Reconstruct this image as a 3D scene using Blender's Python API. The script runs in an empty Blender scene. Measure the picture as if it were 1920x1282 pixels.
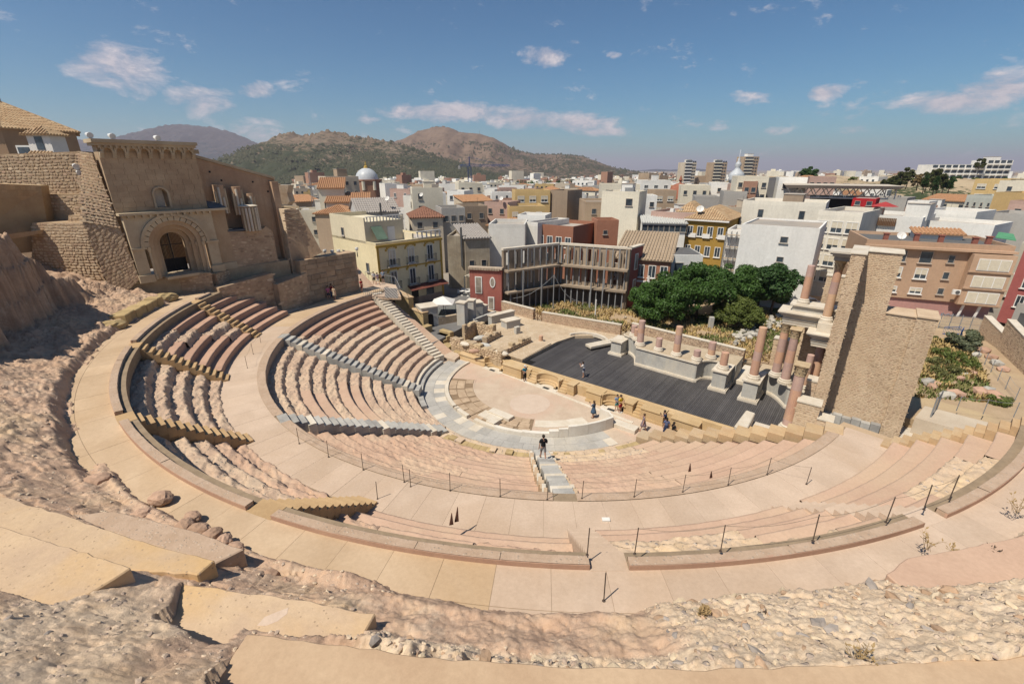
import bpy,bmesh,math,random
import numpy as np
from mathutils import Vector,Matrix
random.seed(7)
RNG = np.random.default_rng(11)
S_ = bpy.context.scene
COL = S_.collection
PI = math.pi
# ------------------------------------------------------------------ camera
EYE = 20.5
TH = math.atan(323 / 853.33)
FPX = 853.33
cam_d = bpy.data.cameras.new('camera')
cam_d.sensor_width = 36.0
cam_d.lens = 16.0
cam_d.clip_start = 0.1
cam_d.clip_end = 40000
cam = bpy.data.objects.new('camera',cam_d)
COL.objects.link(cam)
cam.location = (0,0,EYE)
cam.rotation_euler = (PI / 2 - TH,0,0)
S_.camera = cam
# ------------------------------------------------------------------ light
SUN_AZ = math.radians(38 + 180)      # where the sun stands, counter-clockwise from +X
SUN_EL = math.radians(58)
sv = Vector((math.cos(SUN_AZ) * math.cos(SUN_EL),math.sin(SUN_AZ) * math.cos(SUN_EL),math.sin(SUN_EL)))
sun_d = bpy.data.lights.new('sun','SUN')
sun_d.energy = 4.8
sun_d.angle = math.radians(0.53)
sun_d.color = (1.0,0.92,0.79)
sun = bpy.data.objects.new('sun',sun_d)
COL.objects.link(sun)
sun.location = (0,0,200)
sun.rotation_euler = (-sv).to_track_quat('-Z','Y').to_euler()
S_.view_settings.view_transform = 'Standard'
S_.view_settings.look = 'None'
S_.view_settings.gamma = 1.0
S_.view_settings.exposure = 0.29
S_.view_settings.use_curve_mapping = False
S_.render.engine = 'CYCLES'
S_.cycles.max_bounces = 5
S_.cycles.diffuse_bounces = 3
S_.cycles.glossy_bounces = 2
S_.cycles.transmission_bounces = 4
S_.cycles.volume_bounces = 0
S_.cycles.transparent_max_bounces = 6
S_.cycles.use_denoising = True


def px_dir(x,y):
 u = (x - 960) / FPX
 v = (y - 641) / FPX
 s,c = math.sin(TH),math.cos(TH)
 return Vector((u,c - v * s,-(s + v * c)))


def G(x,y,z=0.0):
 """the point at height z seen at photo position x, y"""
 d = px_dir(x,y)
 t = (z - EYE) / d.z
 return Vector((d.x * t,d.y * t,z))


def V(x,y,Y):
 """the point at distance Y along the ground seen at photo position x, y"""
 d = px_dir(x,y)
 t = Y / d.y
 return Vector((d.x * t,Y,EYE + d.z * t))


def dist_for(y,zt):
 d = px_dir(960,y)
 return d.y * (zt - EYE) / d.z


# ------------------------------------------------------------------ world
W_ = bpy.data.worlds.new('World')
S_.world = W_
W_.use_nodes = True
nt = W_.node_tree
nt.nodes.clear()


class N:
 """small node-building helper"""
 def __init__(self,tree):
  self.t = tree

 def new(self,typ,**kw):
  n = self.t.nodes.new(typ)
  for k,v in kw.items():
   setattr(n,k,v)
  return n

 def link(self,a,b):
  self.t.links.new(a,b)

 def setin(self,sock,v):
  if isinstance(v,bpy.types.NodeSocket):
   self.t.links.new(v,sock)
  else:
   sock.default_value = v

 def math(self,op,a,b=0.0,clamp=False):
  n = self.new('ShaderNodeMath',operation=op,use_clamp=clamp)
  self.setin(n.inputs[0],a)
  self.setin(n.inputs[1],b)
  return n.outputs[0]

 def mix(self,fac,a,b,blend='MIX'):
  n = self.new('ShaderNodeMix',data_type='RGBA',blend_type=blend)
  self.setin(n.inputs[0],fac)
  self.setin(n.inputs[6],a if isinstance(a,bpy.types.NodeSocket) else (*a[:3],1))
  self.setin(n.inputs[7],b if isinstance(b,bpy.types.NodeSocket) else (*b[:3],1))
  return n.outputs[2]

 def noise(self,vec,scale,detail=6,rough=0.6,dist=0.0):
  n = self.new('ShaderNodeTexNoise')
  n.inputs['Scale'].default_value = scale
  n.inputs['Detail'].default_value = detail
  n.inputs['Roughness'].default_value = rough
  n.inputs['Distortion'].default_value = dist
  if vec is not None:
   self.link(vec,n.inputs['Vector'])
  return n.outputs[0]

 def ramp(self,fac,stops):
  n = self.new('ShaderNodeValToRGB')
  el = n.color_ramp.elements
  while len(el) < len(stops):
   el.new(0.5)
  for e,(p,c) in zip(el,stops):
   e.position = p
   e.color = (*c[:3],1) if not isinstance(c,(int,float)) else (c,c,c,1)
  self.setin(n.inputs[0],fac)
  return n.outputs[0]

 def mapr(self,v,a,b,c=0.0,d=1.0):
  n = self.new('ShaderNodeMapRange',clamp=True)
  self.setin(n.inputs[0],v)
  for i,q in enumerate((a,b,c,d)):
   n.inputs[i + 1].default_value = q
  return n.outputs[0]


w = N(nt)
sky = w.new('ShaderNodeTexSky',sky_type='NISHITA')
sky.sun_disc = False
sky.sun_elevation = SUN_EL
sky.sun_rotation = PI / 2 - SUN_AZ
sky.altitude = 40
sky.air_density = 1.0
sky.dust_density = 0.6
sky.ozone_density = 3.0
tc = w.new('ShaderNodeTexCoord')
sep = w.new('ShaderNodeSeparateXYZ')
w.link(tc.outputs['Generated'],sep.inputs[0])
el_s = sep.outputs[2]
az_s = w.math('ARCTAN2',sep.outputs[0],sep.outputs[1])
cl_vec = w.new('ShaderNodeCombineXYZ')
w.link(w.math('MULTIPLY',az_s,1.0),cl_vec.inputs[0])
w.link(w.math('MULTIPLY',el_s,2.1),cl_vec.inputs[1])
cn = w.noise(cl_vec.outputs[0],11.0,10,0.66,0.4)
cn2 = w.noise(cl_vec.outputs[0],30.0,8,0.66,0.3)
cnn = w.math('ADD',w.math('MULTIPLY',cn,0.75),w.math('MULTIPLY',cn2,0.25))
mask = None
# the clouds of the photograph: centre and half-size in photo pixels, strength
for (cx,cy,hx,hy,k) in [(215,125,95,48,.95),(250,150,55,42,.75),(380,192,75,32,.85),(330,200,40,22,.6),(478,170,36,17,.85),
       (80,85,60,20,.30),(490,228,60,12,.45),(470,252,60,20,.8),(690,224,34,9,.6),(850,212,140,20,1.0),
       (980,222,90,20,1.0),(770,210,55,16,.9),(1080,232,90,20,.95),(1125,246,60,11,.8),(1022,106,46,22,.9),
       (1075,80,14,7,.5),(1152,104,14,7,.6),(1545,174,42,14,1.0),(1420,184,60,15,.5),(1330,238,70,15,.4),
       (1800,190,140,24,1.0),(1870,168,120,32,1.0),(1620,240,60,11,.6),(1450,246,30,7,.5),(1620,216,90,20,.35),
       (2080,160,160,40,.9),(-160,150,130,40,.8)]:
 d = px_dir(cx,cy).normalized()
 da = abs(px_dir(cx + hx,cy).normalized().x - d.x) / max(0.3,math.cos(math.atan2(d.x,d.y)))
 de = abs(px_dir(cx,cy - hy).normalized().z - d.z)
 a = w.math('DIVIDE',w.math('SUBTRACT',az_s,math.atan2(d.x,d.y)),da * 1.25)
 b = w.math('DIVIDE',w.math('SUBTRACT',el_s,d.z),de * 1.35)
 q = w.math('SUBTRACT',1.0,w.math('ADD',w.math('MULTIPLY',a,a),w.math('MULTIPLY',b,b)),True)
 q = w.math('MULTIPLY',q,k)
 mask = q if mask is None else w.math('MAXIMUM',mask,q)
cover = w.math('SUBTRACT',w.mapr(cnn,0.33,0.66),w.math('MULTIPLY',w.math('SUBTRACT',1.0,mask),0.74))
cov = w.mapr(cover,0.0,0.55)
gm = w.new('ShaderNodeGamma')
w.link(sky.outputs[0],gm.inputs[0])
gm.inputs[1].default_value = 1.2
skyc = w.mix(1.0,gm.outputs[0],(0.30,0.50,0.56),'MULTIPLY')
cloud_c = w.mix(w.mapr(cnn,0.45,0.68),(5.0,4.7,5.3),(8.2,7.5,7.5))
skyo = w.mix(w.math('MULTIPLY',cov,0.92),skyc,cloud_c)
bg = w.new('ShaderNodeBackground')
w.link(skyo,bg.inputs[0])
bg.inputs[1].default_value = 0.086
wo = w.new('ShaderNodeOutputWorld')
w.link(bg.outputs[0],wo.inputs[0])
W_.cycles.sampling_method = 'MANUAL'
W_.cycles.sample_map_resolution = 512

# ------------------------------------------------------------------ theatre frame
CX,CY = 3.2,42.0
_A = math.radians(38)
AX = Vector((math.sin(_A),math.cos(_A),0))     # from the orchestra towards the stage building
BX = Vector((math.cos(_A),-math.sin(_A),0))    # along the stage, to the right


def L(b,a,z=0.0):
 return Vector((CX + b * BX.x + a * AX.x,CY + b * BX.y + a * AX.y,z))


def PR(r,phi,z=0.0):
 t = math.radians(phi)
 return L(r * math.cos(t),-r * math.sin(t),z)


# ------------------------------------------------------------------ noise (numpy value noise)
def _h(ix,iy,iz):
 n = (ix.astype(np.int64) * 374761393 + iy.astype(np.int64) * 668265263 + iz.astype(np.int64) * 2147483647 + 1013904223) & 0xffffffff
 n = ((n ^ (n >> 13)) * 1274126177) & 0xffffffff
 n = ((n ^ (n >> 16)) * 2246822519) & 0xffffffff
 return ((n ^ (n >> 15)) & 0xffffff) / float(0xffffff)


def vnoise(x,y,z=None):
 x = np.asarray(x,float); y = np.asarray(y,float)
 z = np.zeros_like(x) if z is None else np.asarray(z,float)
 ix,iy,iz = np.floor(x),np.floor(y),np.floor(z)
 fx,fy,fz = x - ix,y - iy,z - iz
 fx,fy,fz = [q * q * (3 - 2 * q) for q in (fx,fy,fz)]
 r = 0
 for dx in (0,1):
  for dy in (0,1):
   for dz in (0,1):
    wgt = (fx if dx else 1 - fx) * (fy if dy else 1 - fy) * (fz if dz else 1 - fz)
    r = r + wgt * _h(ix + dx,iy + dy,iz + dz)
 return r


def fbm(x,y,z=None,octs=4,gain=0.5,seed=0.0):
 a,s,t = 1.0,0.0,0.0
 zz = None if z is None else np.asarray(z,float)
 for i in range(octs):
  f = 2.0 ** i
  s = s + a * (vnoise(np.asarray(x) * f + 17.3 * i + seed,np.asarray(y) * f + 9.1 * i + seed * 1.7,(zz * f if zz is not None else None)) * 2 - 1)
  t += a
  a *= gain
 return s / t


def ridged(x,y,octs=4,seed=0.0):
 a,s,t = 1.0,0.0,0.0
 for i in range(octs):
  f = 2.0 ** i
  s = s + a * (1 - np.abs(vnoise(np.asarray(x) * f + 31.7 * i + seed,np.asarray(y) * f + 5.3 * i - seed) * 2 - 1))
  t += a
  a *= 0.5
 return s / t


def cells(x,y,seed=0.0):
 """broken blocks: (random level of the cell, distance to the nearest crack, tilt)"""
 x = np.asarray(x,float) + seed * 7.7
 y = np.asarray(y,float) - seed * 3.1
 ix,iy = np.floor(x),np.floor(y)
 f1 = np.full(x.shape,9.0); f2 = np.full(x.shape,9.0); hid = np.zeros(x.shape); tl = np.zeros(x.shape)
 for dx in (-1,0,1):
  for dy in (-1,0,1):
   cx,cy = ix + dx,iy + dy
   z0 = np.zeros_like(cx)
   px,py = cx + .1 + .8 * _h(cx,cy,z0 + 1),cy + .1 + .8 * _h(cx,cy,z0 + 2)
   d = np.hypot(x - px,y - py)
   h = _h(cx,cy,z0 + 3)
   nr = d < f1
   f2 = np.where(nr,f1,np.minimum(f2,d))
   t = (x - px) * (_h(cx,cy,z0 + 4) - .5) + (y - py) * (_h(cx,cy,z0 + 5) - .5)
   hid = np.where(nr,h,hid); tl = np.where(nr,t,tl)
   f1 = np.where(nr,d,f1)
 return hid,f2 - f1,tl


def sstep(a,b,x):
 t = np.clip((np.asarray(x,float) - a) / (b - a),0,1)
 return t * t * (3 - 2 * t)


# ------------------------------------------------------------------ materials
def lin(h):
 h = h.lstrip('#')
 out = []
 for i in (0,2,4):
  c = int(h[i:i + 2],16) / 255
  out.append(c / 12.92 if c <= 0.04045 else ((c + 0.055) / 1.055) ** 2.4)
 return tuple(out)


def sc(c,k):
 return tuple(min(1,q * k) for q in c)


MATS = {}


def mat(name,c1,c2=None,c3=None,scale=1.0,fine=12.0,bump=0.3,dist=0.03,rough=0.9,tint=0.0,spec=0.25,metal=0.0,
  cells=None,streak=None,speck=None,contrast=(0.38,0.62)):
 """stone, plaster, soil, paint: two or three tones mixed by noise in world space, relief by bump, per-object tint"""
 if name in MATS:
  return MATS[name]
 c2 = c2 or sc(c1,0.8)
 m = bpy.data.materials.new(name)
 m.use_nodes = True
 t = m.node_tree
 n = N(t)
 bs = t.nodes['Principled BSDF']
 geo = n.new('ShaderNodeNewGeometry')
 pos = geo.outputs['Position']
 a = n.noise(pos,scale,8,0.62,0.3)
 colr = n.ramp(a,[(contrast[0],c1),(contrast[1],c2)])
 if c3:
  b = n.noise(pos,scale * 0.31,5,0.6,0.6)
  colr = n.mix(n.mapr(b,0.47,0.66),colr,c3)
 f = n.noise(pos,fine,6,0.7)
 colr = n.mix(n.mapr(f,0.3,0.7,0.0,0.5),colr,n.mix(1.0,colr,(0.72,0.70,0.68),'MULTIPLY'))
 hgt = n.math('ADD',n.math('MULTIPLY',f,0.6),n.math('MULTIPLY',a,0.5))
 if speck:
  sz,amount,sc_col = speck
  vo = n.new('ShaderNodeTexVoronoi')
  n.link(pos,vo.inputs['Vector'])
  vo.inputs['Scale'].default_value = sz
  sepc = n.new('ShaderNodeSeparateColor')
  n.link(vo.outputs['Color'],sepc.inputs[0])
  inside = n.mapr(vo.outputs['Distance'],0.22,0.34,1.0,0.0)
  pick = n.mapr(sepc.outputs[0],1 - amount,1 - amount + 0.02)
  msk = n.math('MULTIPLY',inside,pick)
  stc = n.mix(sepc.outputs[1],sc(sc_col,0.75),sc(sc_col,1.2))
  colr = n.mix(msk,colr,stc)
  hgt = n.math('ADD',hgt,n.math('MULTIPLY',msk,0.5))
 if cells:
  sz,mortar,yscale,dark = cells
  mp = n.new('ShaderNodeMapping')
  mp.inputs['Scale'].default_value = (1,1,yscale)
  n.link(pos,mp.inputs['Vector'])
  nd = n.new('ShaderNodeTexNoise')
  nd.inputs['Scale'].default_value = sz * 1.5
  n.link(mp.outputs[0],nd.inputs['Vector'])
  mixv = n.new('ShaderNodeMix',data_type='VECTOR')
  mixv.inputs[0].default_value = 0.08
  n.link(mp.outputs[0],mixv.inputs[4])
  n.link(nd.outputs['Color'],mixv.inputs[5])
  vo = n.new('ShaderNodeTexVoronoi',feature='DISTANCE_TO_EDGE')
  n.link(mixv.outputs[1],vo.inputs['Vector'])
  vo.inputs['Scale'].default_value = sz
  vc = n.new('ShaderNodeTexVoronoi')
  n.link(mixv.outputs[1],vc.inputs['Vector'])
  vc.inputs['Scale'].default_value = sz
  sepc = n.new('ShaderNodeSeparateColor')
  n.link(vc.outputs['Color'],sepc.inputs[0])
  colr = n.mix(1.0,colr,n.mix(sepc.outputs[0],(0.62,0.60,0.58),(1.18,1.14,1.08)),'MULTIPLY')
  ed = n.mapr(vo.outputs['Distance'],0.02,0.10)
  colr = n.mix(ed,n.mix(1.0,colr,(dark,dark,dark),'MULTIPLY') if dark else mortar,colr)
  hgt = n.math('ADD',n.math('MULTIPLY',hgt,0.4),n.math('MULTIPLY',ed,0.9))
 if streak:
  mp = n.new('ShaderNodeMapping')
  mp.inputs['Scale'].default_value = (2.2,2.2,0.16)
  n.link(pos,mp.inputs['Vector'])
  s2 = n.noise(mp.outputs[0],1.3,6,0.65)
  colr = n.mix(n.mapr(s2,0.48,0.72,0,streak[1]),colr,streak[0])
 if tint:
  oi = n.new('ShaderNodeObjectInfo')
  k = n.mapr(oi.outputs['Random'],0,1,1 - tint,1 + tint)
  cmb = n.new('ShaderNodeCombineColor')
  for i,ww in enumerate((1.0,1.0,1.0)):
   n.link(k,cmb.inputs[i])
  colr = n.mix(1.0,colr,cmb.outputs[0],'MULTIPLY')
 n.link(colr,bs.inputs['Base Color'])
 bs.inputs['Roughness'].default_value = rough
 bs.inputs['Metallic'].default_value = metal
 bs.inputs['Specular IOR Level'].default_value = spec
 if bump:
  bp = n.new('ShaderNodeBump')
  bp.inputs['Strength'].default_value = bump
  bp.inputs['Distance'].default_value = dist
  n.link(hgt,bp.inputs['Height'])
  n.link(bp.outputs[0],bs.inputs['Normal'])
 MATS[name] = m
 return m


def glass(name,c=(0.03,0.04,0.05),rough=0.12):
 if name in MATS:
  return MATS[name]
 m = bpy.data.materials.new(name)
 m.use_nodes = True
 b = m.node_tree.nodes['Principled BSDF']
 n = N(m.node_tree)
 geo = n.new('ShaderNodeNewGeometry')
 f = n.noise(geo.outputs['Position'],0.8,2)
 n.link(n.ramp(f,[(0.4,c),(0.6,sc(c,1.8))]),b.inputs['Base Color'])
 b.inputs['Roughness'].default_value = rough
 b.inputs['Specular IOR Level'].default_value = 0.6
 MATS[name] = m
 return m


# ------------------------------------------------------------------ mesh builder
class MB:
 def __init__(self):
  self.v = []
  self.f = []

 def add(self,vs,fs):
  o = len(self.v)
  self.v += [tuple(p) for p in vs]
  self.f += [tuple(o + i for i in q) for q in fs]
  return self

 def hexa(self,p):
  return self.add(p,[(3,2,1,0),(4,5,6,7),(0,1,5,4),(1,2,6,5),(2,3,7,6),(3,0,4,7)])

 def box(self,x0,y0,z0,x1,y1,z1):
  return self.hexa([(x0,y0,z0),(x1,y0,z0),(x1,y1,z0),(x0,y1,z0),(x0,y0,z1),(x1,y0,z1),(x1,y1,z1),(x0,y1,z1)])

 def lbox(self,b0,a0,z0,b1,a1,z1):
  """box in the theatre frame"""
  return self.hexa([L(b0,a0,z0),L(b1,a0,z0),L(b1,a1,z0),L(b0,a1,z0),L(b0,a0,z1),L(b1,a0,z1),L(b1,a1,z1),L(b0,a1,z1)])

 def obox(self,o,ex,ey,ez):
  o,ex,ey,ez = Vector(o),Vector(ex),Vector(ey),Vector(ez)
  return self.hexa([o,o + ex,o + ex + ey,o + ey,o + ez,o + ex + ez,o + ex + ey + ez,o + ey + ez])

 def prism(self,poly,z0,z1):
  """extrude a plan polygon (list of (x,y)) from z0 to z1"""
  n = len(poly)
  ar = sum(poly[i][0] * poly[(i + 1) % n][1] - poly[(i + 1) % n][0] * poly[i][1] for i in range(n))
  if ar < 0:
   poly = poly[::-1]
  vs = [(p[0],p[1],z0) for p in poly] + [(p[0],p[1],z1) for p in poly]
  fs = [tuple(range(n - 1,-1,-1)),tuple(range(n,2 * n))]
  fs += [(i,(i + 1) % n,n + (i + 1) % n,n + i) for i in range(n)]
  return self.add(vs,fs)

 def slab(self,pts,ext):
  """extrude a 3-D polygon (list of points) by the vector ext"""
  n = len(pts)
  ext = Vector(ext)
  vs = [Vector(p) for p in pts] + [Vector(p) + ext for p in pts]
  nrm = (vs[1] - vs[0]).cross(vs[2] - vs[1])
  fl = nrm.dot(ext) > 0
  fs = [tuple(range(n - 1,-1,-1)),tuple(range(n,2 * n))] + [(i,(i + 1) % n,n + (i + 1) % n,n + i) for i in range(n)]
  if not fl:
   fs = [q[::-1] for q in fs]
  return self.add(vs,fs)

 def tube(self,pts,r,n=8,cap=True):
  pts = [Vector(p) for p in pts]
  rr = r if isinstance(r,(list,tuple)) else [r] * len(pts)
  o = len(self.v)
  for i,p in enumerate(pts):
   d = (pts[min(i + 1,len(pts) - 1)] - pts[max(i - 1,0)])
   d = d.normalized() if d.length > 1e-9 else Vector((0,0,1))
   a = d.cross(Vector((0,0,1)))
   if a.length < 1e-3:
    a = Vector((1,0,0))
   a.normalize()
   b = d.cross(a)
   for k in range(n):
    q = 2 * PI * k / n
    self.v.append(tuple(p + (a * math.cos(q) + b * math.sin(q)) * rr[i]))
  for i in range(len(pts) - 1):
   for k in range(n):
    k2 = (k + 1) % n
    self.f.append((o + i * n + k,o + i * n + k2,o + (i + 1) * n + k2,o + (i + 1) * n + k))
  if cap:
   self.f.append(tuple(o + k for k in range(n - 1,-1,-1)))
   self.f.append(tuple(o + (len(pts) - 1) * n + k for k in range(n)))
  return self

 def lathe(self,c,prof,n=16):
  """prof: list of (radius, z) from bottom to top about the vertical through c"""
  o = len(self.v)
  for r,z in prof:
   for k in range(n):
    q = 2 * PI * k / n
    self.v.append((c[0] + r * math.cos(q),c[1] + r * math.sin(q),c[2] + z))
  for i in range(len(prof) - 1):
   for k in range(n):
    k2 = (k + 1) % n
    self.f.append((o + i * n + k,o + i * n + k2,o + (i + 1) * n + k2,o + (i + 1) * n + k))
  self.f.append(tuple(o + k for k in range(n - 1,-1,-1)))
  self.f.append(tuple(o + (len(prof) - 1) * n + k for k in range(n)))
  return self

 def blob(self,c,r,seed=0,sub=1,sx=1,sy=1,sz=1,rot=0.0,rough=0.25):
  bm = bmesh.new()
  bmesh.ops.create_icosphere(bm,subdivisions=sub,radius=1)
  rn = random.Random(seed)
  cr,sr = math.cos(rot),math.sin(rot)
  vs = []
  for v in bm.verts:
   k = r * (1 + rn.uniform(-rough,rough))
   x,y,z = v.co.x * k * sx,v.co.y * k * sy,v.co.z * k * sz
   vs.append((c[0] + x * cr - y * sr,c[1] + x * sr + y * cr,c[2] + z))
  fs = [tuple(v.index for v in f.verts) for f in bm.faces]
  bm.free()
  return self.add(vs,fs)

 def mesh(self,name,m=None,smooth=False):
  me = bpy.data.meshes.new(name)
  me.from_pydata(self.v,[],self.f)
  if m:
   me.materials.append(m)
  if smooth:
   me.shade_smooth()
  return me

 def build(self,name,m,parent=None,local=False,smooth=False,bevel=0.0,**tags):
  """one mesh object; its origin is moved to the middle of its base unless local"""
  if not local and self.v:
   arr = np.array(self.v)
   lo,hi = arr.min(0),arr.max(0)
   c = Vector(((lo[0] + hi[0]) / 2,(lo[1] + hi[1]) / 2,lo[2]))
   me = bpy.data.meshes.new(name)
   me.from_pydata([tuple(p) for p in (arr - np.array(c))],[],self.f)
   if m:
    me.materials.append(m)
   if smooth:
    me.shade_smooth()
  else:
   me = self.mesh(name,m,smooth)
   c = Vector((0,0,0))
  o = bpy.data.objects.new(name,me)
  COL.objects.link(o)
  if parent:
   o.parent = parent
   o.location = c if local else c - wloc(parent)
  else:
   o.location = c
  if bevel:
   bv = o.modifiers.new('bevel','BEVEL')
   bv.width = bevel
   bv.segments = 1
   bv.limit_method = 'ANGLE'
  tag(o,**tags)
  return o


def wloc(o):
 l = Vector(o.location)
 while o.parent:
  o = o.parent
  l = l + Vector(o.location)
 return l


def tag(o,label=None,cat=None,group=None,kind=None):
 if label: o['label'] = label
 if cat: o['category'] = cat
 if group: o['group'] = group
 if kind: o['kind'] = kind
 return o


def thing(name,label,cat,loc=(0,0,0),rz=0.0,group=None):
 o = bpy.data.objects.new(name,None)
 COL.objects.link(o)
 o.empty_display_size = 0.2
 o.location = loc
 o.rotation_euler = (0,0,rz)
 return tag(o,label,cat,group)


def inst(me,name,parent=None,loc=(0,0,0),rot=(0,0,0),scl=(1,1,1),**tags):
 """another object on an existing mesh; loc is a world position unless the parent is turned"""
 o = bpy.data.objects.new(name,me)
 COL.objects.link(o)
 if parent:
  o.parent = parent
  if abs(parent.rotation_euler[2]) < 1e-9:
   o.location = Vector(loc) - wloc(parent)
  else:
   o.location = loc
 else:
  o.location = loc
 o.rotation_euler = rot
 o.scale = scl
 tag(o,**tags)
 return o


def copy_tree(o,parent=None):
 c = o.copy()
 COL.objects.link(c)
 c.parent = parent
 for ch in list(o.children):
  copy_tree(ch,c)
 return c


def grid_mesh(name,X,Y,Z,m,smooth=True,parent=None,mask=None,**tags):
 """a sheet from 2-D arrays of coordinates"""
 nu,nv = X.shape
 co = np.stack([X,Y,Z],-1).reshape(-1,3)
 idx = np.arange(nu * nv).reshape(nu,nv)
 q = np.stack([idx[:-1,:-1],idx[1:,:-1],idx[1:,1:],idx[:-1,1:]],-1)
 if mask is not None:
  q = q[mask]
 q = q.reshape(-1,4)
 me = bpy.data.meshes.new(name)
 me.vertices.add(len(co))
 c = co.mean(0) if parent is None else np.array(wloc(parent))
 c = np.array([c[0],c[1],co[:,2].min()]) if parent is None else c
 me.vertices.foreach_set('co',(co - c).astype(np.float32).ravel())
 me.loops.add(len(q) * 4)
 me.loops.foreach_set('vertex_index',q.astype(np.int32).ravel())
 me.polygons.add(len(q))
 me.polygons.foreach_set('loop_start',np.arange(0,len(q) * 4,4,dtype=np.int32))
 me.update(calc_edges=True)
 me.materials.append(m)
 if smooth:
  me.shade_smooth()
 o = bpy.data.objects.new(name,me)
 COL.objects.link(o)
 if parent:
  o.parent = parent
 else:
  o.location = c
 tag(o,**tags)
 return o

# ------------------------------------------------------------------ materials of the theatre
SAND = mat('sand_paving',(0.53,0.395,0.265),(0.46,0.335,0.22),(0.44,0.31,0.19),scale=0.45,fine=9,bump=0.12,tint=0.05)
CONC = mat('concrete_paving',(0.55,0.425,0.325),(0.48,0.365,0.275),(0.46,0.34,0.245),scale=0.4,fine=9,bump=0.10,tint=0.045)
JOINT = mat('paving_bed',(0.30,0.225,0.15),scale=2,bump=0.2)
PINK = mat('pink_rock',(0.52,0.355,0.255),(0.45,0.30,0.215),(0.54,0.40,0.285),scale=0.9,fine=7,bump=0.75,dist=0.06)
PINKS = mat('pink_mortar',(0.53,0.365,0.265),(0.48,0.325,0.235),(0.52,0.375,0.265),scale=0.6,fine=8,bump=0.25,tint=0.05)
RUIN = mat('ruined_seat_rock',(0.53,0.385,0.28),(0.44,0.315,0.23),(0.55,0.42,0.305),scale=1.1,fine=6,bump=0.9,dist=0.07,speck=(5.5,0.35,(0.40,0.33,0.26)))
TANS = mat('ochre_slab',(0.55,0.405,0.265),(0.48,0.35,0.24),(0.55,0.37,0.19),scale=0.7,fine=10,bump=0.4,tint=0.06,speck=(11,.22,(.40,.29,.19)))
RUBB = mat('pale_rubble',(0.60,0.46,0.33),(0.50,0.375,0.265),(0.60,0.45,0.29),scale=1.2,fine=6,bump=0.9,dist=0.06,speck=(4.5,0.45,(0.40,0.335,0.285)))
COBB = mat('cobbled_mortar',(0.46,0.34,0.25),(0.40,0.285,0.20),scale=1.5,fine=10,bump=0.6,dist=0.03,speck=(9.0,0.6,(0.40,0.315,0.24)))
NEWP = mat('new_pink_stone',(0.46,0.295,0.21),(0.40,0.25,0.18),scale=0.8,fine=10,bump=0.2,tint=0.08)
GREYM = mat('grey_marble',(0.40,0.385,0.355),(0.28,0.27,0.255),(0.44,0.42,0.38),scale=0.9,fine=8,bump=0.15,rough=0.7,tint=0.12)
PALEM = mat('pale_marble',(0.62,0.56,0.47),(0.55,0.48,0.38),scale=1.0,fine=8,bump=0.12,rough=0.75,tint=0.06)
WHITEM = mat('white_stone',(0.68,0.64,0.57),(0.62,0.57,0.49),scale=0.8,fine=8,bump=0.1,rough=0.8)
TANB = mat('tan_block',(0.50,0.36,0.21),(0.43,0.29,0.165),(0.46,0.36,0.25),scale=0.8,fine=9,bump=0.2,tint=0.10)
STAIRT = mat('ochre_stair',(0.46,0.315,0.17),(0.40,0.265,0.14),scale=0.8,fine=9,bump=0.15,tint=0.06)
SOIL = mat('dry_soil',(0.42,0.31,0.20),(0.36,0.26,0.165),(0.46,0.35,0.21),scale=0.5,fine=5,bump=0.5,dist=0.05)
YBLK = mat('yellow_limestone',(0.46,0.345,0.175),(0.37,0.27,0.14),scale=1.2,fine=8,bump=0.5,tint=0.1)

# ------------------------------------------------------------------ ground of the town, out to the horizon
gr = np.concatenate([np.linspace(0.5,300,20),np.geomspace(330,26000,26)])
gp = np.linspace(0,2 * PI,97)
GR,GP = np.meshgrid(gr,gp,indexing='ij')
GZ = -0.6 - 7.0 * sstep(200,1200,GR)
TOWN = mat('town_ground',(0.30,0.26,0.22),(0.22,0.20,0.17),(0.34,0.27,0.20),scale=0.03,fine=0.4,bump=0)
grid_mesh('ground',GR * np.cos(GP),GR * np.sin(GP),GZ,TOWN,kind='structure')


def sector(r0,r1,p0,p1,z0,z1,n=None,mb=None):
 """block between two radii and two bearings of the theatre"""
 mb = mb or MB()
 n = n or max(1,int(abs(p1 - p0) * 0.5 + 1))
 for i in range(n):
  a,b = p0 + (p1 - p0) * i / n,p0 + (p1 - p0) * (i + 1) / n
  base = len(mb.v)
  q = [PR(r0,a,z0),PR(r1,a,z0),PR(r1,b,z0),PR(r0,b,z0),PR(r0,a,z1),PR(r1,a,z1),PR(r1,b,z1),PR(r0,b,z1)]
  fs = [(0,1,2,3),(7,6,5,4),(1,5,6,2),(3,7,4,0)]
  fs = [(4,5,6,7),(1,2,6,5),(3,0,4,7)]
  if i == 0:
   fs.append((0,1,5,4))
  if i == n - 1:
   fs.append((2,3,7,6))
  mb.add(q,[tuple(f) for f in fs])
 return mb


TC = Vector((CX,CY,0))


def turned_sector(r0,r1,dphi,z0,z1,n=3):
 """mesh for one block at bearing 0..dphi with its origin at the theatre's centre, to be turned about it"""
 mb = sector(r0,r1,0,dphi,z0,z1,n)
 mb.v = [(v[0] - CX,v[1] - CY,v[2]) for v in mb.v]
 return mb


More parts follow.
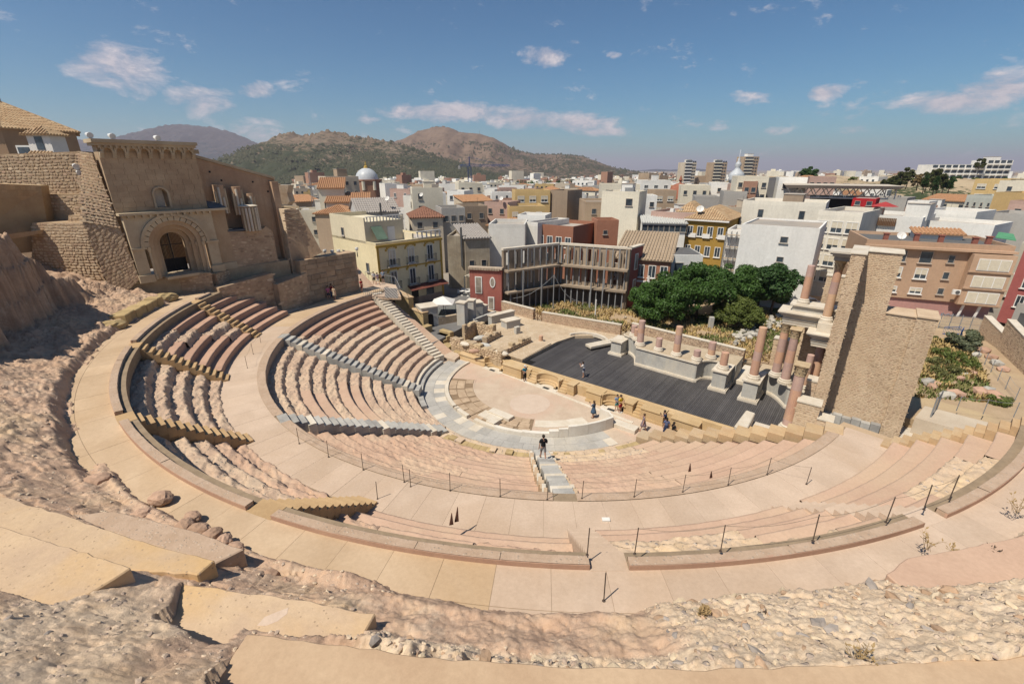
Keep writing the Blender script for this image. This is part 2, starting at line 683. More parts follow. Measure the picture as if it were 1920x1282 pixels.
def ring_of_slabs(parent,name,r0,r1,p0,p1,step,z0,z1,mats,gap=0.010,jit=0.003):
 """flat paving blocks side by side round the centre, each an object"""
 gapd = math.degrees(gap / r1)
 cache = {}
 k = 0
 p = p0
 while p < p1 - 0.05:
  st = min(step,p1 - p)
  m = mats(p) if callable(mats) else mats
  key = (round(st,3),m.name)
  if key not in cache:
   cache[key] = turned_sector(r0,r1,st - gapd,z0,z1).mesh(name,m)
  dz = random.uniform(-jit,jit)
  inst(cache[key],name,parent,(CX,CY,dz),(0,0,-math.radians(p)))
  p += st
  k += 1


# ------------------------------------------------------------------ the two curved walkways (praecinctiones)
Z1,Z2 = 6.1,9.5
w1 = sector(24.3,27.4,9.5,180,Z1 - 0.6,Z1 - 0.012,90).build('lower_walkway',JOINT,kind='structure')
ring_of_slabs(w1,'slab',24.86,27.15,9.5,180,3.1,Z1 - 0.05,Z1,lambda p: CONC if p < 140 else SAND)
w2 = sector(31.2,34.6,9.3,146,Z2 - 0.7,Z2 - 0.012,90).build('upper_walkway',JOINT,kind='structure')
pick = lambda p: (CONC if p < 58 else SAND)
ring_of_slabs(w2,'slab',31.86,33.25,9.3,146,2.9,Z2 - 0.05,Z2,pick)
ring_of_slabs(w2,'slab',33.27,34.5,9.3,146,2.9,Z2 - 0.05,Z2,pick)


# ------------------------------------------------------------------ seat rows
def row_strip(parent,name,p0,p1,r_in,r_out,z_low,z_top,rough,m,seed,dens=16.0,r_over=0.18):
 """one curved seat: riser and tread, as broken as 'rough' says; p0, p1 may be functions of the radius"""
 rough = rough if rough < .15 else rough * .72
 f0 = p0 if callable(p0) else (lambda r: p0)
 f1 = p1 if callable(p1) else (lambda r: p1)
 ns,nt = 6,14
 rr = np.concatenate([np.full(ns,r_in),np.linspace(r_in,r_out + r_over,nt + 1)[1:]])
 zz = np.concatenate([np.linspace(z_low - 0.25,z_top,ns),np.full(nt,z_top)])
 arc = abs(f1(r_in) - f0(r_in)) * PI / 180 * r_in
 n = max(8,int(arc * dens))
 t = np.linspace(0,1,n)[:,None]
 P0 = np.array([f0(r) for r in rr])[None,:]
 P1 = np.array([f1(r) for r in rr])[None,:]
 PH = P0 + (P1 - P0) * t
 R = np.repeat(rr[None,:],n,0)
 Z = np.repeat(zz[None,:],n,0)
 s = PH * PI / 180 * R
 if rough > .2:
  R = R - min(.42,rough * .5) * np.concatenate([np.linspace(1,0,ns),np.zeros(nt)])[None,:]
 k = np.concatenate([np.ones(ns),np.linspace(1,0.25,nt)])[None,:]
 edge = np.concatenate([np.linspace(0.2,1,ns),np.linspace(0.8,0,nt)])[None,:]
 R = R + rough * k * (0.15 * fbm(s * 0.9,Z * 1.5 + seed,octs=4,seed=seed) + 0.20 * fbm(s * 3.1,Z * 4,octs=4,seed=seed + 5,gain=.65))
 Z = Z + rough * (0.10 * fbm(s * 1.3,R * 1.3,octs=4,seed=seed + 9) + 0.13 * fbm(s * 3.7,R * 3.7,octs=4,seed=seed + 2,gain=.7)) * (0.35 + 0.65 * k)
 cr = .5 - np.abs(2 * vnoise(s * 5.3 + seed,R * 5.3) - 1) + .6 * (.5 - np.abs(2 * vnoise(s * 10.7,R * 9.7 + seed) - 1))
 if rough > .3:
  c1,c2,c3 = cells(s * 1.5,R * 1.6 + Z,seed)
  d1,d2,d3 = cells(s * 4.1,R * 4.1 + Z * 2,seed + 3)
  Z = Z + rough * (.16 * (c1 - .5) + .20 * c3 / 1.5 - .10 * (1 - sstep(0,.14,c2)) + .05 * (d1 - .5) + .08 * d3 / 2 - .03 * (1 - sstep(0,.18,d2)))
  R = R + rough * edge * (.14 * (c1 - .5) + .05 * (d1 - .5))
 Z = Z + rough * .05 * cr
 R = R + rough * .10 * cr * edge
 Z = Z - rough * edge * 0.10 * (0.6 + fbm(s * 0.6,s * 0 + seed,octs=3,seed=seed))
 Z = Z - (0.012 * edge)
 th = PH * PI / 180
 X = CX + R * (np.cos(th) * BX.x - np.sin(th) * AX.x)
 Y = CY + R * (np.cos(th) * BX.y - np.sin(th) * AX.y)
 return grid_mesh(name,X,Y,Z,m,smooth=False,parent=parent)


def line_phi(top,bot,rt=24.8,rb=12.5):
 return lambda r,off=0.0: bot + (top - bot) * (r - rb) / (rt - rb)


ST = {'A': line_phi(175.6,167.5),'B': line_phi(136.5,128.8),'C': line_phi(97.3,91.0),'D': line_phi(53.6,57.0),'E': line_phi(11.2,22.5)}


def shifted(fn,metres):
 return lambda r: fn(r) + math.degrees(metres / r)


IR0,IDR,IZ0,IDZ,INR = 12.95,0.945,0.95,0.40,12


def wedge(label,left,right,first,plan,group,off_l=0.55,off_r=0.55,dz=0.0):
 """lower seating wedge; plan(i) gives pieces (t0, t1, rough, material) along the row"""
 r_mid = IR0 + IDR * 6
 t = thing('seating_wedge',label,'seating',PR(r_mid,(ST[left](r_mid) + ST[right](r_mid)) / 2,0),group=group)
 fl,fr = shifted(ST[left],-off_l),shifted(ST[right],off_r)
 for i in range(first,INR):
  r0 = IR0 + IDR * i
  zt = IZ0 + IDZ * i + dz
  for (t0,t1,rough,m) in plan(i):
   a = lambda r,q=t0: fr(r) + (fl(r) - fr(r)) * q
   b = lambda r,q=t1: fr(r) + (fl(r) - fr(r)) * q
   row_strip(t,'seat_row',a,b,r0,r0 + IDR,zt - IDZ,zt,rough,m,seed=i * 3.7 + len(label))
 return t


def plan_ab(i):
 cut = {11: .12,10: .22,9: .42,8: .55,7: .80}.get(i)
 if cut is not None:
  return [(0,cut,0.75,RUIN),(cut,1,0.05,NEWP)]
 return [(0,.5,0.62 if i % 3 else 0.32,RUIN),(.5,1,0.45 if i % 2 else 0.3,RUIN)]


def plan_bc(i):
 if i in (8,9):
  return [(0,.45,0.12,PINKS),(.45,1,0.8,RUIN)]
 if i in (5,6):
  return [(0,.75,0.15,PINKS),(.75,1,0.7,RUIN)]
 return [(0,1,0.85 if i > 6 else 0.55,RUIN)]


def plan_cd(i):
 if i >= 9:
  return [(0,.45,0.25,PINKS),(.45,1,0.5,PINK)]
 if i in (5,6):
  return [(0,.5,0.25,PINKS),(.5,1,0.7,PINK)]
 return [(0,.35,0.4,PINKS),(.35,1,0.6,PINK)]


def plan_de(i):
 if i >= 8:
  return [(0,.6,0.12,PINKS),(.6,1,0.45,PINKS)]
 if i >= 5:
  return [(0,.42,0.12,PINKS),(.42,1,0.4,PINK)]
 return [(0,.25,0.12,PINKS),(.25,1,0.45,RUBB if i < 4 else PINK)]


LOWER = 'lower seating wedges between the stairs'
wedge('lower wedge of seats with restored pink top rows below the cathedral wall','A','B',0,plan_ab,LOWER,0.7,0.6)
wedge('lower wedge of broken curved rock seats between two grey block stairs','B','C',0,plan_bc,LOWER)
wedge('lower wedge of eroded pink rock left of the man in black','C','D',2,plan_cd,LOWER,dz=-.3)
wedge('lower wedge of smooth pink steps ending at the tan block stair','D','E',2,plan_de,LOWER)

# rim wall of the lower walkway, cobbled on top
for lab,pa,pb in [('cobbled rim wall above the seats with restored pink rows',ST['B'](24.5) + 1.3,ST['A'](24.5) - 1.6),
     ('tall curved rim wall above the broken seats, left of the middle',ST['C'](24.5) + 1.3,ST['B'](24.5) - 1.3),
     ('cobbled rim wall with rope posts above the eroded pink rock',ST['D'](24.5) + 1.3,ST['C'](24.5) - 1.3),
     ('cobbled rim wall above the smooth pink lower steps',ST['E'](24.5) + 1.0,ST['D'](24.5) - 1.3)]:
 o = row_strip(None,'rim_wall',pa,pb,24.28,24.86,4.9,Z1 + 0.035,0.10,COBB,3.3,r_over=0.0)
 tag(o,lab,'wall','curved rim walls')

# middle seating
MP = [10.4,32.0,52.6,73.8,95.0,116.5,136.9]
MIDDLE = 'upper seating wedges between the walkways'
MR0,MDR,MZ0,MDZ,MNR = 27.15,0.86,6.6,0.57,5


def mwedge(label,p0,p1,plan,dz=0.0):
 t = thing('seating_wedge',label,'seating',PR(29,(p0 + p1) / 2,5.5),group=MIDDLE)
 for i in range(MNR):
  r0 = MR0 + MDR * i
  zt = MZ0 + MDZ * i + dz
  for (t0,t1,rough,m) in plan(i):
   row_strip(t,'seat_row',p0 + (p1 - p0) * t0,p0 + (p1 - p0) * t1,r0,r0 + MDR,zt - MDZ,zt,rough,m,seed=i * 2.3 + p0,dens=11)
 return t


mwedge('upper wedge of crisp restored seats below the cathedral terrace',138.0,150.5,lambda i: [(0,1 - 0.06 * i,0.05,NEWP)])
mwedge('upper wedge with restored seats and rubble between two ochre stairs',117.6,135.8,
       lambda i: {0: [(0,1,.12,NEWP)],1: [(0,.75,.08,NEWP),(.75,1,.8,RUIN)],2: [(0,.62,.08,NEWP),(.62,1,.9,RUIN)],
                  3: [(0,.3,.3,NEWP),(.3,.62,1.0,RUIN),(.62,1,.07,NEWP)],4: [(0,.45,1.0,RUIN),(.45,1,.07,NEWP)]}[i])
mwedge('upper wedge of broken ridged rock at the far left bend',96.1,115.4,lambda i: [(0,1,.9,RUIN)],-.3)
mwedge('upper wedge of weathered rock and rubble, lower left',74.9,93.9,lambda i: [(0,1,.95,RUIN if i > 1 else PINK)],-.4)
mwedge('upper wedge of smooth pink treads over crumbling rock',53.7,72.7,
       lambda i: [(0,1,.18,PINKS)] if i < 2 else ([(0,.4,1.0,PINK),(.4,.8,.3,PINKS),(.8,1,.9,PINK)] if i == 2 else [(0,1,.9,PINK)]),-.45)
mwedge('upper wedge of yellowish rubble with pink top, lower middle',33.1,51.5,
       lambda i: [(0,1,.12,PINKS)] if i < 2 else ([(0,.45,.12,PINKS),(.45,1,.8,RUBB)] if i < 4 else [(0,.2,.15,PINKS),(.2,1,.8,RUBB)]))
mwedge('upper wedge of clean pink steps at the right end',11.5,30.9,
       lambda i: [(0,1,.08,PINKS)] if i < 3 else [(0,.3,.1,PINKS),(.3,.8,.7,RUBB),(.8,1,.08,PINKS)])

# parapet kerbs between the ochre stairs
PB = MP + [141.5]
PLAB = ['low cobbled parapet above the clean pink steps','long low cobbled parapet with rope posts, right of the middle',
  'long low cobbled parapet left of the middle gap','low cobbled parapet in the lower left bend','low cobbled parapet at the left bend above ridged rock',
  'tall curved parapet wall above the restored seats','short parapet end beside the cathedral terrace']
for k in range(len(PB) - 1):
 a,b = PB[k] + 1.05,PB[k + 1] - (1.05 if k < len(PB) - 2 else 0)
 if k == len(PB) - 2:
  a = PB[k] + 1.05
 t = thing('parapet',PLAB[k],'wall',PR(31.5,(a + b) / 2,8.6),group='curved parapet kerbs')
 n = max(1,int((b - a) / 4.5))
 for j in range(n):
  row_strip(t,'kerb_block',a + (b - a) * j / n + 0.02,a + (b - a) * (j + 1) / n - 0.02,31.52,31.86,8.3,Z2 + 0.19 + random.uniform(-.015,.015),0.07,
                  COBB,7.7 + j,dens=7,r_over=0.0)
 sector(31.56,31.83,a + .02,b - .02,8.4,Z2 + 0.165,24).build('kerb_core',COBB,t)
 # outer face of the kerb
 sector(31.80,31.875,a,b,Z2 - 0.2,Z2 + 0.175,24).build('kerb_face',NEWP,t)

# rock bed that fills the bowl under everything
BR = np.array([11.8,12.9,24.3,24.9,27.0,27.2,31.3,31.9,34.6,36.0])
BZ = np.array([-0.4,0.1,4.6,5.2,5.4,5.6,8.1,8.6,8.7,8.8])
bp = np.linspace(9,181,120)
Rg,Pg = np.meshgrid(BR,np.radians(bp),indexing='ij')
Zg = np.repeat(BZ[:,None],len(bp),1)
grid_mesh('rock_bed',CX + Rg * (np.cos(Pg) * BX.x - np.sin(Pg) * AX.x),CY + Rg * (np.cos(Pg) * BX.y - np.sin(Pg) * AX.y),Zg,PINK,kind='structure')


# ------------------------------------------------------------------ stairs
def stair(label,p_top,p_bot,n,width,m,depth,group,m2=None,wide_every=0,cat='stairs',z_lift=0.0,tread_over=0.02):
 """a straight flight between two points; each step is a block going down 'depth'"""
 a,b = Vector(p_bot),Vector(p_top)
 run = b - a
 h = Vector((run.x,run.y,0))
 ln = h.length
 e = h.normalized()
 s = Vector((-e.y,e.x,0))
 t = thing('staircase',label,cat,tuple(a),group=group)
 tr = ln / n
 rise = run.z / n
 me = {}
 for i in range(n):
  wide = wide_every and (i % wide_every == wide_every - 1)
  k = (wide,i % 2)
  if k not in me:
   wd = width * (1.0 if not wide else 1.12)
   mb = MB().obox(s * (-wd / 2) + Vector((0,0,-depth)),e * (tr + tread_over),s * wd,Vector((0,0,depth)))
   me[k] = mb.mesh('step',(m2 if (m2 and wide) else m))
  p = a + e * (tr * i) + Vector((0,0,rise * (i + 1) + z_lift))
  inst(me[k],'step',t,p)
 return t


LOWST = 'lower stairs between the seating wedges'
stair('pale stone stair beside the yellow house end of the seats',PR(24.3,175.7,6.0),PR(12.6,167.6,.55),26,1.25,PALEM,0.9,LOWST,z_lift=0.05)


def block_stair(label,top,bot,side=1):
 """grey block stair: seat-high blocks on one half, treads on the other"""
 a,b = Vector(bot),Vector(top)
 h = Vector((b.x - a.x,b.y - a.y,0))
 ln,e = h.length,h.normalized()
 s = Vector((-e.y,e.x,0)) * side
 t = thing('staircase',label,'stairs',tuple(a),group=LOWST)
 n = 12
 tr,rise = ln / n,(b.z - a.z) / n
 me1 = MB().obox(s * -0.62 + Vector((0,0,-1.1)),e * (tr * 0.52),s * 1.24,Vector((0,0,1.1))).mesh('step',GREYM)
 me2 = MB().obox(s * -0.60 + Vector((0,0,-1.0)),e * (tr * 0.60),s * 1.20,Vector((0,0,1.0))).mesh('step',GREYM)
 me3 = MB().obox(s * -0.70 + Vector((0,0,-1.1)),e * (tr * 0.52),s * 1.34,Vector((0,0,1.1))).mesh('step',PALEM)
 for i in range(n):
  p = a + e * (tr * i)
  inst(me3 if random.random() < .22 else me1,'step',t,p + Vector((random.uniform(-.02,.02),random.uniform(-.02,.02),rise * i + rise * .55)))
  inst(me2,'step',t,p + e * (tr * 0.5) + Vector((0,0,rise * (i + 1) + .02)))
 return t


block_stair('grey block stair running down the middle of the left seats',PR(24.7,136.5,6.1),PR(12.3,128.8,.75))
block_stair('grey block stair with dark side, nearer the eroded rock',PR(24.7,97.1,6.1),PR(13.6,91.4,1.1),-1)
stair('narrow grey stair under the man in black',PR(24.6,53.6,6.02),PR(14.1,56.6,1.35),22,1.0,GREYM,0.6,LOWST,m2=PALEM,wide_every=5,z_lift=0.06)
# its pale side walls
for off,lab in ((0.72,'pale stepped kerb left of the narrow middle stair'),(-0.72,'pale stepped kerb right of the narrow middle stair')):
 t = thing('stair_kerb',lab,'kerb',PR(19,55.2,2.5))
 for i in range(14):
  k0 = i / 14
  r = 14.6 + (24.2 - 14.6) * k0
  ph = ST['D'](r)
  zz = 1.5 + (5.75 - 1.5) * k0
  p = PR(r,ph,0)
  e = (PR(r + 1,ph,0) - p).normalized()
  s = Vector((-e.y,e.x,0))
  MB().obox(p + s * (off - 0.1) + Vector((0,0,zz - 0.9)),e * 0.69,s * 0.2,Vector((0,0,1.25))).build('kerb_block',SAND if i % 3 else PALEM,t)

# tan sawtooth block stair closing the right end of the lower seats
tE = thing('staircase','stepped wall of tan stone blocks at the right end of the lower seats','stairs',PR(19,16,2),group=LOWST)
nE = 13
for i in range(nE):
 k0,k1 = i / nE,(i + 1) / nE
 a,b = PR(13.4,22.6,0),PR(24.9,11.0,0)
 p,q = a.lerp(b,k0),a.lerp(b,k1)
 e = (q - p)
 s = Vector((-e.y,e.x,0)).normalized()
 z = 1.15 + (6.15 - 1.15) * k1
 MB().obox(p + s * -0.55 + Vector((0,0,z - 0.62)),e * 0.99,s * 1.2,Vector((0,0,0.62))).build('step',TANB,tE,bevel=0.02)
 MB().obox(p + s * -0.5 + Vector((0,0,z - 2.4)),e,s * 1.1,Vector((0,0,1.78))).build('stair_core',NEWP,tE)

UPST = 'ochre stairs between the walkways'
for k,(ph,lab) in enumerate(zip(MP,['ochre stair at the far right end of the upper seats','pale ochre stair on the right, under the rope posts','concrete stair through the middle gap of the parapet',
                                       'ochre stair with a dark sawtooth side, lower middle left','ochre stair at the far left bend with ridged rock above it','ochre stair below the wide left landing',
                                       'ochre stair next to the crisp restored seats'])):
 m = [TANB,CONC,CONC,STAIRT,STAIRT,STAIRT,STAIRT][k]
 t = stair(lab,PR(31.3,ph,9.32),PR(26.7,ph,Z1 - 0.13),13,1.1,m,0.55,UPST,z_lift=0.0)
 # landing through the parapet
 sector(31.2,31.9,ph - 1.02,ph + 1.02,Z2 - 0.8,Z2 + 0.006,2).build('landing',m,t)
 # stringer under the steps
 a,b = PR(26.9,ph,0),PR(31.3,ph,0)
 e = (b - a)
 s = Vector((-e.y,e.x,0)).normalized() * 0.53
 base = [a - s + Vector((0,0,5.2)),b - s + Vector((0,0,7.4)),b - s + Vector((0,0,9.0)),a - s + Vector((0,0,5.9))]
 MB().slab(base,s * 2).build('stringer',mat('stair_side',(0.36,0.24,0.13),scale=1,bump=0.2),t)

# ------------------------------------------------------------------ foreground rock, left cliff (one sheet beyond the upper walkway)
ra = np.concatenate([np.arange(32.6,37.0,0.045),np.arange(37.0,38.8,0.03),np.arange(38.8,47,0.11)])
pa = np.concatenate([np.arange(22,30,0.1),np.arange(30,86,0.07),np.arange(86,148,0.12)])
RR,PP = np.meshgrid(ra,pa,indexing='ij')
TT = np.radians(PP)
XX = CX + RR * (np.cos(TT) * BX.x - np.sin(TT) * AX.x)
YY = CY + RR * (np.cos(TT) * BX.y - np.sin(TT) * AX.y)


def slope_z(R,P,X,Y):
 n1 = fbm(X * 0.45,Y * 0.45,octs=5,seed=3)
 n2 = fbm(X * 1.7,Y * 1.7,octs=5,seed=8,gain=0.6)
 n3 = ridged(X * 0.9,Y * 0.9,octs=4,seed=4)
 n4 = ridged(X * 2.6,Y * 2.6,octs=3,seed=14)
 wob = 0.45 * fbm(P * 0.22,P * 0 + 2,octs=4,seed=1)
 n5 = .10 * (.5 - np.abs(2 * vnoise(X * 5.1,Y * 5.1) - 1)) + .06 * (.5 - np.abs(2 * vnoise(X * 11.3,Y * 10.9) - 1)) + .03 * fbm(X * 17,Y * 17,octs=2)
 c1,c2,c3 = cells(X * 1.25,Y * 1.25,1)
 d1,d2,d3 = cells(X * 3.4,Y * 3.4,2)
 e1,e2,e3 = cells(X * 6.5,Y * 6.5,4)
 blocks = .20 * (c1 - .5) + .22 * c3 - .13 * (1 - sstep(0,.10,c2)) + .07 * (d1 - .5) + .10 * d3 - .045 * (1 - sstep(0,.13,d2))
 flat = .045 * (d1 - .5) + .05 * d3 - .035 * (1 - sstep(0,.12,d2)) + .025 * (e1 - .5) - .02 * (1 - sstep(0,.16,e2))
 # right-hand rubble bank
 zr = 9.3 + 0.62 * sstep(0,.6,R - 32.85 - wob * .6) + np.maximum(0,R - 33.2 - wob * 0.5) * 0.60 + 0.20 * n1 + 0.12 * n2 + 0.08 * (n4 - 0.5) + 1.3 * flat
 zr = np.where(R > 36.5,np.minimum(zr,11.6),zr)
 # pink plastered rock in the middle
 zm = 9.3 + 0.75 * sstep(33.1,34.0,R + wob * 0.5) + 0.22 * n1 + 0.14 * n2 + 0.5 * sstep(34.0,35.3,R) + 0.75 * sstep(35.0,36.1,R - 0.4 * n1) + 0.6 * sstep(34.9,36,R) * (n4 - 0.5)
 zm = np.where(R > 36.6,np.minimum(zm,11.3),zm)
 # rock round the ochre slabs
 zl = 9.35 + 0.62 * sstep(32.85,33.4,R + wob * .4) + 0.66 * np.maximum(0,R - 33.7 - 0.3 * wob) + 0.20 * n1 + 0.08 * n2 + 0.10 * (n3 - 0.55) + 0.06 * (n4 - .5) - 0.14
 zl = zl - 0.15 * sstep(35.4,36.4,R) * sstep(64,66,P) * (1 - sstep(85,90,P)) - 0.12 * sstep(34,34.4,R) * sstep(72.5,74,P) * (1 - sstep(84,90,P))
 # boulders at the left bend
 rise = np.maximum(0,R - 33.45 - 0.6 * wob)
 zb = 9.35 + 0.70 * sstep(0,0.5,rise) + 0.55 * np.maximum(0,rise - 0.4) + 0.36 * (n3 - 0.5) + 0.15 * n2 + 0.14 * (n4 - 0.5) + 0.25 * n1
 # shelf and cliff under the retaining walls
 wc = 0.55 * fbm(P * 0.45,P * 0,octs=4,seed=6) + 0.16 * n2
 top = 16.0 - 4.6 * sstep(124,133,P) - 0.5 * sstep(112,106,P)
 gully = 1.5 * (ridged(P * 0.42,Y * 0.05 + X * .05,octs=4,seed=2) - 0.5) + .5 * (ridged(P * 1.5,Y * .1,octs=3,seed=5) - .5)
 c0 = 37.35 + wc + gully
 zc = 9.4 + 0.6 * sstep(33.5,34.0,R) + 0.26 * np.maximum(0,R - 34.2) + 0.30 * (n3 - 0.5) + 0.12 * n2 + 0.15 * n1
 zc = np.minimum(zc,11.0 + 0.3 * n1)
 zc = zc + (top - 11.0) * sstep(0.0,0.85,R - c0) ** 0.7 + 0.32 * np.maximum(0,R - c0 - 1.2) * sstep(108,114,P) + 0.18 * n2 + 0.5 * (n3 - 0.5) * sstep(-0.2,0.4,R - c0)
 zc = zc + 0.35 * np.sin(zc * 3.2 + 2 * n1) * sstep(11.5,12.5,zc) + .3 * n2 * sstep(11,12,zc)
 a = sstep(50.6,52.4,P + 0.8 * n2)
 b = sstep(62.5,64.5,P + 0.6 * n2)
 c = sstep(84,90,P)
 d = sstep(104,112,P)
 z = zr * (1 - a) + zm * a
 z = z * (1 - b) + zl * b
 z = z * (1 - c) + zb * c
 z = z * (1 - d) + zc * d
 # nothing sticks out over the walkway
 lim = np.interp(P,[-6,20,50,64,72,86,100,148],[32.7,32.7,32.7,33.0,32.9,32.95,33.3,33.5])
 z = z + n5 * .3 + blocks * (.42 * b + .14 * a * (1 - b)) * (1 - .75 * sstep(35.6,36.4,R) * (1 - c)) + .6 * flat * np.maximum(a * (1 - b),sstep(35.9,36.8,R))
 z = np.where(R < lim + 0.25 * wob,np.minimum(z,Z2 - 0.12),z)
 z = z - 8 * sstep(137.5,140.5,P)
 return z


PLATES = [
 ('large ochre slab with a cut dark right end, at the left edge',[(-160,950),(0,985),(130,1025),(246,1064),(97,1156),(0,1130),(-160,1105)],11.72,.85,TANS,1),
 ('ochre slab in the middle of three stepped slabs at left',[(-140,900),(0,927),(120,965),(250,1010),(402,1050),(372,1076),(240,1066),(100,1040),(-140,985)],11.05,.75,TANS,2),
 ('cobbled end slab nearest the walkway at left',[(122,964),(215,958),(330,985),(456,1028),(402,1056),(250,1012)],10.5,.8,COBB,3),
 ('broad ochre slab with a pale stain, lower middle left',[(342,1092),(450,1108),(580,1126),(702,1150),(672,1206),(540,1205),(462,1190),(430,1250),(380,1236),(302,1190),(330,1150)],10.95,.6,TANS,4),
 ('long sandy slab along the bottom edge',[(462,1188),(650,1208),(820,1232),(1000,1246),(1320,1252),(1640,1245),(1919,1230),(2050,1222),(2100,1500),(900,1600),(420,1400),(400,1290),(430,1240)],11.75,.7,mat('sandy_slab',(0.50,0.36,0.235),(0.44,0.305,0.195),scale=0.6,fine=10,bump=0.25,tint=.05),5),
 ('smooth pinkish tread in the rubble at the right edge',[(1662,1076),(1702,1046),(1800,1028),(1919,1003),(2000,985),(2000,1120),(1919,1112),(1780,1107),(1690,1100)],10.35,.6,PINKS,6),
]
ZS = slope_z(RR,PP,XX,YY)
for (_,outl,zpl,*_r) in PLATES:
 pl = [G(x,y,zpl) for x,y in outl]
 ins = np.zeros(XX.shape,bool)
 jj = len(pl) - 1
 for ii in range(len(pl)):
  A_,B_ = pl[ii],pl[jj]
  ins ^= ((A_.y > YY) != (B_.y > YY)) & (XX < (B_.x - A_.x) * (YY - A_.y) / (B_.y - A_.y + 1e-12) + A_.x)
  jj = ii
 ZS = np.where(ins,np.minimum(ZS,zpl - .12),ZS)

# one material that changes where the kind of rock changes
FORE = bpy.data.materials.new('hillside_rock')
FORE.use_nodes = True
n = N(FORE.node_tree)
bs = FORE.node_tree.nodes['Principled BSDF']
at = n.new('ShaderNodeVertexColor',layer_name='kind')
ssep = n.new('ShaderNodeSeparateColor')
n.link(at.outputs[0],ssep.inputs[0])
pos = n.new('ShaderNodeNewGeometry').outputs['Position']
f1 = n.noise(pos,1.0,8,0.62,0.3)
f2 = n.noise(pos,9.0,9,0.75)
f3 = n.noise(pos,0.35,5,0.6)
pinkc = n.ramp(f1,[(0.36,(0.56,0.395,0.28)),(0.64,(0.46,0.315,0.225))])
pinkc = n.mix(n.mapr(f3,0.5,0.68),pinkc,(0.54,0.40,0.27))
rubc = n.ramp(f1,[(0.36,(0.70,0.565,0.42)),(0.62,(0.58,0.445,0.315))])
rubc = n.mix(n.mapr(f3,0.5,0.68,0,.75),rubc,(0.64,0.49,0.335))
vo = n.new('ShaderNodeTexVoronoi')
n.link(pos,vo.inputs['Vector'])
vo.inputs['Scale'].default_value = 4.2
vsep = n.new('ShaderNodeSeparateColor')
n.link(vo.outputs['Color'],vsep.inputs[0])
sm = n.math('MULTIPLY',n.mapr(vo.outputs['Distance'],0.26,0.36,1,0),n.mapr(vsep.outputs[0],0.5,0.55))
stc = n.mix(vsep.outputs[1],(0.40,0.325,0.275),(0.62,0.49,0.37))
rubc = n.mix(sm,rubc,stc)
colr = n.mix(ssep.outputs[0],pinkc,rubc)
darkc = n.ramp(f1,[(0.36,(0.47,0.33,0.23)),(0.64,(0.36,0.245,0.17))])
colr = n.mix(ssep.outputs[1],colr,darkc)
colr = n.mix(n.mapr(f2,0.3,0.7,0,0.5),colr,n.mix(1.0,colr,(0.70,0.67,0.64),'MULTIPLY'))
stn = n.noise(pos,0.8,7,.75,1.2)
colr = n.mix(n.mapr(stn,.52,.66,0,.32),colr,n.mix(1.0,colr,(.78,.66,.55),'MULTIPLY'))
colr = n.mix(n.mapr(stn,.46,.34,0,.5),colr,(.60,.47,.35))
n.link(colr,bs.inputs['Base Color'])
bs.inputs['Roughness'].default_value = 0.95
bs.inputs['Specular IOR Level'].default_value = 0.15
hh = n.math('ADD',n.math('MULTIPLY',f2,0.7),n.math('ADD',n.math('MULTIPLY',f1,0.5),n.math('MULTIPLY',n.math('MULTIPLY',sm,ssep.outputs[0]),0.5)))
bp = n.new('ShaderNodeBump')
bp.inputs['Strength'].default_value = 0.85
bp.inputs['Distance'].default_value = 0.06
n.link(hh,bp.inputs['Height'])
n.link(bp.outputs[0],bs.inputs['Normal'])
slope = grid_mesh('rock_slope',XX,YY,ZS,FORE,smooth=False,kind='structure')
wr = 1 - sstep(50.4,52.0,PP + 1.1 * fbm(XX * 1.3,YY * 1.3,octs=3,seed=21))
wr = np.maximum(wr,sstep(35.15,35.4,RR + 0.25 * fbm(XX,YY,octs=3,seed=2)) * sstep(50,51,PP) * (1 - sstep(62.3,63.5,PP + fbm(XX,YY,seed=5))))
wr = np.maximum(wr,sstep(35.0,36.6,RR) * sstep(67,68,PP) * (1 - sstep(72,74,PP)) * 0.75)
wr = np.maximum(wr,sstep(38.0,38.3,RR + 0.2 * fbm(XX,YY,seed=7)) * sstep(64,66,PP) * (1 - sstep(84,88,PP)) * 0.8)
wd = sstep(104,112,PP) * 0.55 + .4 * sstep(36.9,37.6,RR) * sstep(106,110,PP)
vc = np.stack([wr,wd,wr * 0,wr * 0 + 1],-1).reshape(-1,4).astype(np.float32)
ca = slope.data.color_attributes.new('kind','FLOAT_COLOR','POINT')
ca.data.foreach_set('color',vc.ravel())


def slope_at(r,p):
 q = PR(r,p)
 a = lambda v: np.array([v],float)
 return float(slope_z(a(r),a(p),a(q.x),a(q.y))[0])


# loose and bedded stones in the rubble
STONES = [MB().blob((0,0,0),1,seed=i,sub=1 if i < 6 else 2,sx=1,sy=random.uniform(.6,.9),sz=random.uniform(.3,.5),rough=.24).mesh('stone') for i in range(9)]
STM = [mat('stone_grey',(0.36,0.315,0.28),(0.27,0.235,0.21),scale=3,fine=14,bump=0.3,tint=0.22),mat('stone_cream',(0.60,0.49,0.35),(0.50,0.40,0.28),scale=3,fine=14,bump=0.3,tint=0.14),
       mat('stone_rust',(0.42,0.28,0.18),(0.36,0.25,0.17),scale=3,fine=14,bump=0.3,tint=0.2)]
SM = []
for i,me in enumerate(STONES):
 for j,m in enumerate(STM):
  c = me.copy()
  c.materials.append(m)
  SM.append(c)


def in_plate(x,y):
 for (_,outl,zpl,*_r) in PLATES:
  pl = [G(px_,py_,zpl) for px_,py_ in outl]
  c,jj = False,len(pl) - 1
  for ii in range(len(pl)):
   A_,B_ = pl[ii],pl[jj]
   if ((A_.y > y) != (B_.y > y)) and x < (B_.x - A_.x) * (y - A_.y) / (B_.y - A_.y + 1e-12) + A_.x:
    c = not c
   jj = ii
  if c: return True
 return False


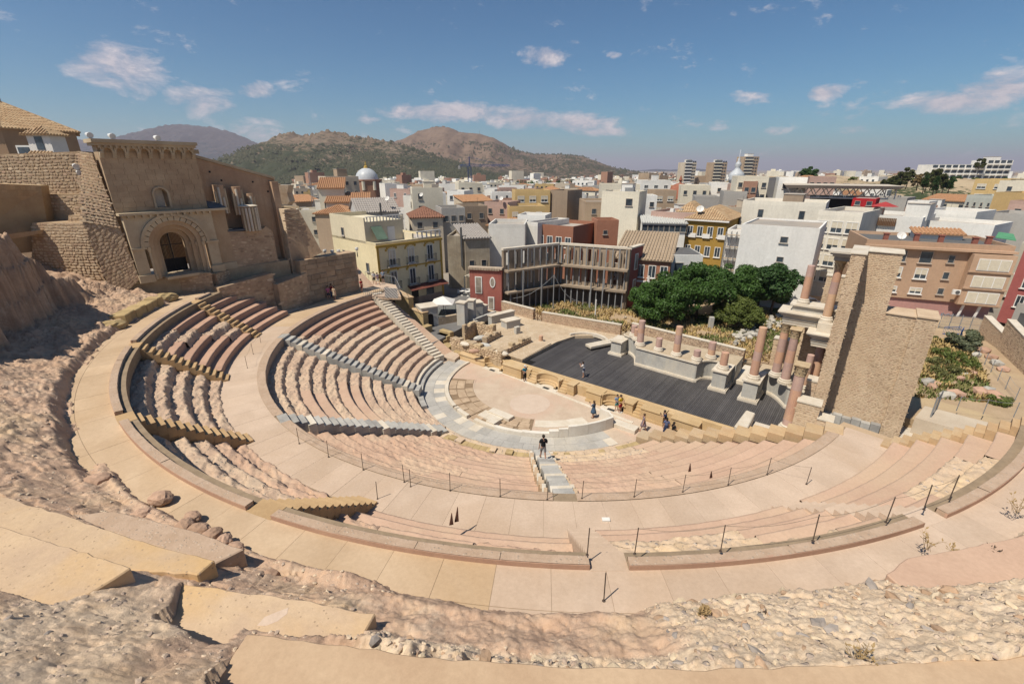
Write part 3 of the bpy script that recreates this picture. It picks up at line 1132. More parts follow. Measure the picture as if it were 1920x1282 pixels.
def spots(n_,zones,seed):
 """n_ random places on the slope: (r, bearing) zones with weights, never on a slab; returns points"""
 rg = random.Random(seed)
 out = []
 while len(out) < n_:
  w_,r0,r1,p0,p1 = rg.choices(zones,[z_[0] for z_ in zones])[0]
  r,p = rg.uniform(r0,r1),rg.uniform(p0,p1)
  q = PR(r,p)
  if not in_plate(q.x,q.y):
   out.append((r,p,q.x,q.y))
 A = np.array(out)
 return np.c_[A[:,2:],slope_z(A[:,0],A[:,1],A[:,2],A[:,3])]


for (x,y,z) in spots(285,[(.80,33.0,36.6,29,51.5),(.12,35.3,36.5,51.5,62),(.08,37.6,39.4,68,80)],8):
 s = random.choice([.05,.06,.08,.1,.12,.16,.2])
 inst(random.choice(SM),'stone',slope,Vector((x,y,z + s * random.uniform(-.28,.0))),(random.uniform(-.4,.4),random.uniform(-.4,.4),random.uniform(0,6)),(s,s * random.uniform(.7,1.2),s * random.uniform(.9,1.6)))
gv = [MB(),MB()]
rg_ = random.Random(3)
for i,(x,y,z) in enumerate(spots(2400,[(.40,33.0,36.6,27,51.5),(.10,35.2,36.4,51.5,63),(.50,33.2,38.8,63,104)],9)):
 s_ = rg_.choice([.02,.025,.03,.04,.05,.07])
 gv[i % 2].blob((x,y,z - s_ * .25),s_,seed=i % 40,sub=1,sx=1.2,sy=.8,sz=.6,rot=i,rough=.25)
gv[0].build('small_stones',mat('gravel_pale',(.62,.50,.37),(.50,.39,.28),scale=4,bump=.2),slope,kind='stuff')
gv[1].build('small_stones',mat('gravel_brown',(.46,.36,.28),(.37,.28,.22),scale=4,bump=.2),slope,kind='stuff')


# ------------------------------------------------------------------ smooth ochre slabs of the topmost tier
def plate(label,outline,z,thick,m,seed,group='ochre slabs of the top tier'):
 """a thick slab with a slightly broken outline, given as the photo points of its top edge"""
 pts = []
 rn = random.Random(seed)
 n_ = len(outline)
 for i in range(n_):
  a,b = G(*outline[i],z),G(*outline[(i + 1) % n_],z)
  k = max(1,int((b - a).length / 0.3))
  for j in range(k):
   q = a.lerp(b,j / k)
   pts.append((q.x + rn.uniform(-.03,.03),q.y + rn.uniform(-.03,.03)))
 return MB().prism(pts,z - thick,z).build('stone_slab',m,None,bevel=0.03,label=label,cat='stone slab',group=group)


for a_ in PLATES:
 pl_ = plate(*a_)
 if 'pale stain' in a_[0]:
  st_ = [(482,1172),(496,1156),(520,1146),(541,1138),(538,1150),(520,1164),(500,1172)]
  MB().prism([(G(x,y,10.954).x,G(x,y,10.954).y) for x,y in st_],10.90,10.954).build('pale_patch',mat('pale_patch',(.60,.47,.37),(.55,.42,.32),scale=2,bump=.2),pl_)

# yellow block wall and boulders on the left side of the upper walkway
t = thing('block_wall','low wall of yellow limestone blocks beside the upper walkway','wall',PR(34.5,131,9.4))
for k in range(7):
 a = 126.0 + k * 1.35
 sector(33.6 + .05 * (k % 2),34.7,a,a + 1.32,9.3,10.25 + .06 * random.uniform(-1,1),2).build('block',YBLK,t,bevel=0.05)
for i,(ph,r,s,lab) in enumerate([(124.2,34.2,.75,'weathered yellow boulder at the near end of the block wall'),(137.2,34.2,.85,'flat yellow boulder at the far end of the block wall')]):
 MB().blob(PR(r,ph,9.75),s,seed=40 + i,sub=3,sx=1.3,sy=.8,sz=.62,rot=1.0,rough=.10).build('boulder',YBLK,None,label=lab,cat='boulder')
bld_m = mat('boulder_rock',(0.45,0.30,0.215),(0.35,0.23,0.16),scale=1.2,fine=7,bump=0.6,dist=.04,tint=.1)
ORD = 'first second third fourth fifth sixth seventh eighth ninth tenth eleventh twelfth thirteenth fourteenth fifteenth sixteenth seventeenth'.split()
k = 0
for (x,y,s) in [(300,930,.42),(262,965,.40),(345,985,.40),(372,990,.38),(395,1000,.35),(418,1012,.33),(440,1024,.3),(500,1080,.34),(530,1096,.3),(360,965,.3),(180,900,.5),(100,870,.55),(60,800,.6),(95,660,.7),(130,640,.6),(60,690,.7)]:
 p = G(x,y,9.8)
 MB().blob((p.x,p.y,9.72),s * .8,seed=60 + k,sub=3,sx=1.2,sy=.9,sz=.75,rot=k,rough=.09).build('boulder',bld_m,None,smooth=False,label=ORD[k] + ' pinkish boulder beside the upper walkway at left, counted from the middle',cat='boulder',group='boulders beside the walkway')
 k += 1


# ------------------------------------------------------------------ dry weeds in the rubble
WEED = mat('dry_weed',(0.36,0.25,0.12),(0.28,0.19,0.09),scale=5,bump=0)
WEEDG = mat('green_weed',(0.07,0.10,0.03),(0.10,0.13,0.04),scale=5,bump=0)


def weed(label,x,y,z,h,nb,m,seed):
 rn = random.Random(seed)
 p = G(x,y,z)
 mb = MB()
 for i in range(nb):
  a = rn.uniform(0,6.28)
  ln = h * rn.uniform(.5,1.1)
  o = p + Vector((rn.uniform(-.1,.1),rn.uniform(-.1,.1),0))
  tip = o + Vector((math.cos(a) * ln * .55,math.sin(a) * ln * .55,ln))
  mb.tube([o,o.lerp(tip,.5) + Vector((0,0,.06)),tip],[.006,.005,.002],4)
  for j in range(5):
   q = o.lerp(tip,rn.uniform(.3,1))
   d = Vector((rn.uniform(-1,1),rn.uniform(-1,1),rn.uniform(.1,1))) * .05
   e = Vector((-d.y,d.x,0.01)) * .5
   mb.add([q,q + d + e,q + d * 2,q + d - e],[(0,1,2,3)])
 return mb.build('dry_plant',m,None,label=label,cat='plant')


weed('upright dry plant at the bottom right edge of the rubble',1607,1243,11.5,.42,14,WEED,1)
weed('sprawling dry plant below the smooth right tread',1790,1050,9.9,.4,22,WEED,2)
weed('tall dry stalks at the top of the right rubble',1735,1030,9.9,.65,9,WEED,3)
weed('dry stalks at the right edge above the rubble',1905,960,9.9,.7,10,WEED,4)
weed('dark withered bush in the middle of the rubble',1432,1170,10.4,.22,40,mat('withered',(.07,.05,.035),scale=4,bump=0),5)
weed('small dark weed at the pink edge of the rubble',1318,1150,10.4,.14,26,WEED,6)
weed('small dark tuft below the right tread',1858,1035,10.2,.14,30,mat('withered',(.07,.05,.035)),7)
weed('green weed under the large ochre slab',112,1170,11.6,.18,50,WEEDG,8)
weed('dry tuft under the large ochre slab',150,1160,11.6,.2,30,WEED,9)

# ------------------------------------------------------------------ orchestra
ORCH = mat('orchestra_floor',(0.53,0.425,0.325),(0.47,0.365,0.275),(0.52,0.37,0.28),scale=0.7,fine=6,bump=0.08)
PATCH = mat('rosy_patch',(0.56,0.45,0.36),(0.52,0.41,0.325),scale=1,fine=10,bump=0.05)
OLDP = mat('old_paving',(0.47,0.355,0.245),(0.36,0.26,0.175),scale=1.4,fine=6,bump=0.5,tint=0.12)
AGED = mat('aged_joint',(0.27,0.19,0.12),scale=2,bump=0.3)
pts = [PR(14.4,p) for p in np.linspace(-8,188,60)] + [L(-15,0.2),L(-19,2.2),L(-17,6)]
MB().prism([(q.x,q.y) for q in [L(-22,3),L(-14.2,3),L(30,3),L(30,-7)] + [PR(14.4,p) for p in np.linspace(26,176,60)]],-0.7,-0.008).build('orchestra_ground',ORCH,kind='structure')
fl = MB().prism([(q.x,q.y) for q in [PR(9.62,p) for p in np.linspace(8,172,60)]],-0.3,0.004).build('orchestra_floor',ORCH,kind='structure')
pp = []
for k in range(28):
 q = 2 * PI * k / 28
 pp.append(L(1.45 + 1.75 * math.cos(q) * (1.0 if math.cos(q) > 0 else 1.12),-4.25 + 2.0 * math.sin(q) * (1 if math.sin(q) > 0 else .95)))
MB().prism([(q.x,q.y) for q in pp],-0.1,0.012).build('rosy_patch',PATCH,fl)
MB().prism([(q.x,q.y) for q in (L(-9.2,-.35),L(10.4,-1.7),L(10.4,-1.35),L(-9.2,0))],-.2,0.03).build('white_strip',PALEM,fl)
# old paving ring and its slabs between r 7.2 and 9.6
sector(7.15,9.62,62,150,-.2,0.015,40).build('old_paving_bed',AGED,fl)
for p0,p1,r0,r1 in [(64 + 7 * k,70.4 + 7 * k,7.2 + .82 * j,7.96 + .82 * j) for k in range(12) for j in range(3)]:
 if random.random() < .87:
  off = random.uniform(-1.4,1.4)
  sector(r0,r1,p0 + off,p1 + off,-.05,0.045 + random.uniform(0,.03),2).build('paving_stone',OLDP,fl)
sector(7.0,7.16,62,150,-.1,.035,30).build('inner_kerb',ORCH,fl)
sector(7.3,8.4,28,61,-.1,.05,10).build('pale_plinth',PALEM,fl)
for k,(b0,a0,b1,a1,h) in enumerate([(-.9,-9.0,1.3,-7.9,.20),(-.5,-8.1,1.9,-7.3,.32),(.6,-9.6,1.5,-8.7,.42)]):
 MB().lbox(b0,a0,-.1,b1,a1,h).build('marble_block',PALEM,None,bevel=.01,label=['flat pale block lying on the old paving','flat pale block on top of another, inside the white kerb','small pale block beside the gap in the white kerb'][k],cat='stone block')
# white marble kerb, stepping up on the right
t = thing('marble_kerb','curved white marble kerb round the orchestra, rising to a wall at right','kerb',PR(9.9,90))
for p0,p1,h in [(176,150,.16),(150,128,.2),(128,112,.24),(110,108,.3),(107.5,98,.30),(93,80,.30),(80,66,.34),(66,53,.40),(53,48.5,.62)]:
 sector(9.62,9.98,p1,p0,-.1,h,max(2,int(abs(p1 - p0) / 3))).build('kerb_block',WHITEM if h > .3 else PALEM,t)
for p0,p1,h in [(48.4,44.0,.80),(43.9,34,.98),(33.9,24,1.0),(23.9,19.5,1.02)]:
 sector(9.75,9.98,p1,p0,-.1,h,3).build('wall_slab',WHITEM,t)
MB().hexa([PR(9.75,19.5,-.1),PR(9.98,19.5,-.1),PR(9.1,16.8,-.1),PR(8.9,17.5,-.1),PR(9.75,19.5,1.02),PR(9.98,19.5,1.02),PR(9.1,16.8,1.02),PR(8.9,17.5,1.02)]).build('wall_slab',WHITEM,t)
MB().hexa([PR(8.2,17.4,-.1),PR(8.2,19.0,-.1),PR(9.1,17.8,-.1),PR(9.1,16.4,-.1),PR(8.2,17.4,1.0),PR(8.2,19.0,1.0),PR(9.1,17.8,1.0),PR(9.1,16.4,1.0)]).build('wall_slab',WHITEM,t)
MB().lbox(9.2,-3.2,-.1,11.3,-2.3,.35).build('pale_step',PALEM,None,bevel=.02,label='pale stone step between the white wall and the stage wall',cat='step')
# grey marble walkway ring and seats of honour
wk = sector(9.98,12.1,26,176,-.3,0.02,50).build('marble_walkway',GREYM,kind='structure')
MARB = mat('walkway_marble',(0.43,0.41,0.375),(0.34,0.325,0.30),(0.49,0.45,0.385),scale=0.6,fine=6,bump=0.08,tint=0.08,rough=.7)
ring_of_slabs(wk,'slab',10.02,11.05,26,176,5.0,-.05,0.05,lambda p: PALEM if random.random() < .12 else MARB)
ring_of_slabs(wk,'slab',11.07,12.08,26,176,4.2,-.05,0.05,lambda p: PALEM if random.random() < .12 else MARB)
t = thing('honour_steps','two low curved grey steps at the foot of the left seats','steps',PR(12.3,140))
for r0,h in ((12.1,.34),(12.55,.62)):
 for k in range(9):
  if h > .5 and k < 2: continue
  sector(r0,r0 + .5,117 + 5.6 * k,117 + 5.6 * (k + 1) - .08,-.1,h,2).build('step',GREYM if r0 < 12.3 else PALEM,t)
sector(12.9,13.3,60,118,-.3,.55,20).build('rubble_bank',RUBB,kind='structure')

# the two arcs of bedded brick and stone in front of the pink rock
for lab,p0,p1 in [('broken curved wall of thin stone courses, left of the man in black',59.6,90.5),('curved wall of thin stone courses, right of the man in black',25.5,54.2)]:
 t = thing('course_wall',lab,'wall',PR(13.8,(p0 + p1) / 2,.3))
 row_strip(t,'wall_core',p0,p1,13.45,14.5,.2,1.12,.28,RUBB,5.5,dens=12,r_over=0)
 for c in range(5):
  z0 = .55 + .155 * c
  ph = p0 + random.uniform(0,1)
  while ph < p1 - .3:
   wdt = random.uniform(1.3,2.6)
   if random.random() < (.97 if c < 4 else .6):
    r1 = 14.62 + random.uniform(-.06,.06) - .035 * c
    sector(13.9,r1,ph,min(ph + wdt - .12,p1),z0,z0 + .12,2).build('stone',YBLK if random.random() < .5 else RUBB,t)
   ph += wdt

# ------------------------------------------------------------------ stage wall (pulpitum) with its niches
PUL = mat('stage_wall_stone',(0.52,0.375,0.205),(0.46,0.32,0.17),(0.54,0.40,0.24),scale=0.9,fine=8,bump=0.15,tint=0.05)
ZS_ = 1.02
pt = thing('stage_wall','tan stone stage wall with curved and square niches and little stairs','wall',L(3.3,-.8,0))
MB().lbox(-11.6,.02,-.3,17.9,.5,ZS_ + .03).build('coping',PUL,pt)


def pul_block(b0,b1,a0=-1.0,h=ZS_,name='pier'):
 mb = MB().lbox(b0,a0,-.1,b1,.02,h)
 o = mb.build(name,PUL,pt)
 MB().lbox(b0 - .06,a0 - .07,h + .002,b1 + .06,.02,h + .085).build('cornice',PUL,o)
 MB().lbox(b0 - .05,a0 - .08,-.1,b1 + .05,a0 - .002,.22).build('plinth',PUL,o)
 return o


def pul_niche(b0,b1,a0=-1.0):
 """half-round niche: wall hollowed by a curved back"""
 c,r = (b0 + b1) / 2,(b1 - b0) / 2 - .12
 n_ = 14
 arc = [(c + r * math.cos(PI * k / n_),a0 + min(.9,r) * math.sin(PI * k / n_)) for k in range(n_ + 1)]
 poly = [(b0,a0),(b0,.02),(b1,.02),(b1,a0)] + arc
 q = [L(x,y) for x,y in poly]
 vs0 = [(p.x,p.y) for p in q]
 mb = MB()
 # front stubs, curved back and a flat top made of strips
 for k in range(n_):
  (x0,y0),(x1,y1) = arc[k],arc[k + 1]
  mb.add([L(x0,y0,-.1),L(x1,y1,-.1),L(x1,y1,ZS_),L(x0,y0,ZS_)],[(0,1,2,3)])
  mb.add([L(x0,y0,ZS_),L(x1,y1,ZS_),L(x1,.02,ZS_),L(x0,.02,ZS_)],[(0,1,2,3)])
 for s0,s1 in ((b0,c - r),(c + r,b1)):
  mb.lbox(s0,a0,-.1,s1,.02,ZS_)
 o = mb.build('niche',PUL,pt)
 stp = MB()
 for k in range(n_):
  for r0,r1,h in ((r * .8,r,.42),(r * .62,r * .8,.21)):
   t0,t1 = PI * k / n_,PI * (k + 1) / n_
   kk = min(.9,r) / r
   g = lambda rad,tt,z: L(c + rad * math.cos(tt),a0 + rad * kk * math.sin(tt),z)
   stp.add([g(r0,t0,h),g(r1,t0,h),g(r1,t1,h),g(r0,t1,h),g(r0,t0,-.05),g(r0,t1,-.05)],[(0,1,2,3),(0,3,5,4)])
 stp.build('bench',PUL,o)
 lip = MB()
 for k in range(n_):
  t0,t1 = PI * k / n_,PI * (k + 1) / n_
  kk = min(.9,r) / r
  g = lambda rad,tt,z: L(c + rad * math.cos(tt),a0 + rad * kk * math.sin(tt),z)
  lip.hexa([g(r - .06,t0,ZS_ + .004),g(r + .12,t0,ZS_ + .004),g(r + .12,t1,ZS_ + .004),g(r - .06,t1,ZS_ + .004),
                  g(r - .06,t0,ZS_ + .07),g(r + .12,t0,ZS_ + .07),g(r + .12,t1,ZS_ + .07),g(r - .06,t1,ZS_ + .07)])
 lip.build('cornice',PUL,o)
 MB().prism([(p.x,p.y) for p in [L(c + r * .98 * math.cos(PI * k / n_),a0 + .85 * math.sin(PI * k / n_)) for k in range(n_ + 1)] + [L(c - r,a0 - .5),L(c + r,a0 - .5)]],-.1,.022).build('niche_floor',PALEM,o)
 return o


def pul_recess(b0,b1):
 MB().lbox(b0,-.45,-.1,b1,.02,ZS_ - .02).build('recess_back',PUL,pt)


def pul_stairs(b0,b1):
 for k in range(5):
  MB().lbox(b0,-1.15 + .23 * k,-.1,b1,-.92 + .23 * k + .02,.2 * (k + 1) - .03).build('step',PUL,pt)


pul_block(-11.6,-7.7,-1.0,.55)
pul_niche(-7.7,-4.9)
pul_block(-4.9,-2.5,-1.1)
pul_recess(-2.5,-1.75)
pul_stairs(-1.75,-.7)
pul_niche(-.7,2.1)
pul_stairs(2.1,3.0)
pul_block(3.0,3.75,-.95)
pul_recess(3.75,5.2)
pul_block(5.2,6.7,-1.1)
pul_niche(6.7,9.1)
pul_block(9.1,9.8,-1.0)
pul_stairs(9.8,10.6)
pul_block(10.6,12.6,-1.1)
pul_recess(12.6,13.3)
pul_block(13.3,15.5,-1.15)
MB().lbox(15.5,-.35,-.1,17.9,.02,1.28).build('plain_wall',PUL,pt)
pt.location += AX * .62
for b in (-6.3,.75,7.9):
 MB().lbox(b - .35,-.8,.025,b + .35,-.45,.04).build('floor_grate',mat('iron',(.05,.05,.05),bump=0),None,label={-6.3: 'small dark grate in front of the far curved niche',.75: 'dark square floor grate in the middle curved niche',7.9: 'small dark floor grate in the near curved niche'}[b],cat='grate')

# ------------------------------------------------------------------ dark timber stage
PLK = mat('dark_planks',(0.068,0.064,0.066),(0.09,0.085,0.085),(0.058,0.055,0.057),scale=0.35,fine=20,bump=0.1,rough=.6,tint=0.16)
stg = MB().lbox(-3.6,1.1,-.4,22.5,14.0,ZS_ - .06).build('stage_bed',mat('stage_bed',(.012,.012,.012),bump=0),kind='structure')
pw = .148
mesh_cache = {}
x = -3.4
while x < 22.3:
 # left end is curved where the deck meets the ruins
 a1 = 13.6 if x > -.8 else 10.3 + 2.6 * math.sqrt(max(0,1 - ((x + .8) / 2.7) ** 2))
 a0 = 1.125
 if x < -2.6: a0,a1 = 2.3,11.5
 key = (round(a0,1),round(a1,1),random.randint(0,2))
 if key not in mesh_cache:
  mb = MB().obox(L(0,a0,-.05) - TC,BX * (pw - .018),AX * (a1 - a0),Vector((0,0,.05)))
  mesh_cache[key] = mb.mesh('plank',PLK)
 p = TC + BX * x
 inst(mesh_cache[key],'plank',stg,(p.x,p.y,ZS_ + random.uniform(-.004,.004)))
 x += pw

# ------------------------------------------------------------------ podium of the stage building
POD = mat('podium_marble',(0.46,0.445,0.405),(0.36,0.35,0.325),(0.52,0.48,0.41),scale=0.8,fine=8,bump=0.12,tint=0.05,streak=((0.50,0.45,0.36),.6))


def curve(p,q,c,n_=8):
 """quadratic curve in plan"""
 return [tuple((1 - t) ** 2 * p[i] + 2 * t * (1 - t) * c[i] + t * t * q[i] for i in (0,1)) for t in [k / n_ for k in range(n_ + 1)]]


def podium(label,front,back,z0,z1):
 t = thing('podium',label,'podium',L(front[0][0],front[0][1],z0))
 poly = front + back
 ext = lambda k: [(L(b,a).x,L(b,a).y) for b,a in k]
 MB().prism(ext(poly),z0 - .3,z1).build('core',POD,t)
 # base moulding and cornice follow the front
 for nm,zz0,zz1,d,m in (('base_moulding',z0 - .1,z0 + .20,.16,PALEM),('base_moulding',z0 + .2,z0 + .28,.09,PALEM),('cornice',z1 - .08,z1 + .05,.12,PALEM)):
  offs = []
  for i in range(len(front)):
   a_,b_ = front[max(0,i - 1)],front[min(len(front) - 1,i + 1)]
   tx,ty = b_[0] - a_[0],b_[1] - a_[1]
   l_ = math.hypot(tx,ty) or 1
   offs.append((front[i][0] + ty / l_ * d,front[i][1] - tx / l_ * d))
  mb = MB()
  for i in range(len(front) - 1):
   o = [L(*offs[i],zz0),L(*offs[i + 1],zz0),L(front[i + 1][0],front[i + 1][1] + .02,zz0),L(front[i][0],front[i][1] + .02,zz0)]
   mb.hexa(o + [Vector((v.x,v.y,zz1)) for v in o])
  mb.build(nm,m,t)
 # paving of the top
 MB().prism(ext(poly),z1 + .004,z1 + .055).build('top_slab',mat('podium_top',(0.47,0.38,0.27),(0.40,0.32,0.22),scale=1,fine=8,bump=.15),t)
 return t


def pedestal(label,b0,a0,b1,a1,z0,z1):
 t = thing('pedestal',label,'pedestal',L((b0 + b1) / 2,(a0 + a1) / 2,z0))
 MB().lbox(b0,a0,z0 - .2,b1,a1,z1 - .1).build('block',POD,t)
 MB().lbox(b0 - .22,a0 - .22,z0 - .1,b1 + .22,a1,z0 + .22).build('base_moulding',PALEM,t)
 MB().lbox(b0 - .12,a0 - .12,z0 + .222,b1 + .12,a1,z0 + .32).build('base_moulding',PALEM,t)
 MB().lbox(b0 - .14,a0 - .14,z1 - .098,b1 + .14,a1 + .02,z1 + .05).build('cornice',PALEM,t)
 return t


ZP = 3.0
pedestal('pale pedestal block at the far left end of the podium',2.75,9.35,3.95,11.4,ZS_,ZP - .35)
fr = [(3.4,11.3)] + curve((3.6,11.0),(6.2,8.15),(5.6,10.6)) + [(12.5,7.75)] + curve((12.6,7.8),(14.2,9.5),(12.75,9.5))
podium('curved grey marble podium with broken pink columns behind the stage',fr,[(15.7,9.5),(15.7,12.2),(6.0,12.0),(3.4,12.4)],ZS_,ZP)
pedestal('square pedestal at the right end of the broken podium',14.25,7.15,15.45,9.5,ZS_,ZP)
pedestal('pedestal under the lone tall pink column',17.0,6.6,18.2,9.4,ZS_,ZP)
fr = [(17.6,9.4)] + curve((18.2,9.6),(20.4,7.4),(19.4,9.4)) + [(22.6,7.0)]
podium('curved grey podium under the tall columns beside the tower',fr,[(22.6,11.0),(17.6,11.5)],ZS_,ZP)

COLM = mat('pink_column',(0.54,0.325,0.215),(0.48,0.285,0.205),(0.55,0.37,0.24),scale=0.9,fine=10,bump=.12,rough=.75,tint=.06,streak=((.38,.25,.23),.4))
COLV = mat('mauve_column',(0.49,0.335,0.275),(0.42,0.28,0.245),scale=1.1,fine=10,bump=.12,rough=.75,tint=.08)
CAPM = mat('capital_stone',(0.50,0.39,0.25),(0.42,0.31,0.19),scale=3,fine=14,bump=.5)


def column(label,b,a,z0,z1,r=.42,cap=False,base=True,drums=None,tone=0,loc=None,group='columns of the stage building'):
 p = loc or L(b,a,z0)
 t = thing('column',label,'column',p,group=group)
 r *= .84
 z = 0.0
 if base:
  MB().lathe((p.x,p.y,p.z),[(r * 1.55,0),(r * 1.55,.12),(r * 1.45,.13),(r * 1.52,.22),(r * 1.35,.30),(r * 1.2,.32),(r * 1.3,.40),(r * 1.05,.46)],20).build('base',PALEM,t,smooth=False)
  z = .46
 h = z1 - p.z - (1.0 * r * 2.3 if cap else 0)
 dr = drums or [1.0]
 tot = sum(dr)
 zz = z
 for i,d in enumerate(dr):
  zn = zz + (h - z) * d / tot
  k0,k1 = 1 - .13 * (zz / max(h,4)),1 - .13 * (zn / max(h,4))
  last = i == len(dr) - 1
  prof = [(r * k0 * .985,zz + .002),(r * k0,zz + .02),(r * k1,zn - .02),(r * k1 * .985,zn)]
  if last and not cap:
   prof[-1] = (r * k1 * .9,zn)
  MB().lathe((p.x,p.y,p.z),prof,20).build('drum',(COLM,COLV)[(i + tone) % 2],t,smooth=False)
  zz = zn
 if cap:
  hc = z1 - p.z - h
  rt = r * .87
  c = MB().lathe((p.x,p.y,p.z),[(rt * 1.05,h),(rt * 1.12,h + .05),(rt * 1.0,h + .08),(rt * 1.1,h + hc * .4),(rt * 1.28,h + hc * .72),(rt * 1.5,h + hc * .86)],16).build('capital',CAPM,t)
  lv = MB()
  for row in range(2):
   for k in range(8):
    q = 2 * PI * (k + .5 * row) / 8
    d = Vector((math.cos(q),math.sin(q),0))
    s = Vector((-d.y,d.x,0)) * (rt * .34)
    z0_,z1_ = p.z + h + .08 + row * hc * .3,p.z + h + hc * (.44 + .3 * row)
    o = Vector((p.x,p.y,0))
    r0,r1 = rt * (1.04 + .08 * row),rt * (1.38 + .12 * row)
    lv.add([o + d * r0 - s + Vector((0,0,z0_)),o + d * r0 + s + Vector((0,0,z0_)),o + d * (r0 + .05) + s * .9 + Vector((0,0,z1_ - .06)),o + d * r1 + Vector((0,0,z1_)),o + d * (r0 + .05) - s * .9 + Vector((0,0,z1_ - .06)),o + d * r1 + Vector((0,0,z1_ - .09))],
                       [(0,1,2,4),(2,3,4),(4,3,5),(5,3,2)])
  lv.build('acanthus_leaves',CAPM,c)
  ab = MB()
  s = rt * 1.42
  ab.obox(Vector((p.x,p.y,p.z + h + hc * .86)) - BX * s - AX * s,BX * 2 * s,AX * 2 * s,Vector((0,0,hc * .14)))
  ab.build('abacus',CAPM,c,bevel=.03)
 return t


column('short rounded pink stump at the far left end of the podium',4.6,11.0,ZP + .05,4.35,.40,drums=[1],tone=1)
column('broken pink column stump half hidden behind the left tall column',5.3,10.2,ZP + .05,4.3,.38,drums=[1])
column('tall broken pink column at the left of the podium',6.3,8.75,ZP + .05,5.85,.43,drums=[1.2,.6,1],tone=1)
column('short pink stump between the two tall broken columns',8.4,8.5,ZP + .05,4.45,.38,drums=[1],tone=1)
column('tall broken pink column with a rounded pale top, mid podium',10.3,8.35,ZP + .05,6.15,.42,drums=[1,1.1,1],tone=0)
column('shortest pink stump right of the middle of the podium',12.3,8.3,ZP + .05,4.15,.40,drums=[1],tone=1)
column('half-height red and cream stump behind the podium curve',13.25,9.7,ZP + .05,4.8,.42,drums=[.7,1],tone=0)
column('pink column stump standing on the square pedestal',14.9,7.75,ZP + .05,4.75,.42,drums=[1])
column('lone tall pink column on its own pedestal',17.6,7.2,ZP + .05,7.9,.44,drums=[1,.6,1.6],tone=0)
column('tall pink column with capital, left of the pair under the entablature',19.05,9.1,ZP + .05,8.1,.43,cap=True,drums=[.7,.9,1,.5],tone=1)
column('tall greyish pink column with capital, right of the pair',19.95,7.95,ZP + .05,8.1,.44,cap=True,drums=[1.4,1,1],tone=1)
column('big near pink column with a white leafy capital',21.2,3.5,ZS_,6.75,.50,cap=True,base=True,drums=[.4,2.2,1],tone=1)
column('slim pink column half hidden behind the big near column',21.4,7.6,ZP + .05,6.2,.34,drums=[1,1],tone=0)
column('tall pink column against the tower under the cornice block',21.9,8.6,ZP + .05,7.0,.44,drums=[1.3,1],tone=0)

# entablature carried by the columns
ENT = mat('entablature_stone',(0.55,0.50,0.42),(0.46,0.43,0.37),scale=1,fine=8,bump=.12)


def entab(t,b0,a0,b1,a1,z):
 for k,(h0,h1,d) in enumerate([(0,.22,0),(.22,.44,.04),(.44,.50,.10),(.50,.80,.05),(.80,.92,.22),(.92,1.06,.36),(1.06,1.16,.46)]):
  MB().lbox(b0 - d,a0 - d,z + h0 + .002,b1 + d * .4,a1,z + h1).build('moulding',ENT if k % 2 else PALEM,t)


t = thing('entablature','stone entablature with stepped mouldings on top of the tall columns','entablature',L(20.5,9,8.1))
entab(t,18.75,8.6,21.2,10.6,8.12)
t2 = thing('entablature','projecting cornice block beside the tower face','entablature',L(21.8,8,7.1))
entab(t2,21.2,7.3,22.35,10.6,7.05)
MB().lbox(19.2,9.0,9.29,22.3,10.6,9.75).build('upper_plinth',POD,t)
MB().lbox(19.0,8.8,9.755,22.3,10.6,9.9).build('upper_plinth',PALEM,t)
MB().lbox(21.3,7.7,8.22,22.3,9.0,8.95).build('upper_plinth',PALEM,t2)
column('upper pink column with a broken top, above the entablature',19.85,9.4,9.9,13.15,.36,drums=[2,1],tone=0)
column('upper pink column with a golden capital, against the tower',21.75,8.4,8.96,13.95,.38,cap=True,drums=[1.5,.8,.8],tone=0)
t = thing('cornice_piece','grey stepped cornice piece at the top left of the tower','cornice',L(21.6,8,14))
for k,(h0,h1,d) in enumerate([(0,.3,0),(.3,.45,.12),(.45,.6,.28),(.6,.74,.42)]):
 MB().lbox(21.3 - d,7.6 - d,14.0 + h0 + .002,22.38,9.4,14.0 + h1).build('moulding',[GREYM,ENT][k % 2],t)

# ------------------------------------------------------------------ rubble masonry laid stone by stone
MORT = mat('rubble_mortar',(0.55,0.42,0.29),(0.46,0.34,0.23),(0.58,0.45,0.32),scale=0.8,fine=10,bump=.3)
RST = [mat('wall_stone_tan',(0.49,0.365,0.245),(0.42,0.31,0.205),(0.46,0.33,0.225),scale=3,fine=16,bump=.3,tint=.22),mat('wall_stone_pale',(0.57,0.445,0.31),(0.50,0.38,0.26),(0.44,0.32,0.205),scale=3,fine=16,bump=.3,tint=.15),
       mat('wall_stone_dark',(0.42,0.30,0.205),(0.35,0.25,0.17),(0.40,0.275,0.19),scale=3,fine=16,bump=.3,tint=.25)]


def stone_mesh(seed,sub=1):
 """a squarish bedded stone: rounded irregular outline, shallow dome; unit size, facing +Z"""
 rn = random.Random(seed)
 n_ = 7
 ring = []
 for k in range(n_):
  q = 2 * PI * (k + rn.uniform(-.22,.22)) / n_
  r = .5 * rn.uniform(.86,1.08)
  ex = 2.15
  x,y = math.cos(q),math.sin(q)
  s = (abs(x) ** ex + abs(y) ** ex) ** (-1 / ex)
  ring.append((x * s * r,y * s * r))
 vs = [(x,y,-.12) for x,y in ring] + [(x * .96,y * .96,.10) for x,y in ring] + [(x * .62,y * .62,.2 + rn.uniform(-.05,.05)) for x,y in ring]
 fs = [(k,(k + 1) % n_,n_ + (k + 1) % n_,n_ + k) for k in range(n_)] + [(n_ + k,n_ + (k + 1) % n_,2 * n_ + (k + 1) % n_,2 * n_ + k) for k in range(n_)] + [tuple(range(2 * n_,3 * n_))]
 return vs,fs


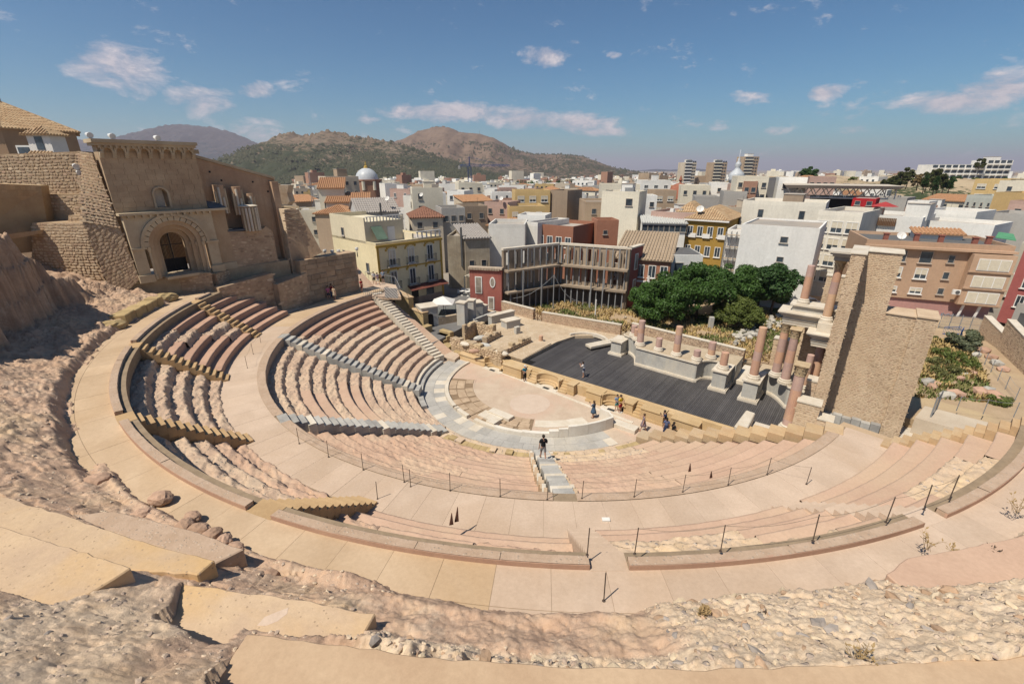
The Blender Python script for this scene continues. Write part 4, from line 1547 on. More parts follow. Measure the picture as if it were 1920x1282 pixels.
STV = [stone_mesh(i) for i in range(10)]
STME = []
for i,(vs,fs) in enumerate(STV):
 for m in RST:
  me = bpy.data.meshes.new('stone')
  me.from_pydata(vs,[],fs)
  me.materials.append(m)
  STME.append(me)


def lay_stones(parent,p00,p10,p11,p01,size,limit=300,hsize=None,skip=None,proud=.017,seed=1,mats=None,aspect=1.45,lift=0.0):
 """cover the four-cornered face with stones in wavering courses; the biggest 'limit' are objects, the rest one mesh"""
 rn = random.Random(seed)
 p00,p10,p11,p01 = map(Vector,(p00,p10,p11,p01))
 W = ((p10 - p00).length + (p11 - p01).length) / 2
 H_ = ((p01 - p00).length + (p11 - p10).length) / 2
 hs = hsize or size / aspect
 rows = max(1,int(H_ / hs))
 cells = []
 for r in range(rows):
  x = -rn.random() * size
  while x < W:
   wd = size * rn.uniform(.45,1.6)
   u = (x + wd / 2) / W
   v = (r + .5 + rn.uniform(-.16,.16)) / rows
   if 0.0 < u < 1.0 and not (skip and skip(u,v)):
    cells.append((u,v,wd * .90,hs * rn.uniform(.66,.98)))
   x += wd
 rn.shuffle(cells)
 nrm = (p10 - p00).cross(p01 - p00).normalized()
 p00,p10,p11,p01 = [q + nrm * lift for q in (p00,p10,p11,p01)]
 ex = (p10 - p00).normalized()
 rest = [MB(),MB(),MB()]
 for k,(u,v,wd,hh) in enumerate(cells):
  c = (p00 * (1 - u) + p10 * u) * (1 - v) + (p01 * (1 - u) + p11 * u) * v
  a = rn.uniform(-.12,.12)
  x_ = (ex * math.cos(a) + nrm.cross(ex) * math.sin(a)).normalized()
  y_ = nrm.cross(x_)
  M = Matrix((x_ * wd,y_ * hh,nrm * (proud * 4.2))).transposed()
  mi = rn.choice(mats or (0,0,1,1,1,2))
  si = rn.randrange(10)
  if k < limit:
   o = bpy.data.objects.new('stone',STME[si * 3 + mi])
   COL.objects.link(o)
   o.parent = parent
   m4 = M.to_4x4()
   m4.translation = c - wloc(parent)
   o.matrix_basis = m4
  else:
   rest[mi].add([c + M @ Vector(q) for q in STV[si][0]],STV[si][1])
 for i,mb in enumerate(rest):
  if mb.v:
   mb.build('small_stones',RST[i],parent,kind='stuff')


def lface(b0,a0,z0,b1,a1,z1):
 return L(b0,a0,z0),L(b1,a1,z0),L(b1,a1,z1),L(b0,a0,z1)


# ------------------------------------------------------------------ the tower wall right of the stage
tw = thing('tower_wall','tall tan rubble masonry tower wall right of the stage','wall',L(25,8,0))
MB().lbox(23.2,7.0,-.3,25.25,9.2,14.95).build('wall_core',MORT,tw)
MB().lbox(25.25,7.0,-.3,27.0,9.2,10.65).build('wall_core',MORT,tw)
MB().lbox(27.0,6.75,-.3,28.15,9.2,10.75).build('pilaster',MORT,tw)
MB().lbox(22.38,4.7,-.3,23.2,9.2,15.0).build('buttress',MORT,tw)
MB().lbox(22.3,4.62,15.004,23.28,9.28,15.06).build('coping',PALEM,tw)
MB().lbox(23.28,6.9,14.955,25.35,9.28,15.02).build('coping',PALEM,tw)
MB().lbox(25.255,6.9,10.655,27.0,9.28,10.73).build('coping',MORT,tw)
MB().lbox(27.0,6.66,10.755,28.24,9.28,10.85).build('coping',MORT,tw)
lay_stones(tw,*lface(22.38,4.7,.5,23.2,4.7,15.0),.22,60,seed=1,hsize=.125)
lay_stones(tw,*lface(23.2,7.0,1.8,25.25,7.0,14.95),.22,110,seed=2,hsize=.125)
lay_stones(tw,*lface(25.25,7.0,1.8,27.0,7.0,10.65),.22,80,seed=3,hsize=.125)
lay_stones(tw,*lface(27.0,6.75,.3,28.15,6.75,10.75),.22,50,seed=4,hsize=.125)
lay_stones(tw,*lface(22.38,9.2,.3,22.38,4.7,15.0),.24,0,seed=5,hsize=.14)
lay_stones(tw,*lface(23.2,4.7,.3,23.2,7.0,15.0),.24,0,seed=6,hsize=.14)
lay_stones(tw,*lface(28.15,6.75,.3,28.15,9.2,10.75),.24,0,seed=7,hsize=.14)
for k in range(6):
 MB().lbox(23.25 + .62 * k,6.55,.9,23.25 + .62 * k + .6,6.99,1.9 + .1 * (k % 2)).build('ashlar',GREYM,tw,bevel=.015)
# low rubble walls in front of it
for lab,(b0,a0,b1,a1,z0,z1) in {'upper low rubble wall between the big column and the tower': (21.7,4.75,22.35,5.9,1.0,5.0),'low square rubble wall right of the big near column': (21.5,2.6,23.0,3.9,.6,4.0),'lowest rubble wall step at the foot of the tower': (23.0,2.5,23.95,3.7,.3,3.05)}.items():
 t = thing('rubble_wall',lab,'wall',L((b0 + b1) / 2,a0,z0))
 MB().lbox(b0,a0,z0 - 1,b1,a1,z1).build('wall_core',MORT,t)
 lay_stones(t,*lface(b0,a0,z0,b1,a0,z1),.3,70,seed=9,hsize=.17)
 lay_stones(t,*lface(b0,a1,z0,b0,a0,z1),.3,20,seed=10,hsize=.17)
 MB().lbox(b0 - .05,a0 - .06,z1 + .003,b1 + .05,a1,z1 + .1).build('coping',PALEM,t)
# wall panels behind the upper columns
for lab,(b0,a0,b1,a1,z0,z1) in {'rubble wall panel behind the upper columns': (20.9,12.4,22.3,13.2,3,11.9),'rubble wall stub behind the lone tall column': (18.1,11.6,19.6,12.4,2,5.7),'rubble wall panel under the entablature': (20.3,11.4,22.3,12.2,2,7.6)}.items():
 t = thing('rubble_wall',lab,'wall',L((b0 + b1) / 2,a0,z0))
 MB().lbox(b0,a0,z0 - 1,b1,a1,z1).build('wall_core',MORT,t)
 lay_stones(t,*lface(b0,a0,z0,b1,a0,z1),.3,70,seed=12,hsize=.17)
 MB().lbox(b0 - .05,a0 - .05,z1 + .003,b1 + .05,a1 + .05,z1 + .1).build('coping',PALEM,t)
# pale beam and low wall at the near right corner of the stage
MB().hexa([L(18.0,-.2,.6),L(18.9,-.3,.6),L(18.9,2.6,.6),L(18.2,2.7,.6),L(18.0,-.2,1.9),L(18.9,-.3,1.9),L(18.9,2.6,2.1),L(18.2,2.7,2.1)]).build('stone_beam',PALEM,None,bevel=.06,label='long pale stone beam at the near right corner of the stage',cat='stone block')
MB().lbox(18.95,.3,0,21.3,.8,1.75).build('end_wall',PUL,None,label='plain tan wall behind the pale beam at the stage corner',cat='wall')
MB().lbox(15.6,9.9,1.0,17.4,14.5,ZS_ + .35).build('ramp_slab',PALEM,None,label='pale stone ramp between the two podiums',cat='ramp')
# flat tan landing at the right end of the lower walkway and the floor beyond
MB().prism([(q.x,q.y) for q in [PR(24.4,10.9),PR(27.6,10.9),PR(27.4,8.3),PR(24.6,8.0)]],4,Z1 - .02).build('landing',SAND,kind='structure')
MB().prism([(q.x,q.y) for q in [L(18,-7),L(36,-2.5),L(36,9),L(29.4,9.5),L(28.2,9.3),L(28.2,3.0),L(19,2.8)]],-.5,1.25).build('parodos_floor',mat('pale_floor',(.56,.50,.42),(.50,.44,.36),scale=.5,fine=6,bump=.06),kind='structure')

# ------------------------------------------------------------------ old cathedral ruins on the left
BROWNP = mat('brown_ashlar',(0.46,0.335,0.215),(0.39,0.275,0.175),(0.51,0.39,0.255),scale=0.7,fine=9,bump=.25,tint=.05)
PORT = mat('portal_stone',(0.50,0.40,0.27),(0.43,0.335,0.225),(0.54,0.45,0.31),scale=0.8,fine=9,bump=.2,tint=.05)
F0 = Vector((-33.42,39.46,0))
FE,FN = Vector((.6,.8,0)),Vector((.8,-.6,0))


def FA(s,d,z):
 return F0 + FE * s + FN * d + Vector((0,0,z))


def fbox(mb,s0,d0,z0,s1,d1,z1):
 return mb.hexa([FA(s0,d1,z0),FA(s1,d1,z0),FA(s1,d0,z0),FA(s0,d0,z0),FA(s0,d1,z1),FA(s1,d1,z1),FA(s1,d0,z1),FA(s0,d0,z1)])


def farch(mb,c,r0,r1,zc,d0,d1,n_=14,full=PI):
 """half ring of stone between radii r0 and r1"""
 for k in range(n_):
  t0,t1 = full * k / n_,full * (k + 1) / n_
  q = lambda r,t,d: FA(c - r * math.cos(t),d,zc + r * math.sin(t))
  mb.hexa([q(r0,t0,d1),q(r1,t0,d1),q(r1,t0,d0),q(r0,t0,d0),q(r0,t1,d1),q(r1,t1,d1),q(r1,t1,d0),q(r0,t1,d0)])
 return mb


def farch_fill(mb,s0,s1,ztop,c,r,zc,d0,d1,n_=14):
 """wall above a half-round opening, from s0 to s1 up to ztop"""
 xs = [c - r * math.cos(PI * k / n_) for k in range(n_ + 1)]
 zs = [zc + r * math.sin(PI * k / n_) for k in range(n_ + 1)]
 for k in range(n_):
  mb.hexa([FA(xs[k],d1,zs[k]),FA(xs[k + 1],d1,zs[k + 1]),FA(xs[k + 1],d0,zs[k + 1]),FA(xs[k],d0,zs[k]),
                 FA(xs[k],d1,ztop),FA(xs[k + 1],d1,ztop),FA(xs[k + 1],d0,ztop),FA(xs[k],d0,ztop)])
 fbox(mb,s0,d0,zc,c - r,d1,ztop)
 fbox(mb,c + r,d0,zc,s1,d1,ztop)
 return mb


fa = thing('cathedral_facade','brown cathedral front with a battlement of little arches and a round-arched portal','facade',FA(3.8,0,11.2))
# upper wall with the little niche window
mb = MB()
fbox(mb,.2,-1.2,17.0,7.2,0,17.35)
fbox(mb,.2,-1.2,17.35,3.2,0,18.45)
fbox(mb,4.2,-1.2,17.35,7.2,0,18.45)
farch_fill(mb,.2,7.2,22.3,3.7,.5,18.45,-1.2,0)
mb.build('wall',BROWNP,fa)
rn = random.Random(5)
for row in range(11):
 z0 = 17.02 + row * .44
 s = .2 - rn.random() * .5
 while s < 7.15:
  wd = rn.uniform(.55,.95)
  s0,s1 = max(s,.2),min(s + wd - .02,7.2)
  inside = (s1 > 3.15 and s0 < 4.25 and z0 < 19.05)
  if s1 - s0 > .1 and not inside and z0 < 21.5:
   fbox(MB(),s0,.002,z0,s1,.028 + rn.uniform(0,.012),z0 + .42).build('ashlar',BROWNP,fa)
  s += wd
farch(MB(),3.7,.5,.66,18.45,.03,.12).build('niche_arch',PORT,fa)
fbox(MB(),3.04,.03,17.3,3.2,.12,18.45).build('niche_jamb',PORT,fa)
fbox(MB(),4.2,.03,17.3,4.36,.12,18.45).build('niche_jamb',PORT,fa)
fbox(MB(),3.35,-.75,17.35,4.05,-.55,18.9).build('niche_back',PALEM,fa)
# corbel table
bay = 6.6 / 8
for k in range(9):
 s = .35 + bay * k
 c = MB()
 for j,(h,d) in enumerate([(.0,.16),(.16,.28),(.32,.40)]):
  fbox(c,s - .13,.0,21.38 + h,s + .13,d,21.38 + h + .158)
 c.build('corbel',PORT,fa)
 if k < 8:
  m_ = MB()
  farch_fill(m_,s + .02,s + bay - .02,22.3,s + bay / 2,.27,21.86,.0,.42,8)
  m_.build('small_arch',PORT,fa)
for k in range(19):
 fbox(MB(),.18 + .37 * k,.425,22.13,.34 + .37 * k,.58,22.3).build('dentil',PORT,fa)
fbox(MB(),-.05,-1.3,22.303,7.15,.6,22.5).build('cornice',PORT,fa)
fbox(MB(),-.2,-1.4,22.503,7.25,.78,22.78).build('cornice',PORT,fa)
# portal block
mb = MB()
fbox(mb,.4,.0,11.1,1.3,.55,14.1)
fbox(mb,6.3,.0,11.1,7.2,.55,14.1)
farch_fill(mb,.4,7.2,16.85,3.8,2.5,14.1,.0,.55,20)
o = mb.build('portal_wall',PORT,fa)
for s0,s1 in ((.34,1.45),(6.15,7.27)):
 fbox(MB(),s0,.553,13.95,s1,.68,14.12).build('impost',PORT,fa)
 fbox(MB(),s0 - .02,.5,11.1,s1 + .02,.75,11.75).build('plinth',PORT,fa)
rads = [(2.5,.42,.66),(2.1,-.05,.4),(1.72,-.5,.0),(1.36,-1.0,-.45)]
for j,(r,d0,d1) in enumerate(rads):
 if j == 0:
  farch(MB(),3.8,2.48,2.72,14.1,.553,.70,20).build('hood_mould',PORT,fa)
  vs = 15
  for k in range(vs):
   t0,t1 = PI * (k + .06) / vs,PI * (k + .94) / vs
   m_ = MB()
   q = lambda rr,t,d: FA(3.8 - rr * math.cos(t),d,14.1 + rr * math.sin(t))
   m_.hexa([q(2.12,t0,.62),q(2.46,t0,.62),q(2.46,t0,.1),q(2.12,t0,.1),q(2.12,t1,.62),q(2.46,t1,.62),q(2.46,t1,.1),q(2.12,t1,.1)])
   m_.build('carved_voussoir',PORT,fa)
 else:
  farch(MB(),3.8,r - .36,r + .02,14.1,d0,d1,18).build('arch_order',BROWNP,fa)
  for sg in (-1,1):
   x = 3.8 + sg * (r - .17)
   fbox(MB(),x - .19,d0,11.2,x + .19,d1,14.1).build('jamb',BROWNP,fa)
   MB().lathe(FA(3.8 + sg * (r + .06),d1 + .06,11.25),[(.15,0),(.15,.3),(.10,.38),(.085,2.4),(.15,2.6),(.16,2.85)],10).build('colonnette',PORT,fa)
fbox(MB(),2.3,-1.6,11.1,5.3,.9,11.35).build('threshold',PORT,fa)
# flank with its sloping slate and string course
fbox(MB(),7.2,-1.0,11.1,8.6,.12,16.8).build('flank_wall',BROWNP,fa)
fbox(MB(),7.15,-1.0,11.1,8.68,.22,11.75).build('plinth',PORT,fa)
fbox(MB(),.15,.0,16.853,8.65,.85,17.05).build('string_course',PORT,fa)
MB().hexa([FA(7.2,.7,17.06),FA(8.6,.7,17.06),FA(8.6,-1,17.06),FA(7.2,-1,17.06),FA(7.2,.6,17.12),FA(8.5,.5,17.12),FA(8.5,-1,17.5),FA(7.2,-1,17.75)]).build('slate_cap',mat('slate',(.14,.15,.16),scale=2),fa)
for k in range(13):
 fbox(MB(),.7 + .52 * k,.55,16.62,.88 + .52 * k,.78,16.85).build('corbel',PORT,fa)
# gate
IRON = mat('black_iron',(.012,.012,.014),rough=.5,bump=0)
gt = thing('iron_gate','black iron double gate with bars in the cathedral portal','gate',FA(3.8,-1.2,11.35))
for s in np.linspace(2.85,4.75,19):
 top = 14.1 + math.sqrt(max(0,1.0 - (s - 3.8) ** 2)) * 1.0
 MB().tube([FA(s,-1.2,11.4),FA(s,-1.2,top)],.016,5).build('bar',IRON,gt)
for z,w_ in ((11.45,.05),(12.6,.05),(13.9,.06)):
 fbox(MB(),2.8,-1.24,z,4.8,-1.17,z + w_).build('rail',IRON,gt)
fbox(MB(),2.82,-1.23,11.5,3.77,-1.215,12.6).build('gate_panel',IRON,gt)
fbox(MB(),3.83,-1.23,11.5,4.78,-1.215,12.6).build('gate_panel',IRON,gt)
fbox(MB(),3.76,-1.25,11.4,3.84,-1.15,15.1).build('post',IRON,gt)
# what one sees through the gate: shafts of the nave
nv = thing('nave_piers','sunlit clustered shafts inside the cathedral seen through the gate','pier',FA(3.2,-6,11.3))
for k in range(9):
 MB().lathe(FA(1.2 + .5 * k,-6.2 - .25 * (k % 2),11.3),[(.17,0),(.17,5.6)],8).build('shaft',PORT,nv)
fbox(MB(),-4,-7.6,11,9.5,-7.0,18.0).build('nave_wall',BROWNP,None,label='brown inner wall of the cathedral behind the gate',cat='wall')

# long bare wall running away to the right, sloping top
REDP = mat('reddish_plaster_wall',(0.48,0.33,0.215),(0.40,0.26,0.17),(0.52,0.38,0.26),scale=0.5,fine=7,bump=.35,streak=((.30,.20,.13),.5))
t = thing('nave_wall','long reddish wall with sloping coping behind the ruined piers','wall',FA(12,-1.5,11))
MB().slab([FA(7.1,-1.6,11),FA(14.9,-1.6,11),FA(14.9,-1.6,19.5),FA(7.1,-1.6,21.7)],FN * -.9).build('wall',REDP,t)
MB().slab([FA(7.1,-1.45,21.72),FA(14.9,-1.45,19.52),FA(14.9,-1.45,19.75),FA(7.1,-1.45,21.98)],FN * -1.2).build('coping',PORT,t)
fbox(MB(),7.15,-2.4,21.9,8.0,-1.2,22.25).build('chimney_block',PORT,t)
for s,z in ((9.5,19.4),(10.8,18.6),(12.5,19.2),(13.9,18.2),(8.6,20.2)):
 fbox(MB(),s,-1.6,z,s + .18,-1.585,z + .18).build('putlog_hole_shade',IRON,t)  # thin black plates on the wall paint the shade inside small holes
fbox(MB(),14.2,-1.598,11,14.9,-.9,19.3).build('buttress',REDP,t)
t = thing('ruined_gable','broken pale wall end with a narrow window at the end of the long wall','wall',V(520,400,57))
GABM = mat('pale_ruin_plaster',(.55,.42,.29),(.44,.31,.2),(.6,.5,.38),scale=1.1,fine=7,bump=.5,dist=.05)
for pp_ in ([(492,346),(505,346),(509,410),(496,412)],[(515,348),(541,347),(538,362),(543,378),(536,388),(541,402),(556,412),(517,412)],[(505,345),(515,345),(515,356),(505,356)],[(508,394),(516,394),(517,412),(509,412)]):
 MB().slab([V(x,y,55.5 + (x - 492) * .012) for x,y in pp_],Vector((.2,1.0,0))).build('wall',GABM,t)


def fluted(label,s,d,z0,z1,n_,w_):
 t = thing('ruined_pier',label,'pier',FA(s,d,z0),group='ruined cathedral piers')
 MB().lathe(FA(s,d,z0),[(w_ * .8,0),(w_ * .78,z1 - z0)],14).build('core',REDP,t)
 for k in range(n_):
  q = -2.6 + 3.8 * k / (n_ - 1)
  MB().lathe(FA(s + w_ * .85 * math.cos(q),d - w_ * .85 * math.sin(q),z0),[(.11,0),(.11,(z1 - z0 - .1) * (1 if n_ > 9 else .8 + .2 * math.sin(k * 2.3)))],7).build('shaft',PALEM if k % 3 else PORT,t)
 if n_ > 9: MB().lathe(FA(s,d,z0),[(w_ * .98,z1 - z0),(w_ * 1.0,z1 - z0 + .05),(w_ * .6,z1 - z0 + .16)],9).build('cap',PALEM,t)


fluted('ruined fluted pier right of the portal, upper left one',8.9,-1.0,16.4,19.1,7,.62)
fluted('ruined fluted pier right of the portal, with white shaft',10.4,-.8,16.2,18.9,7,.6)
fluted('small ruined pier farther right along the long wall',11.7,-.9,15.0,18.2,6,.4)
fluted('lower fluted round pier stump above the ruined wall',10.9,-.1,14.6,17.0,11,.95)
# masonry below the piers
RW = mat('ruin_masonry',(0.45,0.325,0.215),(0.36,0.25,0.165),(0.50,0.37,0.245),scale=1.2,fine=7,bump=.7,dist=.06)
t = thing('ruined_wall','ruined brown wall between the portal flank and the broken tower','wall',FA(11.5,.2,10))
MB().slab([FA(8.6,.1,9.3),FA(12.9,.1,9.0),FA(12.9,.1,14.3),FA(12.3,.1,14.9),FA(11.6,.1,14.5),FA(8.6,.1,14.7)],FN * -1.4).build('wall',RW,t)
lay_stones(t,FA(8.6,.1,10.6),FA(12.9,.1,10.2),FA(12.9,.1,14.2),FA(8.6,.1,14.6),.5,120,hsize=.28,seed=31,mats=(0,0,2,2,1))
fbox(MB(),8.5,-1.4,14.71,11.5,.2,14.85).build('coping',mat('slate',(.14,.15,.16)),t)
# broken tower-like buttress; sunlight on its left edge is put into the colour
bt = thing('broken_tower','broken tapering masonry buttress with ragged edge painted as sunlit','ruin',V(555,560,51.5))
P_ = lambda x,y,Y: V(x,y,Y)
MB().slab([P_(545,560,50.8),P_(600,562,52.2),P_(582,485,52.0),P_(604,473,52.6),P_(560,393,52),P_(532,393,51),P_(540,455,51),P_(548,510,50.8)],Vector((-1.8,1.8,0))).build('wall',RW,bt)
MB().slab([P_(512,389,52.1),P_(532.5,393,50.9),P_(540.5,455,50.9),P_(549.5,514,50.7),P_(538,514,51.5),P_(528,455,51.8)],Vector((.3,1.2,0))).build('ragged_edge',mat('painted_sunlit_edge',(.66,.52,.37),(.54,.41,.28),scale=2,bump=.7,dist=.06),bt)
MB().slab([P_(512,388,51.7),P_(561,391,52.1),P_(561,387,52.1),P_(512,384,51.7)],Vector((-1.4,1.6,0))).build('coping',PORT,bt)
lay_stones(bt,P_(549,555,50.75),P_(590,555,51.9),P_(560,398,51.9),P_(534,398,50.9),.5,110,hsize=.26,seed=33,mats=(0,2,2,1))
MB().slab([P_(487,394,52.2),P_(498,398,52.4),P_(511,391,52.8),P_(512,440,52.4),P_(533,512,51.8),P_(505,535,50.0),P_(480,470,50.6),P_(484,440,51.0),P_(479,425,51.0),P_(488,412,51.4)],Vector((-.8,1.2,0))).build('ragged_wall',RW,bt)
# ashlar wall at the end of the lower walkway
t = thing('ashlar_wall','wall of big weathered ashlar blocks at the end of the lower walkway','wall',G(625,560,6.1))
A0,A1 = G(574,570,6.1),G(675,546,6.1)
A0.z = A1.z = 5.6
dn = (A1 - A0).normalized()
inw = Vector((-dn.y,dn.x,0))
MB().slab([A0,A1,A1 + Vector((0,0,5.45)),A0 + Vector((0,0,5.4))],inw * 1.6).build('wall_core',RW,t)
ln = (A1 - A0).length
for r in range(9):
 s = -random.random() * .5
 while s < ln - .1:
  wd = random.uniform(.7,1.5)
  s0,s1 = max(0,s),min(ln,s + wd - .03)
  if s1 - s0 > .15 and random.random() < .94:
   dd = random.uniform(.02,.09)
   q = A0 + dn * s0 - inw * dd + Vector((0,0,.1 + r * .6))
   MB().obox(q,dn * (s1 - s0),inw * (dd - .002),Vector((0,0,.57))).build('ashlar',mat('weathered_ashlar',(.37,.28,.19),(.28,.205,.14),(.42,.33,.23),scale=.9,fine=8,bump=.5,dist=.05,tint=.16),t,bevel=.03)
  s += wd
for k,(x,y) in enumerate([(609,472),(623,473),(635,472),(669,468)]):
 p = V(x,y,56.0 if k < 3 else 57)
 t = thing('floodlight',['leftmost','second','third','last'][k] + ' small white floodlight on the ashlar wall counted from the broken tower','floodlight',p,group='floodlights on the ruins')
 MB().lathe((p.x,p.y,p.z - .1),[(.05,-.3),(.05,0),(.16,.02),(.22,.2),(.2,.36)],10).build('lamp_head',mat('white_enamel',(.7,.7,.68),bump=0,rough=.4),t)
 MB().box(p.x - .04,p.y - .04,p.z - .9,p.x + .04,p.y + .04,p.z - .3).build('bracket',IRON,t)
for k,(s,d) in enumerate([(-.1,.3),(1.3,.3),(4.4,.3)]):
 p = FA(s,d,22.8)
 t = thing('floodlight',['white floodlight on the left corner of the cathedral front','white floodlight above the second little arch of the cathedral front','white floodlight near the middle of the cathedral cornice'][k],'floodlight',p,group='floodlights on the ruins')
 MB().tube([p + Vector((-.25,.1,.3)),p + Vector((.12,-.1,.22)),p + Vector((.22,-.16,.2))],[.13,.22,.22],12).build('lamp_head',mat('white_enamel',(.7,.7,.68),bump=0),t)
 MB().box(p.x - .04,p.y - .04,p.z - .02,p.x + .04,p.y + .04,p.z + .25).build('bracket',IRON,t)
for k,(x,y) in enumerate([(143,313),(150,325)]):
 p = V(x,y,40.6)
 t = thing('floodlight',['upper floodlight on the rubble wall left of the cathedral front','lower floodlight on the rubble wall left of the cathedral front'][k],'floodlight',p,group='floodlights on the ruins')
 MB().tube([p + Vector((-.3,.2,.1)),p + Vector((.2,-.2,0))],[.16,.24],12).build('lamp_head',mat('white_enamel',(.7,.7,.68),bump=0),t)
 MB().tube([p,p + Vector((0,.9,0))],.04,6).build('bracket',IRON,t)

# terrace in front of the portal
TERT = mat('terrace_ground',(.42,.33,.22),(.34,.26,.17),scale=1,fine=6,bump=.3)
q = [G(228,560,9.1),G(407,559,8.3),G(480,540,7.7),G(520,530,7.7),FA(14,.3,0),FA(-1.5,0,0)]
MB().prism([(p.x,p.y) for p in q],6.5,11.12).build('portal_terrace',TERT,kind='structure')
for lab,x0,y0,x1,y1,zb,zt in [('rough stone retaining wall under the portal terrace',232,562,408,561,9.3,11.2),('short rough stone wall right of the portal terrace',408,561,481,542,8.5,11.0)]:
 a,b = G(x0,y0,zb),G(x1,y1,8.5 if x1 < 410 else 7.9)
 d = (b - a).normalized()
 iw = Vector((-d.y,d.x,0))
 t = thing('retaining_wall',lab,'wall',(a + b) / 2)
 a.z = b.z = zb - 1.5
 a,b = a - iw * .4,b - iw * .4
 MB().slab([a - iw * .05,b - iw * .05,b - iw * .05 + Vector((0,0,zt - b.z)),a - iw * .05 + Vector((0,0,zt - a.z))],iw * 1.2).build('wall_core',RW,t)
 a.z = b.z = zb
 lay_stones(t,a - iw * .055,b - iw * .055,b - iw * .055 + Vector((0,0,zt - zb)),a - iw * .055 + Vector((0,0,zt - zb)),.34,130,hsize=.22,seed=int(x0),mats=(0,0,1,2,2))
 MB().slab([a - iw * .08 + Vector((0,0,zt - zb + .003)),b - iw * .08 + Vector((0,0,zt - zb + .003)),b + iw * .7 + Vector((0,0,zt - zb + .003)),a + iw * .7 + Vector((0,0,zt - zb + .003))],Vector((0,0,.07))).build('coping',TERT,t)
for lab,x0,y0,x1,y1,zb,zt,Yo in [('low broken wall of large blocks below the ruined wall',418,574,522,572,6.2,9.9,8.1),('dark rubble footing left of the ashlar wall',530,586,584,568,6.0,9.2,6.1)]:
 a,b = G(x0,y0,Yo),G(x1,y1,Yo - (1.3 if Yo > 7 else 0))
 a.z = b.z = zb
 d = (b - a).normalized()
 iw = Vector((-d.y,d.x,0))
 t = thing('ruined_wall',lab,'wall',(a + b) / 2)
 MB().slab([a,b,b + Vector((0,0,zt - zb + .4)),a + Vector((0,0,zt - zb))],iw * (1.0 if Yo > 7 else 2.2)).build('wall_core',RW,t)
 lay_stones(t,a - iw * .0,b - iw * .0,b + Vector((0,0,zt - zb + .4)),a + Vector((0,0,zt - zb)),.55,90,hsize=.33,seed=int(x0),mats=(0,0,1,2))

# stepped buttress wall left of the cathedral front
RUBW = mat('old_rubble',(0.40,0.28,0.175),(0.32,0.22,0.135),(0.46,0.345,0.225),scale=1.0,fine=6,bump=.8,dist=.07)
bw = thing('stepped_buttress','big stepped rubble buttress wall left of the cathedral front','wall',V(180,560,39))
b0,b1,b2,b3,b4,b5 = V(217,568,38.2),V(262,524,39.4),V(172,288,39.7),V(146,284,41.5),V(158,372,40.2),V(155,418,38.3)
l5,l5b = V(60,418,38.35),V(60,575,38.35)
m1_ = b1.lerp(b2,.42)
for A_ in ((b0,b1,m1_,b5),(b5,m1_,b2,b3)):
 bl_ = lambda u,v: (A_[0] * (1 - u) + A_[1] * u) * (1 - v) + (A_[3] * (1 - u) + A_[2] * u) * v
 MB().add([bl_(i / 8,j / 8) for i in range(9) for j in range(9)],[(i * 9 + j,i * 9 + 9 + j,i * 9 + 10 + j,i * 9 + 1 + j) for i in range(8) for j in range(8)]).build('battered_face',RUBW,bw)
lay_stones(bw,b0,b1,m1_,b5,.36,60,hsize=.26,seed=51,mats=(0,0,1,2,2))
lay_stones(bw,b5,m1_,b2,b3,.36,60,hsize=.26,seed=53,mats=(0,0,1,2,2),lift=.10)
f_ = lambda a,b,c,d,ext: MB().slab([a,b,c,d],ext)
f_(l5b,V(214,568,38.3),b5,l5,Vector((0,4,0))).build('step_wall',RUBW,bw)
lay_stones(bw,V(60,560,38.3),V(212,566,38.2),b5,l5,.36,120,hsize=.24,seed=52,mats=(0,1,1,2))
for (x0,x1,yt,yb,Y) in [(128,164,404,420,39.2),(140,163,384,408,40.0),(76,156,364,388,40.8),(-60,150,284,368,41.8)]:
 f_(V(x0,yb + 40,Y),V(x1,yb + 40,Y),V(x1,yt,Y),V(x0,yt + (8 if x0 < 0 else 0),Y),Vector((0,3,0))).build('step_wall',RUBW,bw)
 lay_stones(bw,V(x0,yb + 8,Y - .02),V(x1,yb + 8,Y - .02),V(x1,yt + 2,Y - .02),V(x0,yt + (9 if x0 < 0 else 2),Y - .02),.38,60 if x0 > 0 else 110,hsize=.26,seed=int(60 + x0),mats=(0,1,1,2))
t = thing('block_panel_wall','smooth tan wall of regular blocks at the left edge','wall',V(20,420,38.6))
c0,c1,c2,c3 = V(-120,440,35.0),V(82,424,39.8),V(76,348,39.8),V(-120,340,35.0)
MB().slab([c0 - Vector((0,0,2)),c1 - Vector((0,0,2)),c2,c3],Vector((-.3,1,0))).build('wall_core',TANB,t)
dd = (c1 - c0).normalized()
nn = dd.cross(Vector((0,0,1))).normalized()
for r in range(8):
 for k in range(18):
  u0,u1 = (k + .5 * (r % 2)) / 18.5,(k + 1 + .5 * (r % 2)) / 18.5
  v0,v1 = r / 8,(r + 1) / 8
  bl = lambda u,v: (c0 * (1 - u) + c1 * u) * (1 - v) + (c3 * (1 - u) + c2 * u) * v
  if u1 < 1.0 and u0 > .35:
   MB().slab([bl(u0 + .001,v0 + .006),bl(u1 - .001,v0 + .006),bl(u1 - .001,v1 - .006),bl(u0 + .001,v1 - .006)],nn * .03).build('block',TANB,t)
MB().slab([V(-120,470,34),V(70,440,37.8),V(70,432,37.8),V(-120,458,34)],Vector((0,1.2,0))).build('kerb',RUBW,None,label='low stone kerb at the top of the cliff, left edge',cat='kerb')

# polygonal tile-roofed building at the upper left corner
TILE = mat('roof_tile',(0.42,0.29,0.17),(0.34,0.22,0.125),(0.46,0.34,0.21),scale=2.5,fine=9,bump=.3,tint=.1)
TILEO = mat('orange_roof_tile',(0.46,0.26,0.145),(0.39,0.215,0.115),scale=2.0,fine=9,bump=.3,tint=.06)


